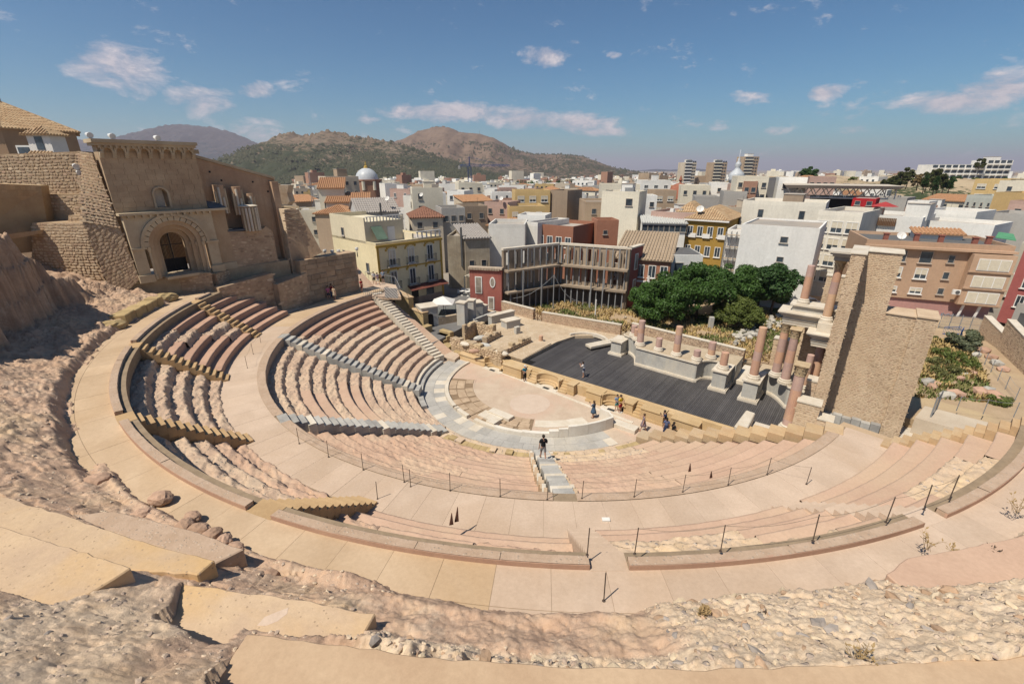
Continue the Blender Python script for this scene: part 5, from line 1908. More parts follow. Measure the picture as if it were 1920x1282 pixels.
def tile_face(parent,eL,eR,rR,rL,m,pitch=.30,rad=None,limit_rows=60):
 """roof face: a sheet with rounded cover tiles running from ridge to eave"""
 eL,eR,rR,rL = map(Vector,(eL,eR,rR,rL))
 nrm = (eR - eL).cross(rL - eL).normalized()
 MB().slab([eL,eR,rR,rL] if (rR - rL).length > .05 else [eL,eR,rR],nrm * -.12).build('roof_sheet',m,parent)
 w_ = (eR - eL).length
 n_ = max(2,min(limit_rows,int(w_ / pitch)))
 rad = rad or pitch * .36
 mb = MB()
 for k in range(n_):
  u = (k + .5) / n_
  a,b = eL * (1 - u) + eR * u,None
  # ridge end: keep tiles parallel to the fall line, cut by the hips
  fall = ((rL + rR) / 2 - (eL + eR) / 2)
  x = (a - eL).dot((eR - eL).normalized())
  xl = (rL - eL).dot((eR - eL).normalized())
  xr = (rR - eL).dot((eR - eL).normalized())
  f = 1.0
  if x < xl: f = x / xl
  elif x > xr: f = (w_ - x) / max(1e-6,w_ - xr)
  up = (rL - eL) - (eR - eL).normalized() * xl
  b = a + up * f
  ln_ = (b - a).length
  if ln_ < .2: continue
  seg = max(1,int(ln_ / .9))
  for j in range(seg):
   p,q = a.lerp(b,j / seg),a.lerp(b,(j + 1.06) / seg)
   mb.tube([p + nrm * .05,q + nrm * .02],[rad,rad * .85],6,cap=True)
 return mb.build('tile_row',m,parent,kind='stuff')


rb = thing('tile_roofed_building','brown polygonal building with a shallow tiled roof at the upper left corner','building',(-92,88,10))
cx_,cy_ = V(10,240,84).x,84.0
ze = V(100,243,84 - 3).z
R_ = 10.6
N_ = 6
BRW = mat('brown_plaster',(0.36,0.24,0.15),(0.31,0.205,0.13),scale=.6,bump=.3)
ang = [math.radians(-120 + 60 * k + 12) for k in range(6)]
MB().prism([(cx_ + (R_ - .7) * math.cos(a),cy_ + (R_ - .7) * math.sin(a)) for a in ang],5,ze).build('wall',BRW,rb)
apex = Vector((cx_,cy_,ze + 4.6))
for k in range(6):
 a,b = ang[k],ang[(k + 1) % 6]
 e0,e1 = Vector((cx_ + R_ * math.cos(a),cy_ + R_ * math.sin(a),ze - .1)),Vector((cx_ + R_ * math.cos(b),cy_ + R_ * math.sin(b),ze - .1))
 tile_face(rb,e0,e1,apex,apex,TILE,pitch=.42)
 MB().tube([e0,apex],.2,7).build('ridge_tiles',TILE,rb)
MB().lathe(apex,[(.6,-.1),(.65,.3),(.4,.5),(.2,.6)],10).build('finial',TILE,rb)
dm = thing('roof_lantern','small white turret with its own tiled cap in front of the polygonal building','turret',V(90,285,66))
p = V(90,283,66)
MB().box(p.x - 1.5,p.y - .8,p.z - 3,p.x + 1.5,p.y + 1.5,p.z + 1.9).build('wall',mat('white_paint',(.72,.70,.66),(.66,.64,.6),scale=.4,bump=.05),dm)
MB().box(p.x - .5,p.y - .86,p.z + .1,p.x + .5,p.y - .805,p.z + 1.7).build('window',glass('dark_glass'),dm)
tp = p + Vector((0,.3,3.0))
cs = [p + Vector((sx * 2.0,sy * 1.5 + .3,1.9)) for sx,sy in ((-1,-1),(1,-1),(1,1),(-1,1))]
for k in range(4):
 tile_face(dm,cs[k],cs[(k + 1) % 4],tp,tp,TILE,pitch=.42)
tile_face(dm,p + Vector((-2.9,-2.4,-1.3)),p + Vector((3.2,-2.4,-1.5)),p + Vector((1.3,-.85,-.1)),p + Vector((-1.3,-.85,-.1)),TILE,pitch=.42)
t = thing('window','small dark window with a white frame in the brown corner building','window',V(47,283,71))
p = V(47,283,73.8)
MB().box(p.x - 1.1,p.y - .1,p.z - .75,p.x + 1.1,p.y + 1.5,p.z + .75).build('frame',mat('white_paint',(.72,.70,.66)),t)
MB().box(p.x - .85,p.y - .16,p.z - .5,p.x + .85,p.y - .105,p.z + .5).build('pane',glass('dark_glass'),t)

# ------------------------------------------------------------------ buildings: one builder for all
WHT = mat('white_paint',(.76,.74,.70))
GLS = glass('dark_glass')
SHUT = mat('shutter_cream',(.62,.56,.44),(.56,.5,.39),scale=3,bump=.1)
IRONG = mat('grey_iron',(.10,.10,.10),bump=0,rough=.6)
FLATR = mat('flat_roof',(.40,.36,.31),(.32,.29,.26),(.44,.36,.29),scale=.5,fine=5,bump=.2,tint=.15)
WALLS = {}


def wallmat(name,c,dirt=.45):
 k = 'wall_' + name
 if k not in MATS:
  mat(k,c,sc(c,.90),sc(c,.80),scale=.18,fine=3,bump=.08,dist=.02,tint=.07,streak=(sc(c,.62),dirt))
 return MATS[k]


WIN = {}


def win_mesh(w,h,style):
 k = (round(w,1),round(h,1),style)
 if k in WIN:
  return WIN[k]
 w,h = k[0],k[1]
 fr = MB()
 f = .10 if style != 'plain' else .06
 # frame stands proud of the wall, pane just in front of it; local x along wall, y outwards (-), z up
 for x0,x1,z0,z1 in ((-w / 2,w / 2,h - f,h),(-w / 2,w / 2,0,f),(-w / 2,-w / 2 + f,f,h - f),(w / 2 - f,w / 2,f,h - f)):
  fr.box(x0,-.09,z0,x1,.01,z1)
 if style in ('cross','blind'):
  fr.box(-.035,-.07,f,.035,.01,h - f)
 fr.box(-w / 2 - .12,-.2,-.1,w / 2 + .12,.01,-.002)
 frm = fr.mesh('window',WHT if style in ('cross','blind') else FLATR)
 pn = MB().box(-w / 2 + f,-.03,f,w / 2 - f,.01,h - f).mesh('pane',GLS)
 bl = MB().box(-w / 2 + f,-.055,h * .42,w / 2 - f,-.032,h - f).mesh('blind',SHUT)
 WIN[k] = (frm,pn,bl)
 return WIN[k]


class Bld:
 """box building: o = front left bottom corner, e = unit vector along the front, seen from outside to the right"""
 def __init__(self,name,label,cat,o,e,w,d,z0,z1,m,group=None,roof='flat',parapet=.7,roofm=None,tile=None):
  self.o,self.e = Vector((o[0],o[1],0)),Vector((e[0],e[1],0)).normalized()
  self.n = Vector((self.e.y,-self.e.x,0))
  self.w,self.d,self.z0,self.z1,self.m = w,d,z0,z1,m
  c = self.at(w / 2,-d / 2,z0)
  self.rz = math.atan2(self.e.y,self.e.x)
  self.t = thing(name,label,cat,c,group=group)
  self.box('wall',0,-d,z0,w,0,z1,m)
  rm = roofm or FLATR
  if roof == 'flat':
   if parapet:
    th = .25
    for (s0,d0,s1,d1) in ((0,-th,w,0),(0,-d,w,-d + th),(0,-d + th,th,-th),(w - th,-d + th,w,-th)):
     self.box('parapet',s0,d0,z1 + .002,s1,d1,z1 + parapet,m)
   self.box('roof',.26,-d + .26,z1 + .001,w - .26,-.26,z1 + .06,rm)
  elif roof == 'hip':
   hh = tile[1] if tile else 1.6
   tm = tile[0] if tile else TILEO
   ov = .4
   c_ = [self.at(-ov,ov,z1),self.at(w + ov,ov,z1),self.at(w + ov,-d - ov,z1),self.at(-ov,-d - ov,z1)]
   k = min(w,d) / 2
   if w >= d:
    r0,r1 = self.at(k,-d / 2,z1 + hh),self.at(w - k,-d / 2,z1 + hh)
    fs = [(c_[0],c_[1],r1,r0),(c_[1],c_[2],r1,r1),(c_[2],c_[3],r0,r1),(c_[3],c_[0],r0,r0)]
   else:
    r0,r1 = self.at(w / 2,-k,z1 + hh),self.at(w / 2,-d + k,z1 + hh)
    fs = [(c_[0],c_[1],r0,r0),(c_[1],c_[2],r1,r0),(c_[2],c_[3],r1,r1),(c_[3],c_[0],r0,r1)]
   for f in fs[:]:
    tile_face(self.t,*f,tm,pitch=.45)
  elif roof in ('gable','mono'):
   hh = tile[1] if tile else 1.6
   tm = tile[0] if tile else TILEO
   if roof == 'mono':      # slopes down to the front
    tile_face(self.t,self.at(-.3,.4,z1),self.at(w + .3,.4,z1),self.at(w + .3,-d - .2,z1 + hh),self.at(-.3,-d - .2,z1 + hh),tm,pitch=.45)
    for s in (0,w):
     MB().slab([self.at(s,0,z1),self.at(s,-d,z1),self.at(s,-d,z1 + hh - .05)],self.e * (.2 if s == 0 else -.2)).build('gable',m,self.t)
   else:
    r0,r1 = self.at(-.3,-d / 2,z1 + hh),self.at(w + .3,-d / 2,z1 + hh)
    tile_face(self.t,self.at(-.3,.4,z1),self.at(w + .3,.4,z1),r1,r0,tm,pitch=.45)
    tile_face(self.t,self.at(w + .3,-d - .4,z1),self.at(-.3,-d - .4,z1),r0,r1,tm,pitch=.45)
    for s in (0,w):
     MB().slab([self.at(s,0,z1),self.at(s,-d,z1),self.at(s,-d / 2,z1 + hh - .08)],self.e * (.2 if s == 0 else -.2)).build('gable',m,self.t)

 def at(self,s,d,z):
  return self.o + self.e * s + self.n * d + Vector((0,0,z))

 def box(self,name,s0,d0,z0,s1,d1,z1,m,parent=None,bevel=0):
  mb = MB().hexa([self.at(s0,d1,z0),self.at(s1,d1,z0),self.at(s1,d0,z0),self.at(s0,d0,z0),self.at(s0,d1,z1),self.at(s1,d1,z1),self.at(s1,d0,z1),self.at(s0,d0,z1)])
  return mb.build(name,m,parent or self.t,bevel=bevel)

 def win(self,s,z,w=1.0,h=1.5,style='plain',side='front',name='window'):
  frm,pn,bl = win_mesh(w,h,style)
  if side == 'front':
   p,a = self.at(s,0,z),self.rz
  elif side == 'left':
   p,a = self.at(0,-s,z),self.rz - PI / 2
  else:
   p,a = self.at(self.w,-s,z),self.rz + PI / 2
  o = inst(frm,name,self.t,p,(0,0,a))
  c = bpy.data.objects.new('pane',pn)
  COL.objects.link(c)
  c.parent = o
  if style == 'blind':
   c = bpy.data.objects.new('blind',bl)
   COL.objects.link(c)
   c.parent = o
  return o

 def grid(self,cols,rows,w=1.0,h=1.4,style='plain',side='front',z_off=1.2,lo=None,hi=None,skip=0.0,seed=0):
  rn = random.Random(seed + 1)
  ln = self.w if side == 'front' else self.d
  lo = self.z0 if lo is None else lo
  hi = self.z1 if hi is None else hi
  for r in range(rows):
   z = lo + (hi - lo) * (r + .5) / rows - h / 2
   for c in range(cols):
    if rn.random() < skip: continue
    self.win(ln * (c + .5) / cols,z,w,h,style if style != 'mix' else rn.choice(['plain','cross','blind']),side)

 def balcony(self,s,z,w=1.6,d=.6,iron=True):
  b = self.box('balcony',s - w / 2,0,z - .12,s + w / 2,d,z,FLATR)
  mb = MB()
  n_ = int(w / .13)
  for k in range(n_ + 1):
   x = s - w / 2 + .03 + (w - .06) * k / n_
   mb.tube([self.at(x,d - .04,z),self.at(x,d - .04,z + .95)],.014,4)
  for x in (s - w / 2 + .03,s + w / 2 - .03):
   for k in range(1,4):
    mb.tube([self.at(x,d * k / 4,z),self.at(x,d * k / 4,z + .95)],.014,4)
   mb.tube([self.at(x,0,z + .95),self.at(x,d - .04,z + .95)],.022,4)
  mb.tube([self.at(s - w / 2,d - .04,z + .95),self.at(s + w / 2,d - .04,z + .95)],.022,4)
  mb.build('railing',IRONG,b)
  return b

 def hut(self,s,d,w,dp,h,m=None):
  self.box('roof_hut',s,d - dp,self.z1 + .06,s + w,d,self.z1 + .06 + h,m or self.m)
  self.box('hut_roof',s - .1,d - dp - .1,self.z1 + .062 + h,s + w + .1,d + .1,self.z1 + .18 + h,FLATR)


def ac_unit(p,rz,label):
 t = thing('air_conditioner',label,'air conditioner',p,rz)
 MB().box(-.42,-.16,0,.42,.16,.62).build('case',WHT,t,local=True)
 MB().lathe((0,0,0),[(.24,0),(.24,.03)],12).build('fan_grille',IRONG,t,local=True).matrix_basis = Matrix.Translation((.08,-.16,.31)) @ Matrix.Rotation(PI / 2,4,'X')
 return t


def dish(p,label,r=.5,group=None):
 t = thing('satellite_dish',label,'satellite dish',p,group=group)
 mb = MB()
 n_ = 14
 c = Vector(p) + Vector((0,-.1,1.0))
 ax = Vector((-.35,-.75,.55)).normalized()
 u = ax.cross(Vector((0,0,1))).normalized()
 v = u.cross(ax)
 rings = [(0,-.18 * r * 2),(r * .5,-.1 * r * 2),(r,.06 * r)]
 for (rr,dd) in rings:
  for k in range(n_):
   q = 2 * PI * k / n_
   mb.v.append(tuple(c + ax * dd + (u * math.cos(q) + v * math.sin(q)) * rr))
 for i in range(2):
  for k in range(n_):
   mb.f.append((i * n_ + k,i * n_ + (k + 1) % n_,(i + 1) * n_ + (k + 1) % n_,(i + 1) * n_ + k))
 mb.build('bowl',WHT,t)
 MB().tube([p,c - ax * .1],.03,5).build('mast',IRONG,t)
 MB().tube([c - v * r,c + ax * r * .8],.015,4).build('feed_arm',IRONG,t)
 return t


# ------------------------------------------------------------------ yellow house beside the theatre
YELW = wallmat('pale_yellow',(.72,.62,.40),.25)
YTRIM = mat('ochre_trim',(.48,.31,.07),(.43,.275,.06),scale=1,bump=.05)
yh = Bld('yellow_house','pale yellow house with ochre window trim and iron balconies beside the seats','house',(-18.84,63.56),(.695,.719),11.3,13,.6,10.6,YELW,parapet=.35)
yh.box('cornice',-.1,.0,10.3,11.4,.18,10.62,YTRIM)
yh.box('corner_band',0,.0,1.6,.35,.06,10.3,YTRIM)
yh.box('corner_band',10.95,.0,1.6,11.3,.06,10.3,YTRIM)
yh.box('floor_band',.35,.0,7.0,10.95,.06,7.2,YTRIM)
yh.box('plinth',.0,.0,.8,11.3,.05,2.2,mat('pinkish_plinth',(.38,.29,.23),scale=1))
for s in (2.4,5.6,9.0):
 for zz,tall in ((7.55,2.3),(4.35,2.4)):
  yh.win(s,zz,1.15,tall,'blind' if zz > 7 and s < 8 else 'cross')
  yh.balcony(s,zz - .05,1.9,.55)
  for k in range(7):
   q0,q1 = PI * (k / 7) * .7 + .15 * PI,PI * ((k + 1) / 7) * .7 + .15 * PI
   yh.box('trim_stone',s - 1.05 * math.cos(q0) - .13,.002,zz + tall - .5 + .95 * math.sin(q0) - .1,s - 1.05 * math.cos(q0) + .15,.07 + .002 * k,zz + tall - .5 + .95 * math.sin(q0) + .22,YTRIM)
aw = MB().slab([yh.at(4.5,.02,4.15),yh.at(11.3,.02,4.15),yh.at(11.4,1.3,3.6),yh.at(4.4,1.3,3.6)],Vector((0,0,.05))).build('awning',mat('maroon_canvas',(.16,.055,.04),scale=1,bump=.1),yh.t)
DOORM = mat('brown_door',(.08,.045,.025),scale=2,bump=.2)
yh.box('door',1.6,.0,1.3,3.0,.06,3.4,DOORM)
yh.box('door',5.2,.0,1.3,6.4,.05,3.5,IRON)
yh.win(8.6,2.2,1.5,1.1,'plain')
yh.win(4.0,2.3,.7,.8,'plain')
# taller back part
YW2 = wallmat('pale_cream',(.70,.62,.45),.25)
yh.box('upper_storey',0,-13,10.64,6.2,-2.6,13.6,YW2)
yh.box('upper_parapet',0,-13,13.602,6.2,-12.8,14.2,YW2)
yh.box('upper_parapet',0,-12.8,13.602,.2,-2.6,14.2,YW2)
for k in range(11):
 yh.box('baluster',.5 + .52 * k,-2.75,13.6,.62 + .52 * k,-2.63,14.2,WHT)
yh.box('upper_parapet',.3,-2.8,14.2,6.2,-2.6,14.3,WHT)
yh.box('terrace_wall',6.2,-.3,10.64,6.5,-2.6,11.7,YW2)
yh.win(3.6,0,.1,.1) if False else None
yh.box('terrace_door',3.6,-2.6,10.7,4.8,-2.55,12.7,WHT)
MB().slab([yh.at(.9,-2.5,12.9),yh.at(2.6,-2.5,12.9),yh.at(2.7,-1.1,11.2),yh.at(1.0,-1.1,11.2)],Vector((0,0,.04))).build('green_awning',mat('green_canvas',(.13,.19,.14),scale=1),yh.t)
for (dd,zz,hh) in ((9.2,11.2,1.2),(9.6,8.0,1.0),(2.8,6.6,1.3),(11.6,7.6,1.2)):
 yh.win(dd,zz,.75,hh,'plain','left')
for k in range(6):
 yh.box('terrace_post',7.0 + .82 * k,-.28,10.95,7.18 + .82 * k,-.1,11.8,WHT)
yh.box('terrace_rail',6.9,-.3,11.8,11.3,-.08,11.9,WHT)
# cream house behind it on the left with tiled roofs
CREAM = wallmat('cream',(.72,.66,.53),.25)
def px_house(name,label,cat,xl,xr,yt,zt,d,rot,m,z0=-.6,**kw):
 """house whose front top edge spans xl..xr at photo height yt, its height above the orchestra being zt"""
 Y = dist_for(yt,zt)
 c = V((xl + xr) / 2,yt,Y)
 tdir = Vector((c.x,c.y,0)).normalized()
 a = math.radians(rot)
 e = Vector((tdir.y,-tdir.x,0))
 e = Vector((e.x * math.cos(a) - e.y * math.sin(a),e.x * math.sin(a) + e.y * math.cos(a),0))
 w = (xr - xl) / FPX * (c.y * math.cos(TH) + (EYE - zt) * math.sin(TH)) / max(.5,abs(math.cos(a))) * math.cos(math.atan2(c.x,c.y)) ** .5
 o = Vector((c.x,c.y,0)) - e * w / 2
 return Bld(name,label,cat,o,e,w,d,z0,zt,m,**kw)


h = px_house('cream_house','cream house with orange tiled roof and three dark balcony openings','house',612,692,379,13.6,10,-4,CREAM,roof='mono',tile=(TILEO,1.6))
for k in range(3):
 h.box('balcony_opening',.6 + 1.5 * k,.0,10.6,1.75 + 1.5 * k,.04,11.8,GLS)
h.grid(3,1,.8,1.3,'cross',lo=7,hi=10)
h = px_house('cream_house','tall narrow cream house with an orange sloping roof behind the broken tower','house',597,644,353,16.4,11,-4,CREAM,roof='mono',tile=(TILEO,2.2))
h.grid(2,2,.9,1.4,'plain',lo=8,hi=14)
h = px_house('brown_house','low brown house with a tiled roof and striped blinds, left of the cream houses','house',556,600,378,12.0,10,18,wallmat('dull_brown',(.34,.26,.19)),roof='mono',tile=(TILEO,1.4))
h.grid(2,2,1.6,1.6,'blind',lo=5,hi=11.5)
h = px_house('grey_house','grey gabled house with a chimney pipe behind the yellow house','house',672,748,398,12.6,11,10,wallmat('pale_grey',(.52,.51,.49)),roof='gable',tile=(mat('grey_roof',(.36,.33,.30),(.3,.27,.25),scale=2),2.4))
h.grid(3,1,1.1,1.9,'plain',lo=8,hi=12)
h.box('flue',4.2,.3,9,4.5,.6,14.4,IRONG)

# ------------------------------------------------------------------ red gable and roofless building behind it
REDW = mat('red_plaster',(.30,.095,.075),(.26,.08,.065),(.33,.115,.09),scale=.5,fine=4,bump=.08,streak=((.36,.17,.13),.35))
CONCW = mat('grey_brick_shell',(.30,.235,.17),(.23,.18,.13),(.35,.28,.21),scale=.6,fine=6,bump=.35,streak=((.26,.2,.15),.5))
STEEL = mat('galvanised',(.27,.275,.28),(.22,.225,.23),scale=2,bump=0,rough=.5)
g0,g1 = Vector((-6.15,65.0,0)),Vector((-1.5,63.9,0))
rg = Bld('red_gable_wall','red house front with white framed door, window and oval opening','facade',g0,g1 - g0,(g1 - g0).length,.7,.4,7.2,REDW,roof='none')
rg.box('coping',-.15,-.85,7.2,rg.w + .1,.15,7.45,mat('old_coping',(.46,.37,.28),scale=2,bump=.4))
for k in range(20):
 rg.box('coping_tile',-.1 + .235 * k,.15,7.08,.05 + .235 * k,.28,7.4,mat('old_coping',(.46,.37,.28)))
def framed(b,s,z,w,h):
 o = b.box('window_frame',s - w / 2,.0,z,s + w / 2,.09,z + h,WHT)
 b.box('pane',s - w / 2 + .14,.092,z + .12,s + w / 2 - .14,.10,z + h - .14,mat('opening_beige',(.38,.33,.27),(.2,.17,.14),scale=1),o)
 return o
framed(rg,1.35,3.6,1.05,2.5)
framed(rg,3.2,1.3,.95,1.9)
t_ = MB()
ov = []
for k in range(18):
 q = 2 * PI * k / 18
 ov.append((math.cos(q),math.sin(q)))
MB().slab([rg.at(3.45 + .42 * c,.001,5.35 + .78 * s) for c,s in ov],rg.n * .09).build('oval_frame',WHT,rg.t)
MB().slab([rg.at(3.45 + .28 * c,.092,5.35 + .6 * s) for c,s in ov],rg.n * .012).build('oval_opening',mat('opening_beige',(.38,.33,.27)),rg.t)
for k in range(8):
 rg.box('rail_bar',.9 + .13 * k,.3,3.7,.92 + .13 * k,.32,4.6,IRON)


def shell(label,p0,p1,z0,ztops,bays,props,ledge=1.3,wallm=CONCW):
 p0,p1 = Vector((*p0,0)),Vector((*p1,0))
 b = Bld.__new__(Bld)
 b.o,b.e = p0,(p1 - p0).normalized()
 b.n = Vector((b.e.y,-b.e.x,0))
 b.w,b.d = (p1 - p0).length,.5
 b.rz = math.atan2(b.e.y,b.e.x)
 b.t = thing('building_shell',label,'ruin',b.at(b.w / 2,0,z0))
 # ground storey: closed wall behind a row of props
 b.box('ground_wall',0,-.5,z0 - .5,b.w,0,ztops[0] - .3,mat('dark_shell',(.12,.10,.08),scale=1))
 for k in range(len(ztops) - 1):
  za,zb = ztops[k],ztops[k + 1]
  b.box('floor_slab',-.05,-.5,za - .3,b.w,ledge,za - .02,wallm)
  n_ = bays
  for j in range(n_ + 1):
   s = b.w * j / n_
   b.box('pier',max(0,s - .42),-.5,za - .018,min(b.w,s + .42),0,zb - .62,wallm)
  b.box('spandrel',0,-.5,zb - .62,b.w,0,zb - .3,wallm)
  b.box('sill_wall',0,-.48,za - .018,b.w,-.1,za + .5,wallm)
 b.box('coping',-.1,-.6,ztops[-1] - .298,b.w + .1,.12,ztops[-1],PALEM)
 pm = {}
 for j in range(props):
  s = b.w * (j + .5) / props
  for za,zb,dd in ((z0 - .3,ztops[0] - .3,.9),(ztops[0],ztops[1] - .3,.35),(ztops[1],ztops[2] - .3,.35)):
   b.box('steel_prop',s - .07,dd,za,s + .07,dd + .14,zb,STEEL)
 return b


s1 = shell('left wing of the roofless building propped with steel posts',(-1.2,64.6),(7.3,70.0),1.0,[4.0,7.1,10.1],7,9)
s2 = shell('right wing of the roofless building with tall empty windows',(7.3,70.0),(17.0,65.4),1.0,[4.0,7.1,10.1],8,11)
for s in (5.6,7.4):
 s2.box('tall_prop',s,1.6,.6,s + .16,1.76,7.0,STEEL)
for s in (2.2,5.5):
 s1.box('tall_prop',s,1.6,.6,s + .16,1.76,7.0,STEEL)
re_ = Bld('red_end_wall','dark red end wall of the roofless building with two tall windows','wall',(17.05,65.45),(.62,.78),4.2,.6,.3,9.9,REDW,roof='none')
re_.box('coping',-.1,-.7,9.9,4.3,.12,10.1,PALEM)
framed(re_,2.0,6.6,1.0,2.4)
framed(re_,2.0,2.8,1.0,2.4)
re_.box('quoin',-.5,-.6,.3,-.002,.06,9.9,CONCW)
mp = thing('guyed_post','grey metal post with cables in front of the roofless building','post',G(1037,578,1.5))
p = G(1037,578,1.5)
MB().tube([p,p + Vector((0,0,5.0))],.07,8).build('post',STEEL,mp)
for tx,ty in ((955,560),(1085,565)):
 q = V(tx,ty,64)
 a = p + Vector((0,0,4.9))
 MB().tube([a.lerp(q,k / 6) - Vector((0,0,.9 * math.sin(PI * k / 6))) for k in range(7)],.03,5).build('cable',STEEL,mp)
p = G(1116,590,1.3)
MB().tube([p,p + Vector((0,0,2.2))],.09,8).build('white_pole',WHT,None,label='short white pole standing in the dry grass',cat='pole')

# old brown party walls between the yellow house and the red gable
OLDW = mat('stained_old_wall',(.36,.30,.22),(.26,.215,.16),(.44,.385,.30),scale=.5,fine=4,bump=.3,streak=((.2,.165,.12),.6))
h = px_house('old_house','stained old brown house with a downpipe beside the yellow house','house',838,872,448,9.6,9,-10,OLDW,parapet=.5)
h.box('pipe',h.w * .75,.0,5,h.w * .75 + .3,.3,11.5,IRONG)
h = px_house('old_house','stained tall old wall with a sloping glazed roof','house',872,918,446,9.8,10,12,OLDW,roof='mono',tile=(mat('grey_roof',(.36,.33,.30)),1.2))
h.grid(2,1,.9,1.2,'plain',lo=4,hi=7)
h = px_house('white_party_wall','blank white party wall left of the red-brown house','house',916,984,428,11.0,9,-6,wallmat('off_white',(.76,.73,.67),.35))
h = px_house('white_house','white house side wall with red roof edge behind the roofless building','house',986,1008,424,11.0,10,-38,wallmat('off_white',(.76,.73,.67),.35))
RB = wallmat('red_brown',(.33,.15,.095),.3)
h = px_house('red_brown_house','red-brown house with white windows behind the left wing of the roofless building','house',1006,1074,430,10.6,10,-30,RB)
h.grid(4,2,1.2,1.8,'cross',lo=4,hi=10)
h.grid(2,1,1.2,1.6,'cross','left',lo=6,hi=10)
TERR = wallmat('terracotta',(.40,.185,.115),.3)
h = px_house('terracotta_house','terracotta house with a wide tan roof right of the roofless building','house',1150,1256,486,8.0,12,-6,TERR,roof='mono',tile=(mat('tan_roof',(.40,.31,.22),(.34,.26,.18),scale=1.5),2.6))
h.grid(5,2,1.1,1.9,'cross',lo=1,hi=8)
h.box('string',-.1,0,4.6,h.w + .1,.25,4.85,WHT)
for k in range(5):
 h.box('balustrade_post',.5 + k * 2.4,.0,4.86,.8 + k * 2.4,.22,5.6,WHT)
h = px_house('terracotta_hut','small terracotta roof house with one window','house',1120,1160,420,11.3,5,14,TERR)
h.win(h.w * .4,9.4,.8,.8)
h = px_house('white_house','small white house with two square windows and a dark flat roof beside the trees','house',1262,1318,478,8.6,7,16,wallmat('white',(.80,.78,.73),.25),parapet=0,roofm=mat('dark_roof',(.13,.13,.13),scale=1))
h.grid(2,1,1.3,1.5,'plain',lo=5.2,hi=8.2)
h.grid(2,1,1.0,1.8,'plain','right',lo=5.0,hi=8.2)
OCH = wallmat('deep_ochre',(.40,.245,.055),.3)
h = px_house('ochre_house','deep ochre house with tiled hip roof and white windows','house',1288,1362,412,11.4,13,-14,OCH,roof='hip',tile=(TILE,2.2))
h.grid(4,2,1.1,2.0,'cross',lo=3.5,hi=11)
h.box('eaves',-.4,-.2,11.1,h.w + .4,.5,11.38,WHT)
for s in (1.5,4.2,7.0,9.6):
 if s < h.w: h.box('balcony',s - .7,0,7.9,s + .7,.35,8.7,WHT)
dish(h.at(2,-1,12.3),'satellite dish on the roof of the deep ochre house',.7)
h = px_house('tile_house','smaller tile-roofed house left of the deep ochre house','house',1272,1306,398,11.8,9,-10,OCH,roof='hip',tile=(TILE,2.0))
h = px_house('glazed_terrace','low white building with a glazed roof terrace','building',1206,1286,418,10.6,8,6,wallmat('white',(.80,.78,.73),.25),roof='mono',tile=(mat('pale_sheet',(.55,.55,.52),scale=2),.8))
h.grid(8,1,1.2,1.3,'plain',lo=8.6,hi=10.5)
h = px_house('white_house','narrow house wrapped in scaffolding beside the big white wall','house',1364,1392,438,10.2,8,-8,wallmat('white',(.70,.68,.63),.5))
sf = thing('scaffolding','grey metal scaffolding on the narrow white house','scaffolding',h.at(0,1,0))
for k in range(4):
 for d in (.3,1.1):
  MB().tube([h.at(h.w * k / 3,d,0),h.at(h.w * k / 3,d,10.6)],.05,5).build('standard',STEEL,sf)
for z in (2,4,6,8,10):
 MB().tube([h.at(0,1.1,z),h.at(h.w,1.1,z)],.04,5).build('ledger',STEEL,sf)
 h.box('',0,0,0,0,0,0,WHT) if False else None
 b_ = MB().hexa([h.at(0,1.1,z),h.at(h.w,1.1,z),h.at(h.w,.3,z),h.at(0,.3,z),h.at(0,1.1,z + .05),h.at(h.w,1.1,z + .05),h.at(h.w,.3,z + .05),h.at(0,.3,z + .05)]).build('board',SOIL,sf)
 for k in range(3):
  MB().tube([h.at(h.w * k / 3,1.1,z - 2),h.at(h.w * (k + 1) / 3,1.1,z)],.03,4).build('brace',STEEL,sf)

# the big white buildings right of the trees
WW = wallmat('big_white',(.80,.78,.74),.3)
bw_ = px_house('white_apartment_house','huge blank white end wall with three small windows behind the trees','apartment house',1392,1530,428,12.6,12,-7,WW,parapet=.3)
for (x,y,w,hgt) in ((1471,440,1.0,.9),(1464,471,.9,.8),(1458,497,1.8,1.6)):
 s = bw_.w * (x - 1392 + (y - 428) * .22) / 138
 bw_.win(s,12.6 - (y - 428) * .093 - hgt,w,hgt,'cross' if w > 1.5 else 'plain')
CRW = wallmat('cream_white',(.74,.69,.59),.3)
h = px_house('cream_apartment_block','tall cream apartment block with large blinds, joined to the blank white wall','apartment house',1536,1612,405,13.4,14,-14,CRW)
h.grid(3,4,1.7,1.9,'blind',lo=2,hi=13)
h.box('stair_slab',-1.0,-6,0,-.002,.8,12.2,CRW)
h = px_house('white_terrace_house','white stepped house with pink roof edges and a brown extension','house',1394,1540,385,14.0,12,-6,CRW)
h.grid(2,1,1.0,1.6,'plain',lo=11,hi=13.6)
h.hut(h.w * .48,-1.5,3.4,4,1.9,wallmat('dull_brown',(.34,.26,.19)))
h = px_house('white_roof_block','long white roofscape block with a red table umbrella terrace','building',1606,1720,412,12.4,12,-10,wallmat('white',(.80,.78,.73),.25))
h.hut(h.w * .7,-2,3,4,2.6)
wd_ = MB()
for k in range(24):
 q0,q1 = h.w * (.05 + .025 * k),h.w * (.05 + .025 * k) + .2
 wd_.hexa([h.at(q0,.4,11.4),h.at(q1,.4,11.4),h.at(q1,.34,11.4),h.at(q0,.34,11.4),h.at(q0,.4,12.7),h.at(q1,.4,12.7),h.at(q1,.34,12.7),h.at(q0,.34,12.7)])
wd_.build('wooden_screen',mat('brown_wood',(.16,.09,.05),scale=2),h.t)
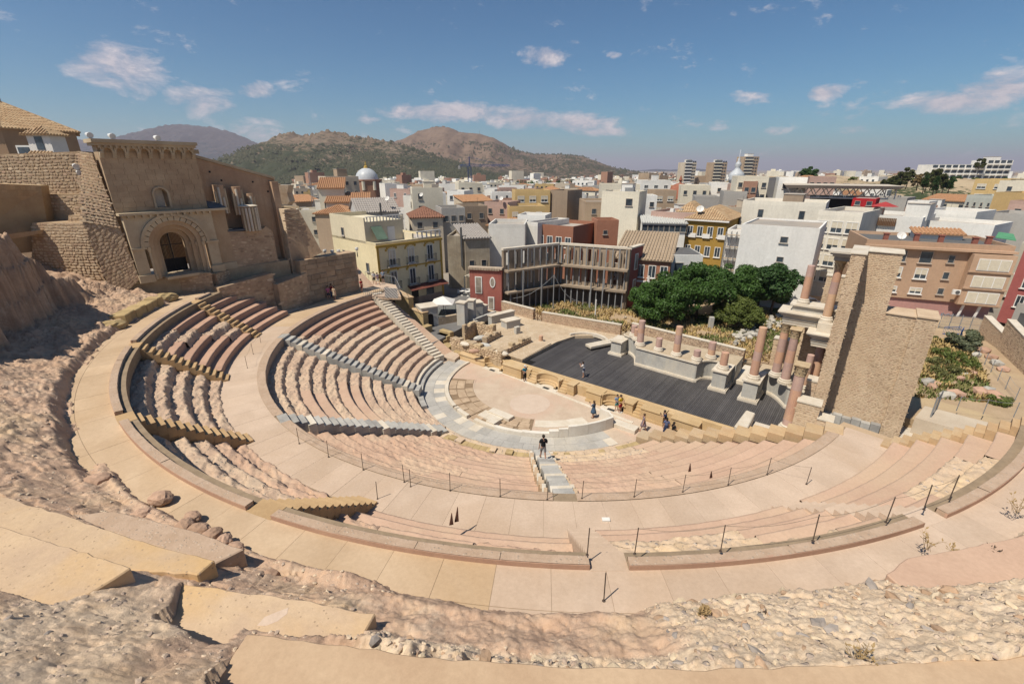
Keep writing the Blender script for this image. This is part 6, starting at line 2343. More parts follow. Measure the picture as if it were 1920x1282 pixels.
um = thing('red_parasol','red parasol on the white roof terrace','parasol',h.at(h.w * .38,-1.5,12.5))
MB().lathe(h.at(h.w * .38,-1.5,12.5),[(.03,0),(.03,2.0),(2.0,2.0),(.05,2.75)],8).build('canopy',mat('red_canvas',(.38,.05,.05),bump=0),um)
h = px_house('white_tower_slab','white upright slab of a house rising among the right-hand roofs','building',1702,1738,385,14.8,4,-16,wallmat('white',(.80,.78,.73),.25))
h = px_house('white_long_house','long white house with a sloping parapet at the right','house',1736,1822,402,12.8,10,-16,wallmat('white',(.70,.68,.63),.4))
h = px_house('white_court_house','white house with a stained wall and roof railing at the right','house',1724,1850,425,11.6,10,-14,wallmat('white',(.70,.68,.63),.5))
h.grid(3,1,.7,1.0,'plain',lo=8,hi=11)

# brown four-storey block behind the tower
BRB = wallmat('tan_brick',(.50,.335,.225),.3)
a_,c_ = G(1668,590,1.0),G(1800,603,1.0)
e_ = (c_ - a_).normalized()
o_ = a_ - e_ * 5.0
bb = Bld('brown_apartment_block','brown four-storey apartment block with blinds behind the tower wall','apartment house',o_,e_,15.6,11,3.6,10.9,BRB,parapet=.5,roofm=mat('dark_roof',(.13,.13,.13)))
bb.box('ground_floor',.1,-11,-.5,15.5,-.3,3.598,wallmat('pink_ground',(.45,.25,.22),.3))
bb.box('eaves',-.2,0.0,10.45,15.8,.7,10.75,BRB)
for zz,hh in ((8.6,1.6),(6.4,1.5),(4.3,.9)):
 for s in (4.2,7.0):
  bb.win(s,zz,1.35,hh,'blind' if zz < 8 else 'plain')
 bb.win(9.7,zz + .2,.7,min(1.0,hh),'plain')
 bb.win(1.5,zz,1.35,hh,'blind')
bay_ = bb.box('bay',11.4,.002,3.6,15.6,1.3,10.3,BRB)
for zz in (8.3,6.1,4.0):
 f_ = bb.box('bay_window',12.0,1.302,zz,15.2,1.42,zz + 1.5,WHT)
 for k in range(3):
  bb.box('blind',12.08 + 1.05 * k,1.422,zz + .08,13.02 + 1.05 * k,1.44,zz + 1.42,SHUT,f_)
 bb.box('bay_sill',11.3,1.302,zz - .28,15.7,1.5,zz - .1,BRB)
for s in (11.9,13.6):
 MB().tube([bb.at(s,.6,0),bb.at(s + .35,.9,3.6)],.16,8).build('white_column',WHT,bb.t)
ac_unit(bb.at(11.0,1.0,4.9),bb.rz,'air conditioner on the brown apartment block beside the bay')
for k,(s,d) in enumerate([(2.6,-3),(6.4,-4),(9.0,-3.6),(12.2,-2.4),(14.4,-4.5)]):
 c = thing('chimney',['brick chimney at the left end of the brown block roof','second brick chimney on the brown block roof','middle brick chimney on the brown block roof','front right brick chimney on the brown block roof','rightmost brick chimney on the brown block roof'][k],'chimney',bb.at(s,d,10.95),group='roof chimneys')
 bb.box('stack',s,d - .5,10.9,s + .55,d,11.9,mat('red_brick',(.30,.11,.08),(.25,.09,.065),scale=5,bump=.3),c)
 bb.box('cap',s - .08,d - .58,11.902,s + .63,d + .08,12.02,mat('red_brick',(.30,.11,.08)),c)
dish(bb.at(4.2,-2,10.9),'white satellite dish on the dark roof of the brown block',.55)
tr_ = Bld('tiled_shed','small orange-tiled shed on the dark roof behind the chimneys','shed',bb.at(7.6,-8,0),e_,5.5,2.2,10.9,11.7,WHT,roof='mono',tile=(TILEO,.6))
PKR = wallmat('pink_red',(.36,.11,.10),.3)
q_ = G(1872,590,1.0)
pk = Bld('pink_red_house','dark pink house with narrow windows at the right edge','house',(q_.x,q_.y),(.55,-.835),9,20,0,10.6,PKR)
pk.grid(3,3,.9,1.7,'cross',lo=2,hi=10)
pk.grid(6,3,.9,1.6,'plain','left',lo=1,hi=10)
for z in (3.6,6.8):
 pk.box('band',-.1,-20,z,0,.0,z + .2,WHT)
# street end with a grey wall, poster and graffiti
sw = Bld('street_wall','grey street wall with a dark door and a yellow poster at the right edge','wall',(G(1895,600,1.2).x,G(1895,600,1.2).y),(.62,-.78),12,.4,0,3.6,wallmat('grey_wall',(.36,.34,.31),.4),roof='none')
sw.box('door',.6,0,.2,1.7,.05,2.4,IRONG)
po = sw.box('poster',2.2,0,.7,4.6,.04,2.9,mat('yellow_poster',(.62,.50,.05),bump=0))
mbp = MB()
for k in range(20):
 q0,q1 = 2 * PI * k / 20,2 * PI * (k + 1) / 20
 g_ = lambda r,q: sw.at(3.4 + .55 * r * math.cos(q),.045,1.85 + .85 * r * math.sin(q))
 mbp.add([g_(.75,q0),g_(1.05,q0),g_(1.05,q1),g_(.75,q1)],[(0,1,2,3)])
mbp.build('poster_ring',mat('poster_grey',(.30,.31,.32),bump=0),po)
GRF = mat('graffiti_black',(.04,.045,.06),bump=0)


def scrawl(parent,origin,ex,ez,n_,w_,h_,seed,m=GRF,r=.05):
 rn = random.Random(seed)
 mb = MB()
 x = 0
 for k in range(n_):
  ww = w_ / n_
  pts = []
  for j in range(8):
   q = 2 * PI * j / 7 * rn.choice([1,.8]) + k
   pts.append(Vector(origin) + Vector(ex) * (x + ww * .5 + ww * .48 * math.cos(q)) + Vector(ez) * (h_ * .5 + h_ * .48 * math.sin(q * rn.choice([1,1,2]))))
  mb.tube(pts,r,4)
  x += ww
 return mb.build('graffiti',m,parent)


bld2 = Bld('grey_house','pale grey house with black graffiti at the right edge of the picture','house',(G(1905,560,1).x + 3,G(1905,560,1).y + 5),(.62,-.78),14,10,0,8.5,wallmat('stained_pale',(.50,.46,.38),.6))
scrawl(bld2.t,bld2.at(1.0,.03,3.4),bld2.e,(0,0,1),7,4.6,1.3,3,r=.09)
gw = scrawl(bb.t,bb.at(8.3,-.26,.9),bb.e,(0,0,1),8,4.6,1.0,4,m=mat('graffiti_blue',(.22,.26,.33),bump=0),r=.05)

# museum roof on trusses
MR = mat('museum_roof',(.50,.44,.36),(.46,.40,.33),scale=.4,bump=.05)
mu = thing('market_roof','wide flat beige roof on white trusses over the white houses','roof',V(1582,365,108))
A_,B_ = V(1478,349,118),V(1686,351,108)
zt = 17.0
e_ = Vector((B_.x - A_.x,B_.y - A_.y,0))
ln_ = e_.length
e_.normalize()
n_ = Vector((-e_.y,e_.x,0))
base = Vector((A_.x,A_.y,0))
Q = lambda s,d,z: base + e_ * s + n_ * d + Vector((0,0,z))
MB().hexa([Q(0,-1,zt - .7),Q(ln_,-1,zt - .7),Q(ln_,16,zt - .7),Q(0,16,zt - .7),Q(-.8,-1.6,zt),Q(ln_ + .8,-1.6,zt),Q(ln_ + .8,16,zt),Q(-.8,16,zt)]).build('roof_slab',MR,mu)
for k in range(9):
 s = ln_ * k / 8
 for d in (1.5,12):
  MB().tube([Q(s,d,zt - .7),Q(s + ln_ / 16,d + .6,zt - 2.9),Q(s + ln_ / 8,d,zt - .7)] if k < 8 else [Q(s,d,zt - .7),Q(s,d,zt - 2.9)],.14,5).build('truss',WHT,mu)
for d in (2,12.5):
 MB().tube([Q(1,d,zt - 2.9),Q(ln_ - 1,d,zt - 2.9)],.16,5).build('chord',WHT,mu)
for k in range(7):
 MB().tube([Q(1.5 + (ln_ - 3) * k / 6,12.5,8),Q(1.5 + (ln_ - 3) * k / 6,12.5,zt - 2.9)],.16,6).build('post',WHT,mu)
MB().hexa([Q(6,5,11),Q(17,5,11),Q(17,12,11),Q(6,12,11),Q(6,5,14),Q(17,5,14),Q(17,12,14),Q(6,12,14)]).build('dark_stall',IRON,mu)
rx = px_house('red_cabin','bright red cabin under the wide flat roof','cabin',1601,1641,373,14.6,5,-8,mat('bright_red',(.42,.02,.025),bump=0),parapet=.1)
rx.grid(2,1,1.0,.9,'plain',lo=13.0,hi=14.4)
for k in range(6):
 xx = 1497 + 18 * k
 p = V(xx,395,96)
 ac_unit((p.x,p.y,12.6),-.3,ORD[k] + ' grey air conditioning unit from the left on the parapet under the flat roof').__setitem__('group','air conditioners under the flat roof')

# ------------------------------------------------------------------ ground pieces between theatre and town
def gpoly(name,pts,z0,z1,m,**k):
 return MB().prism([(p[0],p[1]) for p in pts],z0,z1).build(name,m,kind='structure',**k)


TERR_ST = mat('stony_terrace',(.50,.39,.27),(.42,.32,.215),(.53,.43,.31),scale=1.3,fine=6,bump=.5,dist=.04,speck=(3.5,.5,(.50,.42,.33)))
GREYPAV = mat('grey_street',(.17,.165,.16),(.13,.125,.12),(.21,.2,.19),scale=.4,fine=8,bump=.08)
terr = gpoly('stony_terrace',[G(905,632,1.35),G(930,590,1.35),G(900,575,1.5),(-2.2,63.2),(13.2,53.4),(17.0,50.6),L(2.6,12.6),L(-1,12.9),L(-3.0,11.2),L(-3.62,8.0),L(-3.62,1.2),L(-9,1.2)],-.5,1.36,TERR_ST)
for lab,q in (('apse',None),):
 t = thing('apse_step','low curved pale step at the far edge of the timber stage','step',L(-2,11.5,1.2))
 for k in range(9):
  a,b = PI * .15 + PI * .75 * k / 9,PI * .15 + PI * .75 * (k + 1) / 9
  f = lambda r,qq,z: L(-1.0 + r * 2.5 * math.cos(qq),10.0 + r * 2.7 * math.sin(qq),z)
  MB().hexa([f(1,a,1.2),f(1.12,a,1.2),f(1.12,b,1.2),f(1,b,1.2),f(1,a,1.62),f(1.12,a,1.62),f(1.12,b,1.62),f(1,b,1.62)]).build('step_block',PALEM,t)
MB().hexa([L(-.4,9.2,1.25),L(.6,8.7,1.25),L(2.2,12.2,1.25),L(1.2,12.7,1.25),L(-.4,9.2,1.55),L(.6,8.7,1.55),L(2.2,12.2,1.55),L(1.2,12.7,1.55)]).build('stone_slab',PALEM,None,bevel=.03,label='long pale stone slab lying on the far left of the timber stage',cat='stone slab')
MB().hexa([L(-9.5,1.2,1.0),L(-3.64,1.2,1.0),L(-3.64,7,1.0),L(-7,7,1.0),L(-9.5,1.2,1.38),L(-3.7,1.2,1.38),L(-3.7,7,1.5),L(-7,7,1.5)]).build('broken_pavement',TERR_ST,None,kind='structure')
plaza = gpoly('plaza',[(-30,58),(-17,52),(-9.5,50.5),(-3,63.5),(-6.2,66),(-4,80),(-14,84),(-34,66)],-.5,1.15,GREYPAV)
gpoly('forecourt',[PR(13.2,172),PR(13.6,196),(-10.5,52.5),(-3.5,56),(-6.5,47.5)],-.5,.35,ORCH)
garden = gpoly('garden_soil',[(-1.4,63.9),(13.4,53.7),(25.5,45),(30,42),(45,40),(62,52),(62,70),(40,76),(18,72),(8,72)],-.5,.95,SOIL)
gpoly('right_garden_soil',[L(28.4,9.3),L(37.5,10),(62,44),(62,58),(44,62),(36,52)],-.4,2.0,SOIL)
gpoly('ramp_path',[L(28.9,8.4),L(40,7.0),L(41,9.5),L(35.6,10.6),L(29.6,11.3)],-.4,2.6,mat('ramp',(.52,.44,.34),(.46,.38,.29),scale=.6,bump=.1))
GW = mat('garden_wall_stone',(.45,.32,.235),(.37,.25,.185),scale=1.5,fine=8,bump=.4,cells=(5.0,(.5,.4,.3),1.6,0))
for lab,p,q,z0,z1 in [('low reddish stone garden wall behind the stony terrace',(-1.5,63.3),(2.9,59.2),.5,2.75),('long low reddish stone garden wall right of the wooden gate',(4.0,58.4),(13.4,53.0),.5,2.6),('low reddish garden wall behind the podium',(15.0,54.2),(24.75,45.0),.5,2.45)]:
 a,b = Vector((*p,z0)),Vector((*q,z0))
 d = (b - a).normalized()
 iw = Vector((-d.y,d.x,0))
 t = thing('garden_wall',lab,'wall',(a + b) / 2,group='low garden walls')
 MB().slab([a,b,b + Vector((0,0,z1 - z0)),a + Vector((0,0,z1 - z0))],iw * .45).build('wall_core',GW,t)
 lay_stones(t,a - iw * 0,b - iw * 0,b + Vector((0,0,z1 - z0)),a + Vector((0,0,z1 - z0)),.26,0,hsize=.17,seed=int(p[0] + 70),proud=.03)
 MB().slab([a - iw * .05 + Vector((0,0,z1 - z0 + .002)),b - iw * .05 + Vector((0,0,z1 - z0 + .002)),b + iw * .5 + Vector((0,0,z1 - z0 + .002)),a + iw * .5 + Vector((0,0,z1 - z0 + .002))],Vector((0,0,.08))).build('coping',PALEM,t)
BRWD = mat('brown_wood',(.16,.09,.05),scale=2)
for lab,p,q,zb in [('brown wooden gate with crossed bars in the garden wall',(2.9,59.2),(4.0,58.4),1.4),('brown wooden fence with crossed bars left of the podium',(13.4,53.0),(15.0,54.2),1.3),('brown wooden fence with crossed bars between the two podiums',(24.9,45.0),(27.0,43.6),1.3)]:
 a,b = Vector((*p,zb)),Vector((*q,zb))
 t = thing('wooden_fence',lab,'fence',(a + b) / 2)
 n_ = 2
 for k in range(n_ + 1):
  MB().tube([a.lerp(b,k / n_),a.lerp(b,k / n_) + Vector((0,0,1.15))],.05,6).build('post',BRWD,t)
 for z in (.2,1.05):
  MB().tube([a + Vector((0,0,z)),b + Vector((0,0,z))],.04,6).build('rail',BRWD,t)
 for k in range(n_):
  c,d = a.lerp(b,k / n_),a.lerp(b,(k + 1) / n_)
  MB().tube([c + Vector((0,0,.2)),d + Vector((0,0,1.05))],.035,6).build('brace',BRWD,t)
  MB().tube([d + Vector((0,0,.2)),c + Vector((0,0,1.05))],.035,6).build('brace',BRWD,t)

# ------------------------------------------------------------------ ruins left of the stage
BASM = mat('grey_pier_stone',(.47,.46,.43),(.38,.375,.355),(.50,.46,.39),scale=1,fine=8,bump=.2,tint=.06)


def pxblock(name,label,x0,y0,x1,y1,z0,h,dep,m,cat='stone block',cap=None):
 """block whose front base edge runs from one photo point to another on the level z0"""
 a,b = G(x0,y0,z0),G(x1,y1,z0)
 d = (b - a).normalized()
 iw = Vector((-d.y,d.x,0))
 a.z = b.z = z0 - .4
 t = thing(name,label,cat,(a + b) / 2)
 MB().slab([a,b,b + Vector((0,0,h + .4)),a + Vector((0,0,h + .4))],iw * dep).build('body',m,t,bevel=.03)
 if cap:
  e = d * .08
  MB().slab([a - e - iw * .08 + Vector((0,0,h + .402)),b + e - iw * .08 + Vector((0,0,h + .402)),b + e + iw * (dep + .08) + Vector((0,0,h + .402)),a - e + iw * (dep + .08) + Vector((0,0,h + .402))],Vector((0,0,.14))).build('cap',cap,t)
 return t


pxblock('stone_pier','tall pale grey pier of two blocks left of the stony terrace',857,609,872,611,1.2,3.0,1.0,BASM,'pier',PALEM)
pxblock('stone_pier','second pale grey pier with a darker foot',877,603,889,604,1.2,2.9,1.0,BASM,'pier',PALEM)
pxblock('stone_pier','lower grey pier block right of the two tall piers',890,596,906,594,1.2,2.0,1.6,BASM,'pier',PALEM)
pxblock('stone_block','square grey block in front of the red gable',898,592,915,587,1.36,1.1,1.2,BASM,cap=PALEM)
pxblock('stone_block','long grey block on the stony terrace',922,608,965,597,1.36,1.0,.8,BASM,cap=PALEM)
pxblock('stone_block','short wide grey block on the stony terrace',950,617,976,611,1.36,.85,1.3,BASM,cap=PALEM)
pxblock('stone_block','small pale block lying between the ruins',884,611,897,607,1.3,.4,.5,PALEM)
pxblock('kerb_wall','low curved grey kerb wall behind the long block',890,606,931,590,1.36,.55,.35,BASM,'wall')
pxblock('stone_block','small grey block at the corner of the rubble pit',968,627,976,625,1.36,.9,.5,BASM)
t = pxblock('doorway_block','pale block with a dark arched doorway beside the left stair',793,617,823,612,1.0,2.7,2.2,BASM,'doorway',PALEM)
a,b = G(793,617,1.0),G(823,612,1.0)
d = (b - a).normalized(); iw = Vector((-d.y,d.x,0)); ln_ = (b - a).length
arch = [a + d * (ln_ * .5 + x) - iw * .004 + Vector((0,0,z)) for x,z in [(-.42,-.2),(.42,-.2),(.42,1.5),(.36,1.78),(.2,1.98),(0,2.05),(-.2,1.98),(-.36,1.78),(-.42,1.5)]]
MB().slab(arch,iw * -.01).build('doorway_shade',IRON,t)  # black sheet on the solid block stands in for the shaded doorway
for k in range(9):
 q0,q1 = PI * k / 9,PI * (k + 1) / 9
 f = lambda r,q: a + d * (ln_ * .5 - r * math.cos(q)) - iw * .002 + Vector((0,0,1.5 + r * math.sin(q)))
 MB().slab([f(.44,q0),f(.62,q0),f(.62,q1 - .03),f(.44,q1 - .03)],iw * -.06).build('voussoir',BASM,t)
pxblock('yellow_wall','yellow ashlar wall between the left stair and the arched doorway',762,606,795,620,.9,2.3,.8,YBLK,'wall',TANB)
pxblock('yellow_wall','yellow block wall at the foot of the arched doorway',796,636,812,630,.5,1.5,.9,YBLK,'wall')
pxblock('corner_wall','brown corner wall at the head of the left stair',742,575,768,590,2.5,2.2,.7,YBLK,'wall',TANB)
pxblock('low_wall','low pale wall between the doorway and the tall piers',823,612,858,605,1.0,1.2,.4,TERR_ST,'wall')
t = thing('ruin_steps','short flight of yellow steps among the ruins','steps',G(825,638,.6))
for k in range(3):
 p = G(812 + 6 * k,636 - 3 * k,.6)
 MB().obox(p + Vector((0,0,-.5)),BX * 1.9,AX * .7,Vector((0,0,.75 + .3 * k))).build('step',YBLK,t,bevel=.03)
RPIT = mat('pit_rubble',(.47,.365,.25),(.36,.27,.18),(.50,.38,.22),scale=1.3,fine=6,bump=.8,dist=.05)


def rubble_run(label,pts,h,th,seed):
 t = thing('rubble_wall',label,'wall',pts[0],group='rubble walls of the excavated pit')
 for i in range(len(pts) - 1):
  a,b = Vector(pts[i]),Vector(pts[i + 1])
  d = (b - a).normalized()
  iw = Vector((-d.y,d.x,0)) * th
  rn = random.Random(seed + i)
  n_ = max(2,int((b - a).length / .55))
  for k in range(n_):
   p,q = a.lerp(b,k / n_),a.lerp(b,(k + 1) / n_)
   hh = h * rn.uniform(.75,1.1)
   MB().slab([p - Vector((0,0,.8)),q - Vector((0,0,.8)),q + Vector((0,0,hh)),p + Vector((0,0,hh * rn.uniform(.92,1.05)))],iw * rn.uniform(.85,1.1)).build('masonry',RPIT,t,bevel=.05)
  lay_stones(t,a - iw * .0 - Vector((0,0,.1)),b - iw * .0 - Vector((0,0,.1)),b + Vector((0,0,h * .9)),a + Vector((0,0,h * .9)),.34,70,hsize=.24,seed=seed,proud=.07)
 return t


zz = .9
rubble_run('long rubble wall along the near side of the excavated pit',[G(845,646,zz),G(893,664,zz),G(940,678,zz)],1.1,.8,1)
rubble_run('rubble wall with dark face on the left of the excavated pit',[G(872,634,zz),G(893,622,zz)],1.5,.5,2)
rubble_run('rubble wall with a jagged top at the back of the pit',[G(892,622,zz),G(925,632,zz)],1.5,.6,3)
rubble_run('dark-faced rubble wall on the right of the pit',[G(948,672,zz),G(996,650,zz)],1.3,.6,4)
rubble_run('short rubble wall standing inside the pit',[G(912,652,zz),G(940,637,zz)],1.3,.6,5)
for k,(x,y,rot,s,lab) in enumerate([(901,634,.3,1.0,'rounded grey block lying on the pit wall'),(908,648,-.4,1.0,'large grey block lying in the near pit wall'),(872,645,-.5,.8,'pale block in the left end of the near pit wall'),(940,662,-.5,1.0,'long pale block at the near right corner of the pit'),(889,658,.1,.7,'reddish block leaning on the near pit wall')]):
 p = G(x,y,1.7)
 o = MB().blob((0,0,0),.62 * s,seed=80 + k,sub=3,sx=1.4,sy=.65,sz=.55,rough=.05).build('stone_block',[BASM,BASM,PALEM,PALEM,NEWP][k],None,local=True,label=lab,cat='stone block')
 o.location = p
 o.rotation_euler = (0,0,rot)
for k,(x0,y0,x1,y1,lab) in enumerate([(815,648,842,653,'flat tan slab on the floor beside the pit wall'),(850,660,872,666,'broken tan slab on the floor near the curved niche')]):
 pxblock('floor_slab',lab,x0,y0,x1,y1,.35,.14,1.4,YBLK,'stone slab')
column('short pink column drum standing on the stony terrace',0,0,0,2.1,.30,base=False,loc=G(1014,640,1.36),group='columns of the stage building')

# plaza furniture
um = thing('white_parasol','open white square parasol on the plaza beside the yellow house','parasol',G(832,588,1.15))
p = G(832,588,1.15)
s = 1.55
MB().add([p + Vector((-s,-s,1.75)),p + Vector((s,-s,1.75)),p + Vector((s,s,1.75)),p + Vector((-s,s,1.75)),p + Vector((0,0,2.6))],[(0,1,4),(1,2,4),(2,3,4),(3,0,4)]).build('canopy',WHT,um)
MB().tube([p,p + Vector((0,0,2.58))],.04,6).build('pole',STEEL,um)
pg = thing('pergola','cream slatted pergola between the yellow house and the red gable','pergola',G(880,545,1.15))
o_ = G(872,548,1.15)
ex,ey = Vector((.93,-.36,0)),Vector((.36,.93,0))
for k in range(16):
 MB().obox(o_ + ex * (.36 * k) + Vector((0,0,2.7)),ex * .2,ey * 4,Vector((0,0,.1))).build('slat',SHUT,pg)
for sx in (0,2.8,5.5):
 for sy in (0,3.8):
  MB().tube([o_ + ex * sx + ey * sy,o_ + ex * sx + ey * sy + Vector((0,0,2.7))],.12,6).build('post',SHUT,pg)
for k in range(9):
 p = o_ + ex * (.4 + 1.1 * (k % 5)) - ey * (.6 + 1.3 * (k // 5))
 t = thing('cafe_table','small white cafe table near the pergola, ' + ORD[k] + ' one','table',p,group='cafe tables by the pergola')
 MB().lathe(p,[(.25,0),(.04,.05),(.04,.7),(.42,.71),(.42,.75)],10).build('table_top',WHT,t)
 for j in range(2):
  q = p + ex * (.6 if j else -.6)
  c = thing('cafe_chair','white cafe chair on the %s side of the %s small table near the pergola' % (['left','right'][j],ORD[k]),'chair',q,group='cafe chairs by the pergola')
  MB().box(q.x - .2,q.y - .2,q.z + .42,q.x + .2,q.y + .2,q.z + .46).build('seat',WHT,c)
  MB().box(q.x - .2,q.y + .16,q.z + .462,q.x + .2,q.y + .2,q.z + .85).build('backrest',WHT,c)
  for sx,sy in ((-1,-1),(1,-1),(1,1),(-1,1)):
   MB().box(q.x + .16 * sx - .02,q.y + .16 * sy - .02,q.z,q.x + .16 * sx + .02,q.y + .16 * sy + .02,q.z + .418).build('leg',STEEL,c)
# glass balustrade along the plaza
GLP = bpy.data.materials.new('clear_glass')
GLP.use_nodes = True
b_ = GLP.node_tree.nodes['Principled BSDF']
b_.inputs['Transmission Weight'].default_value = 1.0
b_.inputs['Roughness'].default_value = .02
b_.inputs['IOR'].default_value = 1.05
b_.inputs['Base Color'].default_value = (.85,.92,.9,1)
gb = thing('glass_balustrade','glass balustrade with thin steel posts along the plaza edge','balustrade',G(840,598,1.2))
gpts = [G(772,603,1.2),G(800,600,1.2),G(836,592,1.2),G(872,584,1.2),G(905,577,1.2)]
for i in range(4):
 for k in range(2):
  a,b = gpts[i].lerp(gpts[i + 1],k / 2),gpts[i].lerp(gpts[i + 1],(k + 1) / 2)
  MB().slab([a + Vector((0,0,.1)),b + Vector((0,0,.1)),b + Vector((0,0,1.3)),a + Vector((0,0,1.3))],Vector((0,.02,0))).build('pane',GLP,gb)
  MB().tube([a,a + Vector((0,0,1.4))],.03,5).build('post',STEEL,gb)
MB().tube([g + Vector((0,0,1.4)) for g in gpts],.03,5).build('handrail',STEEL,gb)
# footbridge at the head of the stair
fb = thing('footbridge','grey metal footbridge with railings and a striped banner at the top of the left stair','footbridge',G(712,545,6.1))
q = [G(672,552,5.9),G(686,524,5.9),G(742,534,5.9),G(752,556,5.9),G(716,556,5.9)]
MB().prism([(v.x,v.y) for v in q],5.5,5.9).build('deck',CONC,fb)
rail = [q[1],q[2],q[3]]
rl = MB()
for i in range(2):
 for k in range(9):
  a = rail[i].lerp(rail[i + 1],k / 9)
  rl.tube([a,a + Vector((0,0,1.1))],.02,4)
 rl.tube([rail[i] + Vector((0,0,1.1)),rail[i + 1] + Vector((0,0,1.1))],.03,5)
rl.build('railing',STEEL,fb)
f0,f1 = G(682,556,5.9),G(748,560,5.9)
rl = MB()
for k in range(18):
 a = f0.lerp(f1,k / 17)
 rl.tube([a,a + Vector((0,0,1.1))],.018,4)
for z in (.55,1.1):
 rl.tube([f0 + Vector((0,0,z)),f1 + Vector((0,0,z))],.025,5)
rl.build('railing',STEEL,fb)
bn = thing('striped_banner','white banner with black diagonal stripes on the footbridge railing','banner',f0.lerp(f1,.8))
u0,u1 = f0.lerp(f1,.62) - Vector((0,.06,0)),f0.lerp(f1,.98) - Vector((0,.06,0))
MB().slab([u0 + Vector((0,0,.05)),u1 + Vector((0,0,.05)),u1 + Vector((0,0,1.3)),u0 + Vector((0,0,1.3))],Vector((0,.015,0))).build('cloth',WHT,bn)
sb = MB()
ue = (u1 - u0)
for k in range(-4,9):
 a,b = k / 9,k / 9 + .06
 sh = .45
 pts_ = []
 for (u,v) in ((a,.05),(b,.05),(b + sh,1.28),(a + sh,1.28)):
  pts_.append((u,v))
 # keep the stripe inside the cloth
 def clipu(poly):
  out = []
  for lim,sgn in ((0,1),(1,-1)):
   src,out = (poly if not out else out),[]
   for i in range(len(src)):
    p0,p1 = src[i],src[(i + 1) % len(src)]
    i0,i1 = sgn * (p0[0] - lim) >= 0,sgn * (p1[0] - lim) >= 0
    if i0: out.append(p0)
    if i0 != i1:
     tt = (lim - p0[0]) / (p1[0] - p0[0])
     out.append((lim,p0[1] + (p1[1] - p0[1]) * tt))
   if not out: return []
  return out
 c_ = clipu(pts_)
 if len(c_) >= 3:
  sb.add([u0 + ue * u + Vector((0,-.006,v)) for u,v in c_],[tuple(range(len(c_)))])
sb.build('stripes',GRF,bn)

# ------------------------------------------------------------------ right-hand garden, walls and fences
for lab,pts_,z0,z1 in [('tall stone retaining wall with a stepped top at the right edge',[(1832,628,0),(1868,652,.2),(1926,708,.1)],2.0,4.4)]:
 t = thing('retaining_wall',lab,'wall',G(1880,660,2))
 for i in range(2):
  a,b = G(pts_[i][0],pts_[i][1],z0),G(pts_[i + 1][0],pts_[i + 1][1],z0)
  zt = z1 + [0,.9,.4][i]
  d = (b - a).normalized(); iw = Vector((-d.y,d.x,0))
  MB().slab([a - Vector((0,0,1)),b - Vector((0,0,1)),b + Vector((0,0,zt - z0 - .7)),a + Vector((0,0,zt - z0))],iw * .6).build('wall_core',GW,t)
  lay_stones(t,a,b,b + Vector((0,0,zt - z0 - .75)),a + Vector((0,0,zt - z0 - .05)),.28,90,hsize=.18,seed=90 + i,proud=.035)
  MB().slab([a - iw * .05 + Vector((0,0,zt - z0 + .003)),b - iw * .05 + Vector((0,0,zt - z0 - .697)),b + iw * .65 + Vector((0,0,zt - z0 - .697)),a + iw * .65 + Vector((0,0,zt - z0 + .003))],Vector((0,0,.09))).build('coping',PALEM,t)


def fence_posts(label,pxs,z,h,lean=0.0,rails=1,cat='fence',name='post_fence',r=.03,m=STEEL):
 t = thing(name,label,cat,G(*pxs[0],z))
 ps = [G(x,y,z) for x,y in pxs]
 for p in ps:
  MB().tube([p,p + Vector((lean,0,h))],r,6).build('post',m,t)
 for k in range(rails):
  zz_ = h * (k + 1) / rails * .95
  for i in range(len(ps) - 1):
   a,b = ps[i] + Vector((0,0,zz_)),ps[i + 1] + Vector((0,0,zz_))
   MB().tube([a.lerp(b,j / 5) - Vector((0,0,.1 * math.sin(PI * j / 5))) for j in range(6)],.012,4).build('wire',m,t)
 return t


fence_posts('row of grey metal posts beside the path at the right edge',[(1832,672),(1845,684),(1857,698),(1870,714),(1884,730),(1902,752)],2.0,1.3,rails=2)
fence_posts('short row of leaning metal posts on the ramp',[(1793,770),(1843,776),(1900,782)],2.6,1.3,rails=1)
t = thing('mesh_gate','narrow grey mesh gate at the end of the pale floor','gate',G(1743,785,2.4))
p,q = G(1743,786,2.4),G(1754,772,2.4)
for v in (p,q):
 MB().tube([v,v + Vector((0,0,1.9))],.05,6).build('post',STEEL,t)
for z in np.linspace(.1,1.8,10):
 MB().tube([p + Vector((0,0,z)),q + Vector((0,0,z))],.012,4).build('bar',STEEL,t)
mf = thing('mesh_fence','grey mesh fence between the tower and the pink columned porch','fence',G(1770,625,1.5))
a,b = G(1756,622,1.5),G(1832,632,1.5)
mm = MB()
for k in range(40):
 p,q = a.lerp(b,k / 40),a.lerp(b,min(1,(k + 3) / 40))
 mm.tube([p,q + Vector((0,0,2.4))],.012,3)
 mm.tube([q,p + Vector((0,0,2.4))],.012,3)
mm.build('wire_mesh',STEEL,mf)
for k in range(5):
 p = a.lerp(b,k / 4)
 MB().tube([p,p + Vector((0,0,2.5))],.05,6).build('post',STEEL,mf)
BLUE = mat('blue_paint',(.03,.10,.30),bump=0)
for k,(x,y,lab) in enumerate([(1782,628,'blue metal crowd barrier leaning by the mesh fence'),(1800,632,'second blue crowd barrier lying by the mesh fence')]):
 p = G(x,y,1.9)
 t = thing('crowd_barrier',lab,'barrier',p,k * .7)
 for z in (.15,1.0):
  MB().tube([(-1,0,z),(1,0,z)],.035,6).build('rail',BLUE,t,local=True)
 for j in range(11):
  MB().tube([(-1 + .2 * j,0,.15),(-1 + .2 * j,0,1.0)],.018,4).build('bar',BLUE,t,local=True)
 for sx in (-.8,.8):
  MB().tube([(sx,-.3,0),(sx,0,.15),(sx,.3,0)],.03,5).build('foot',BLUE,t,local=True)

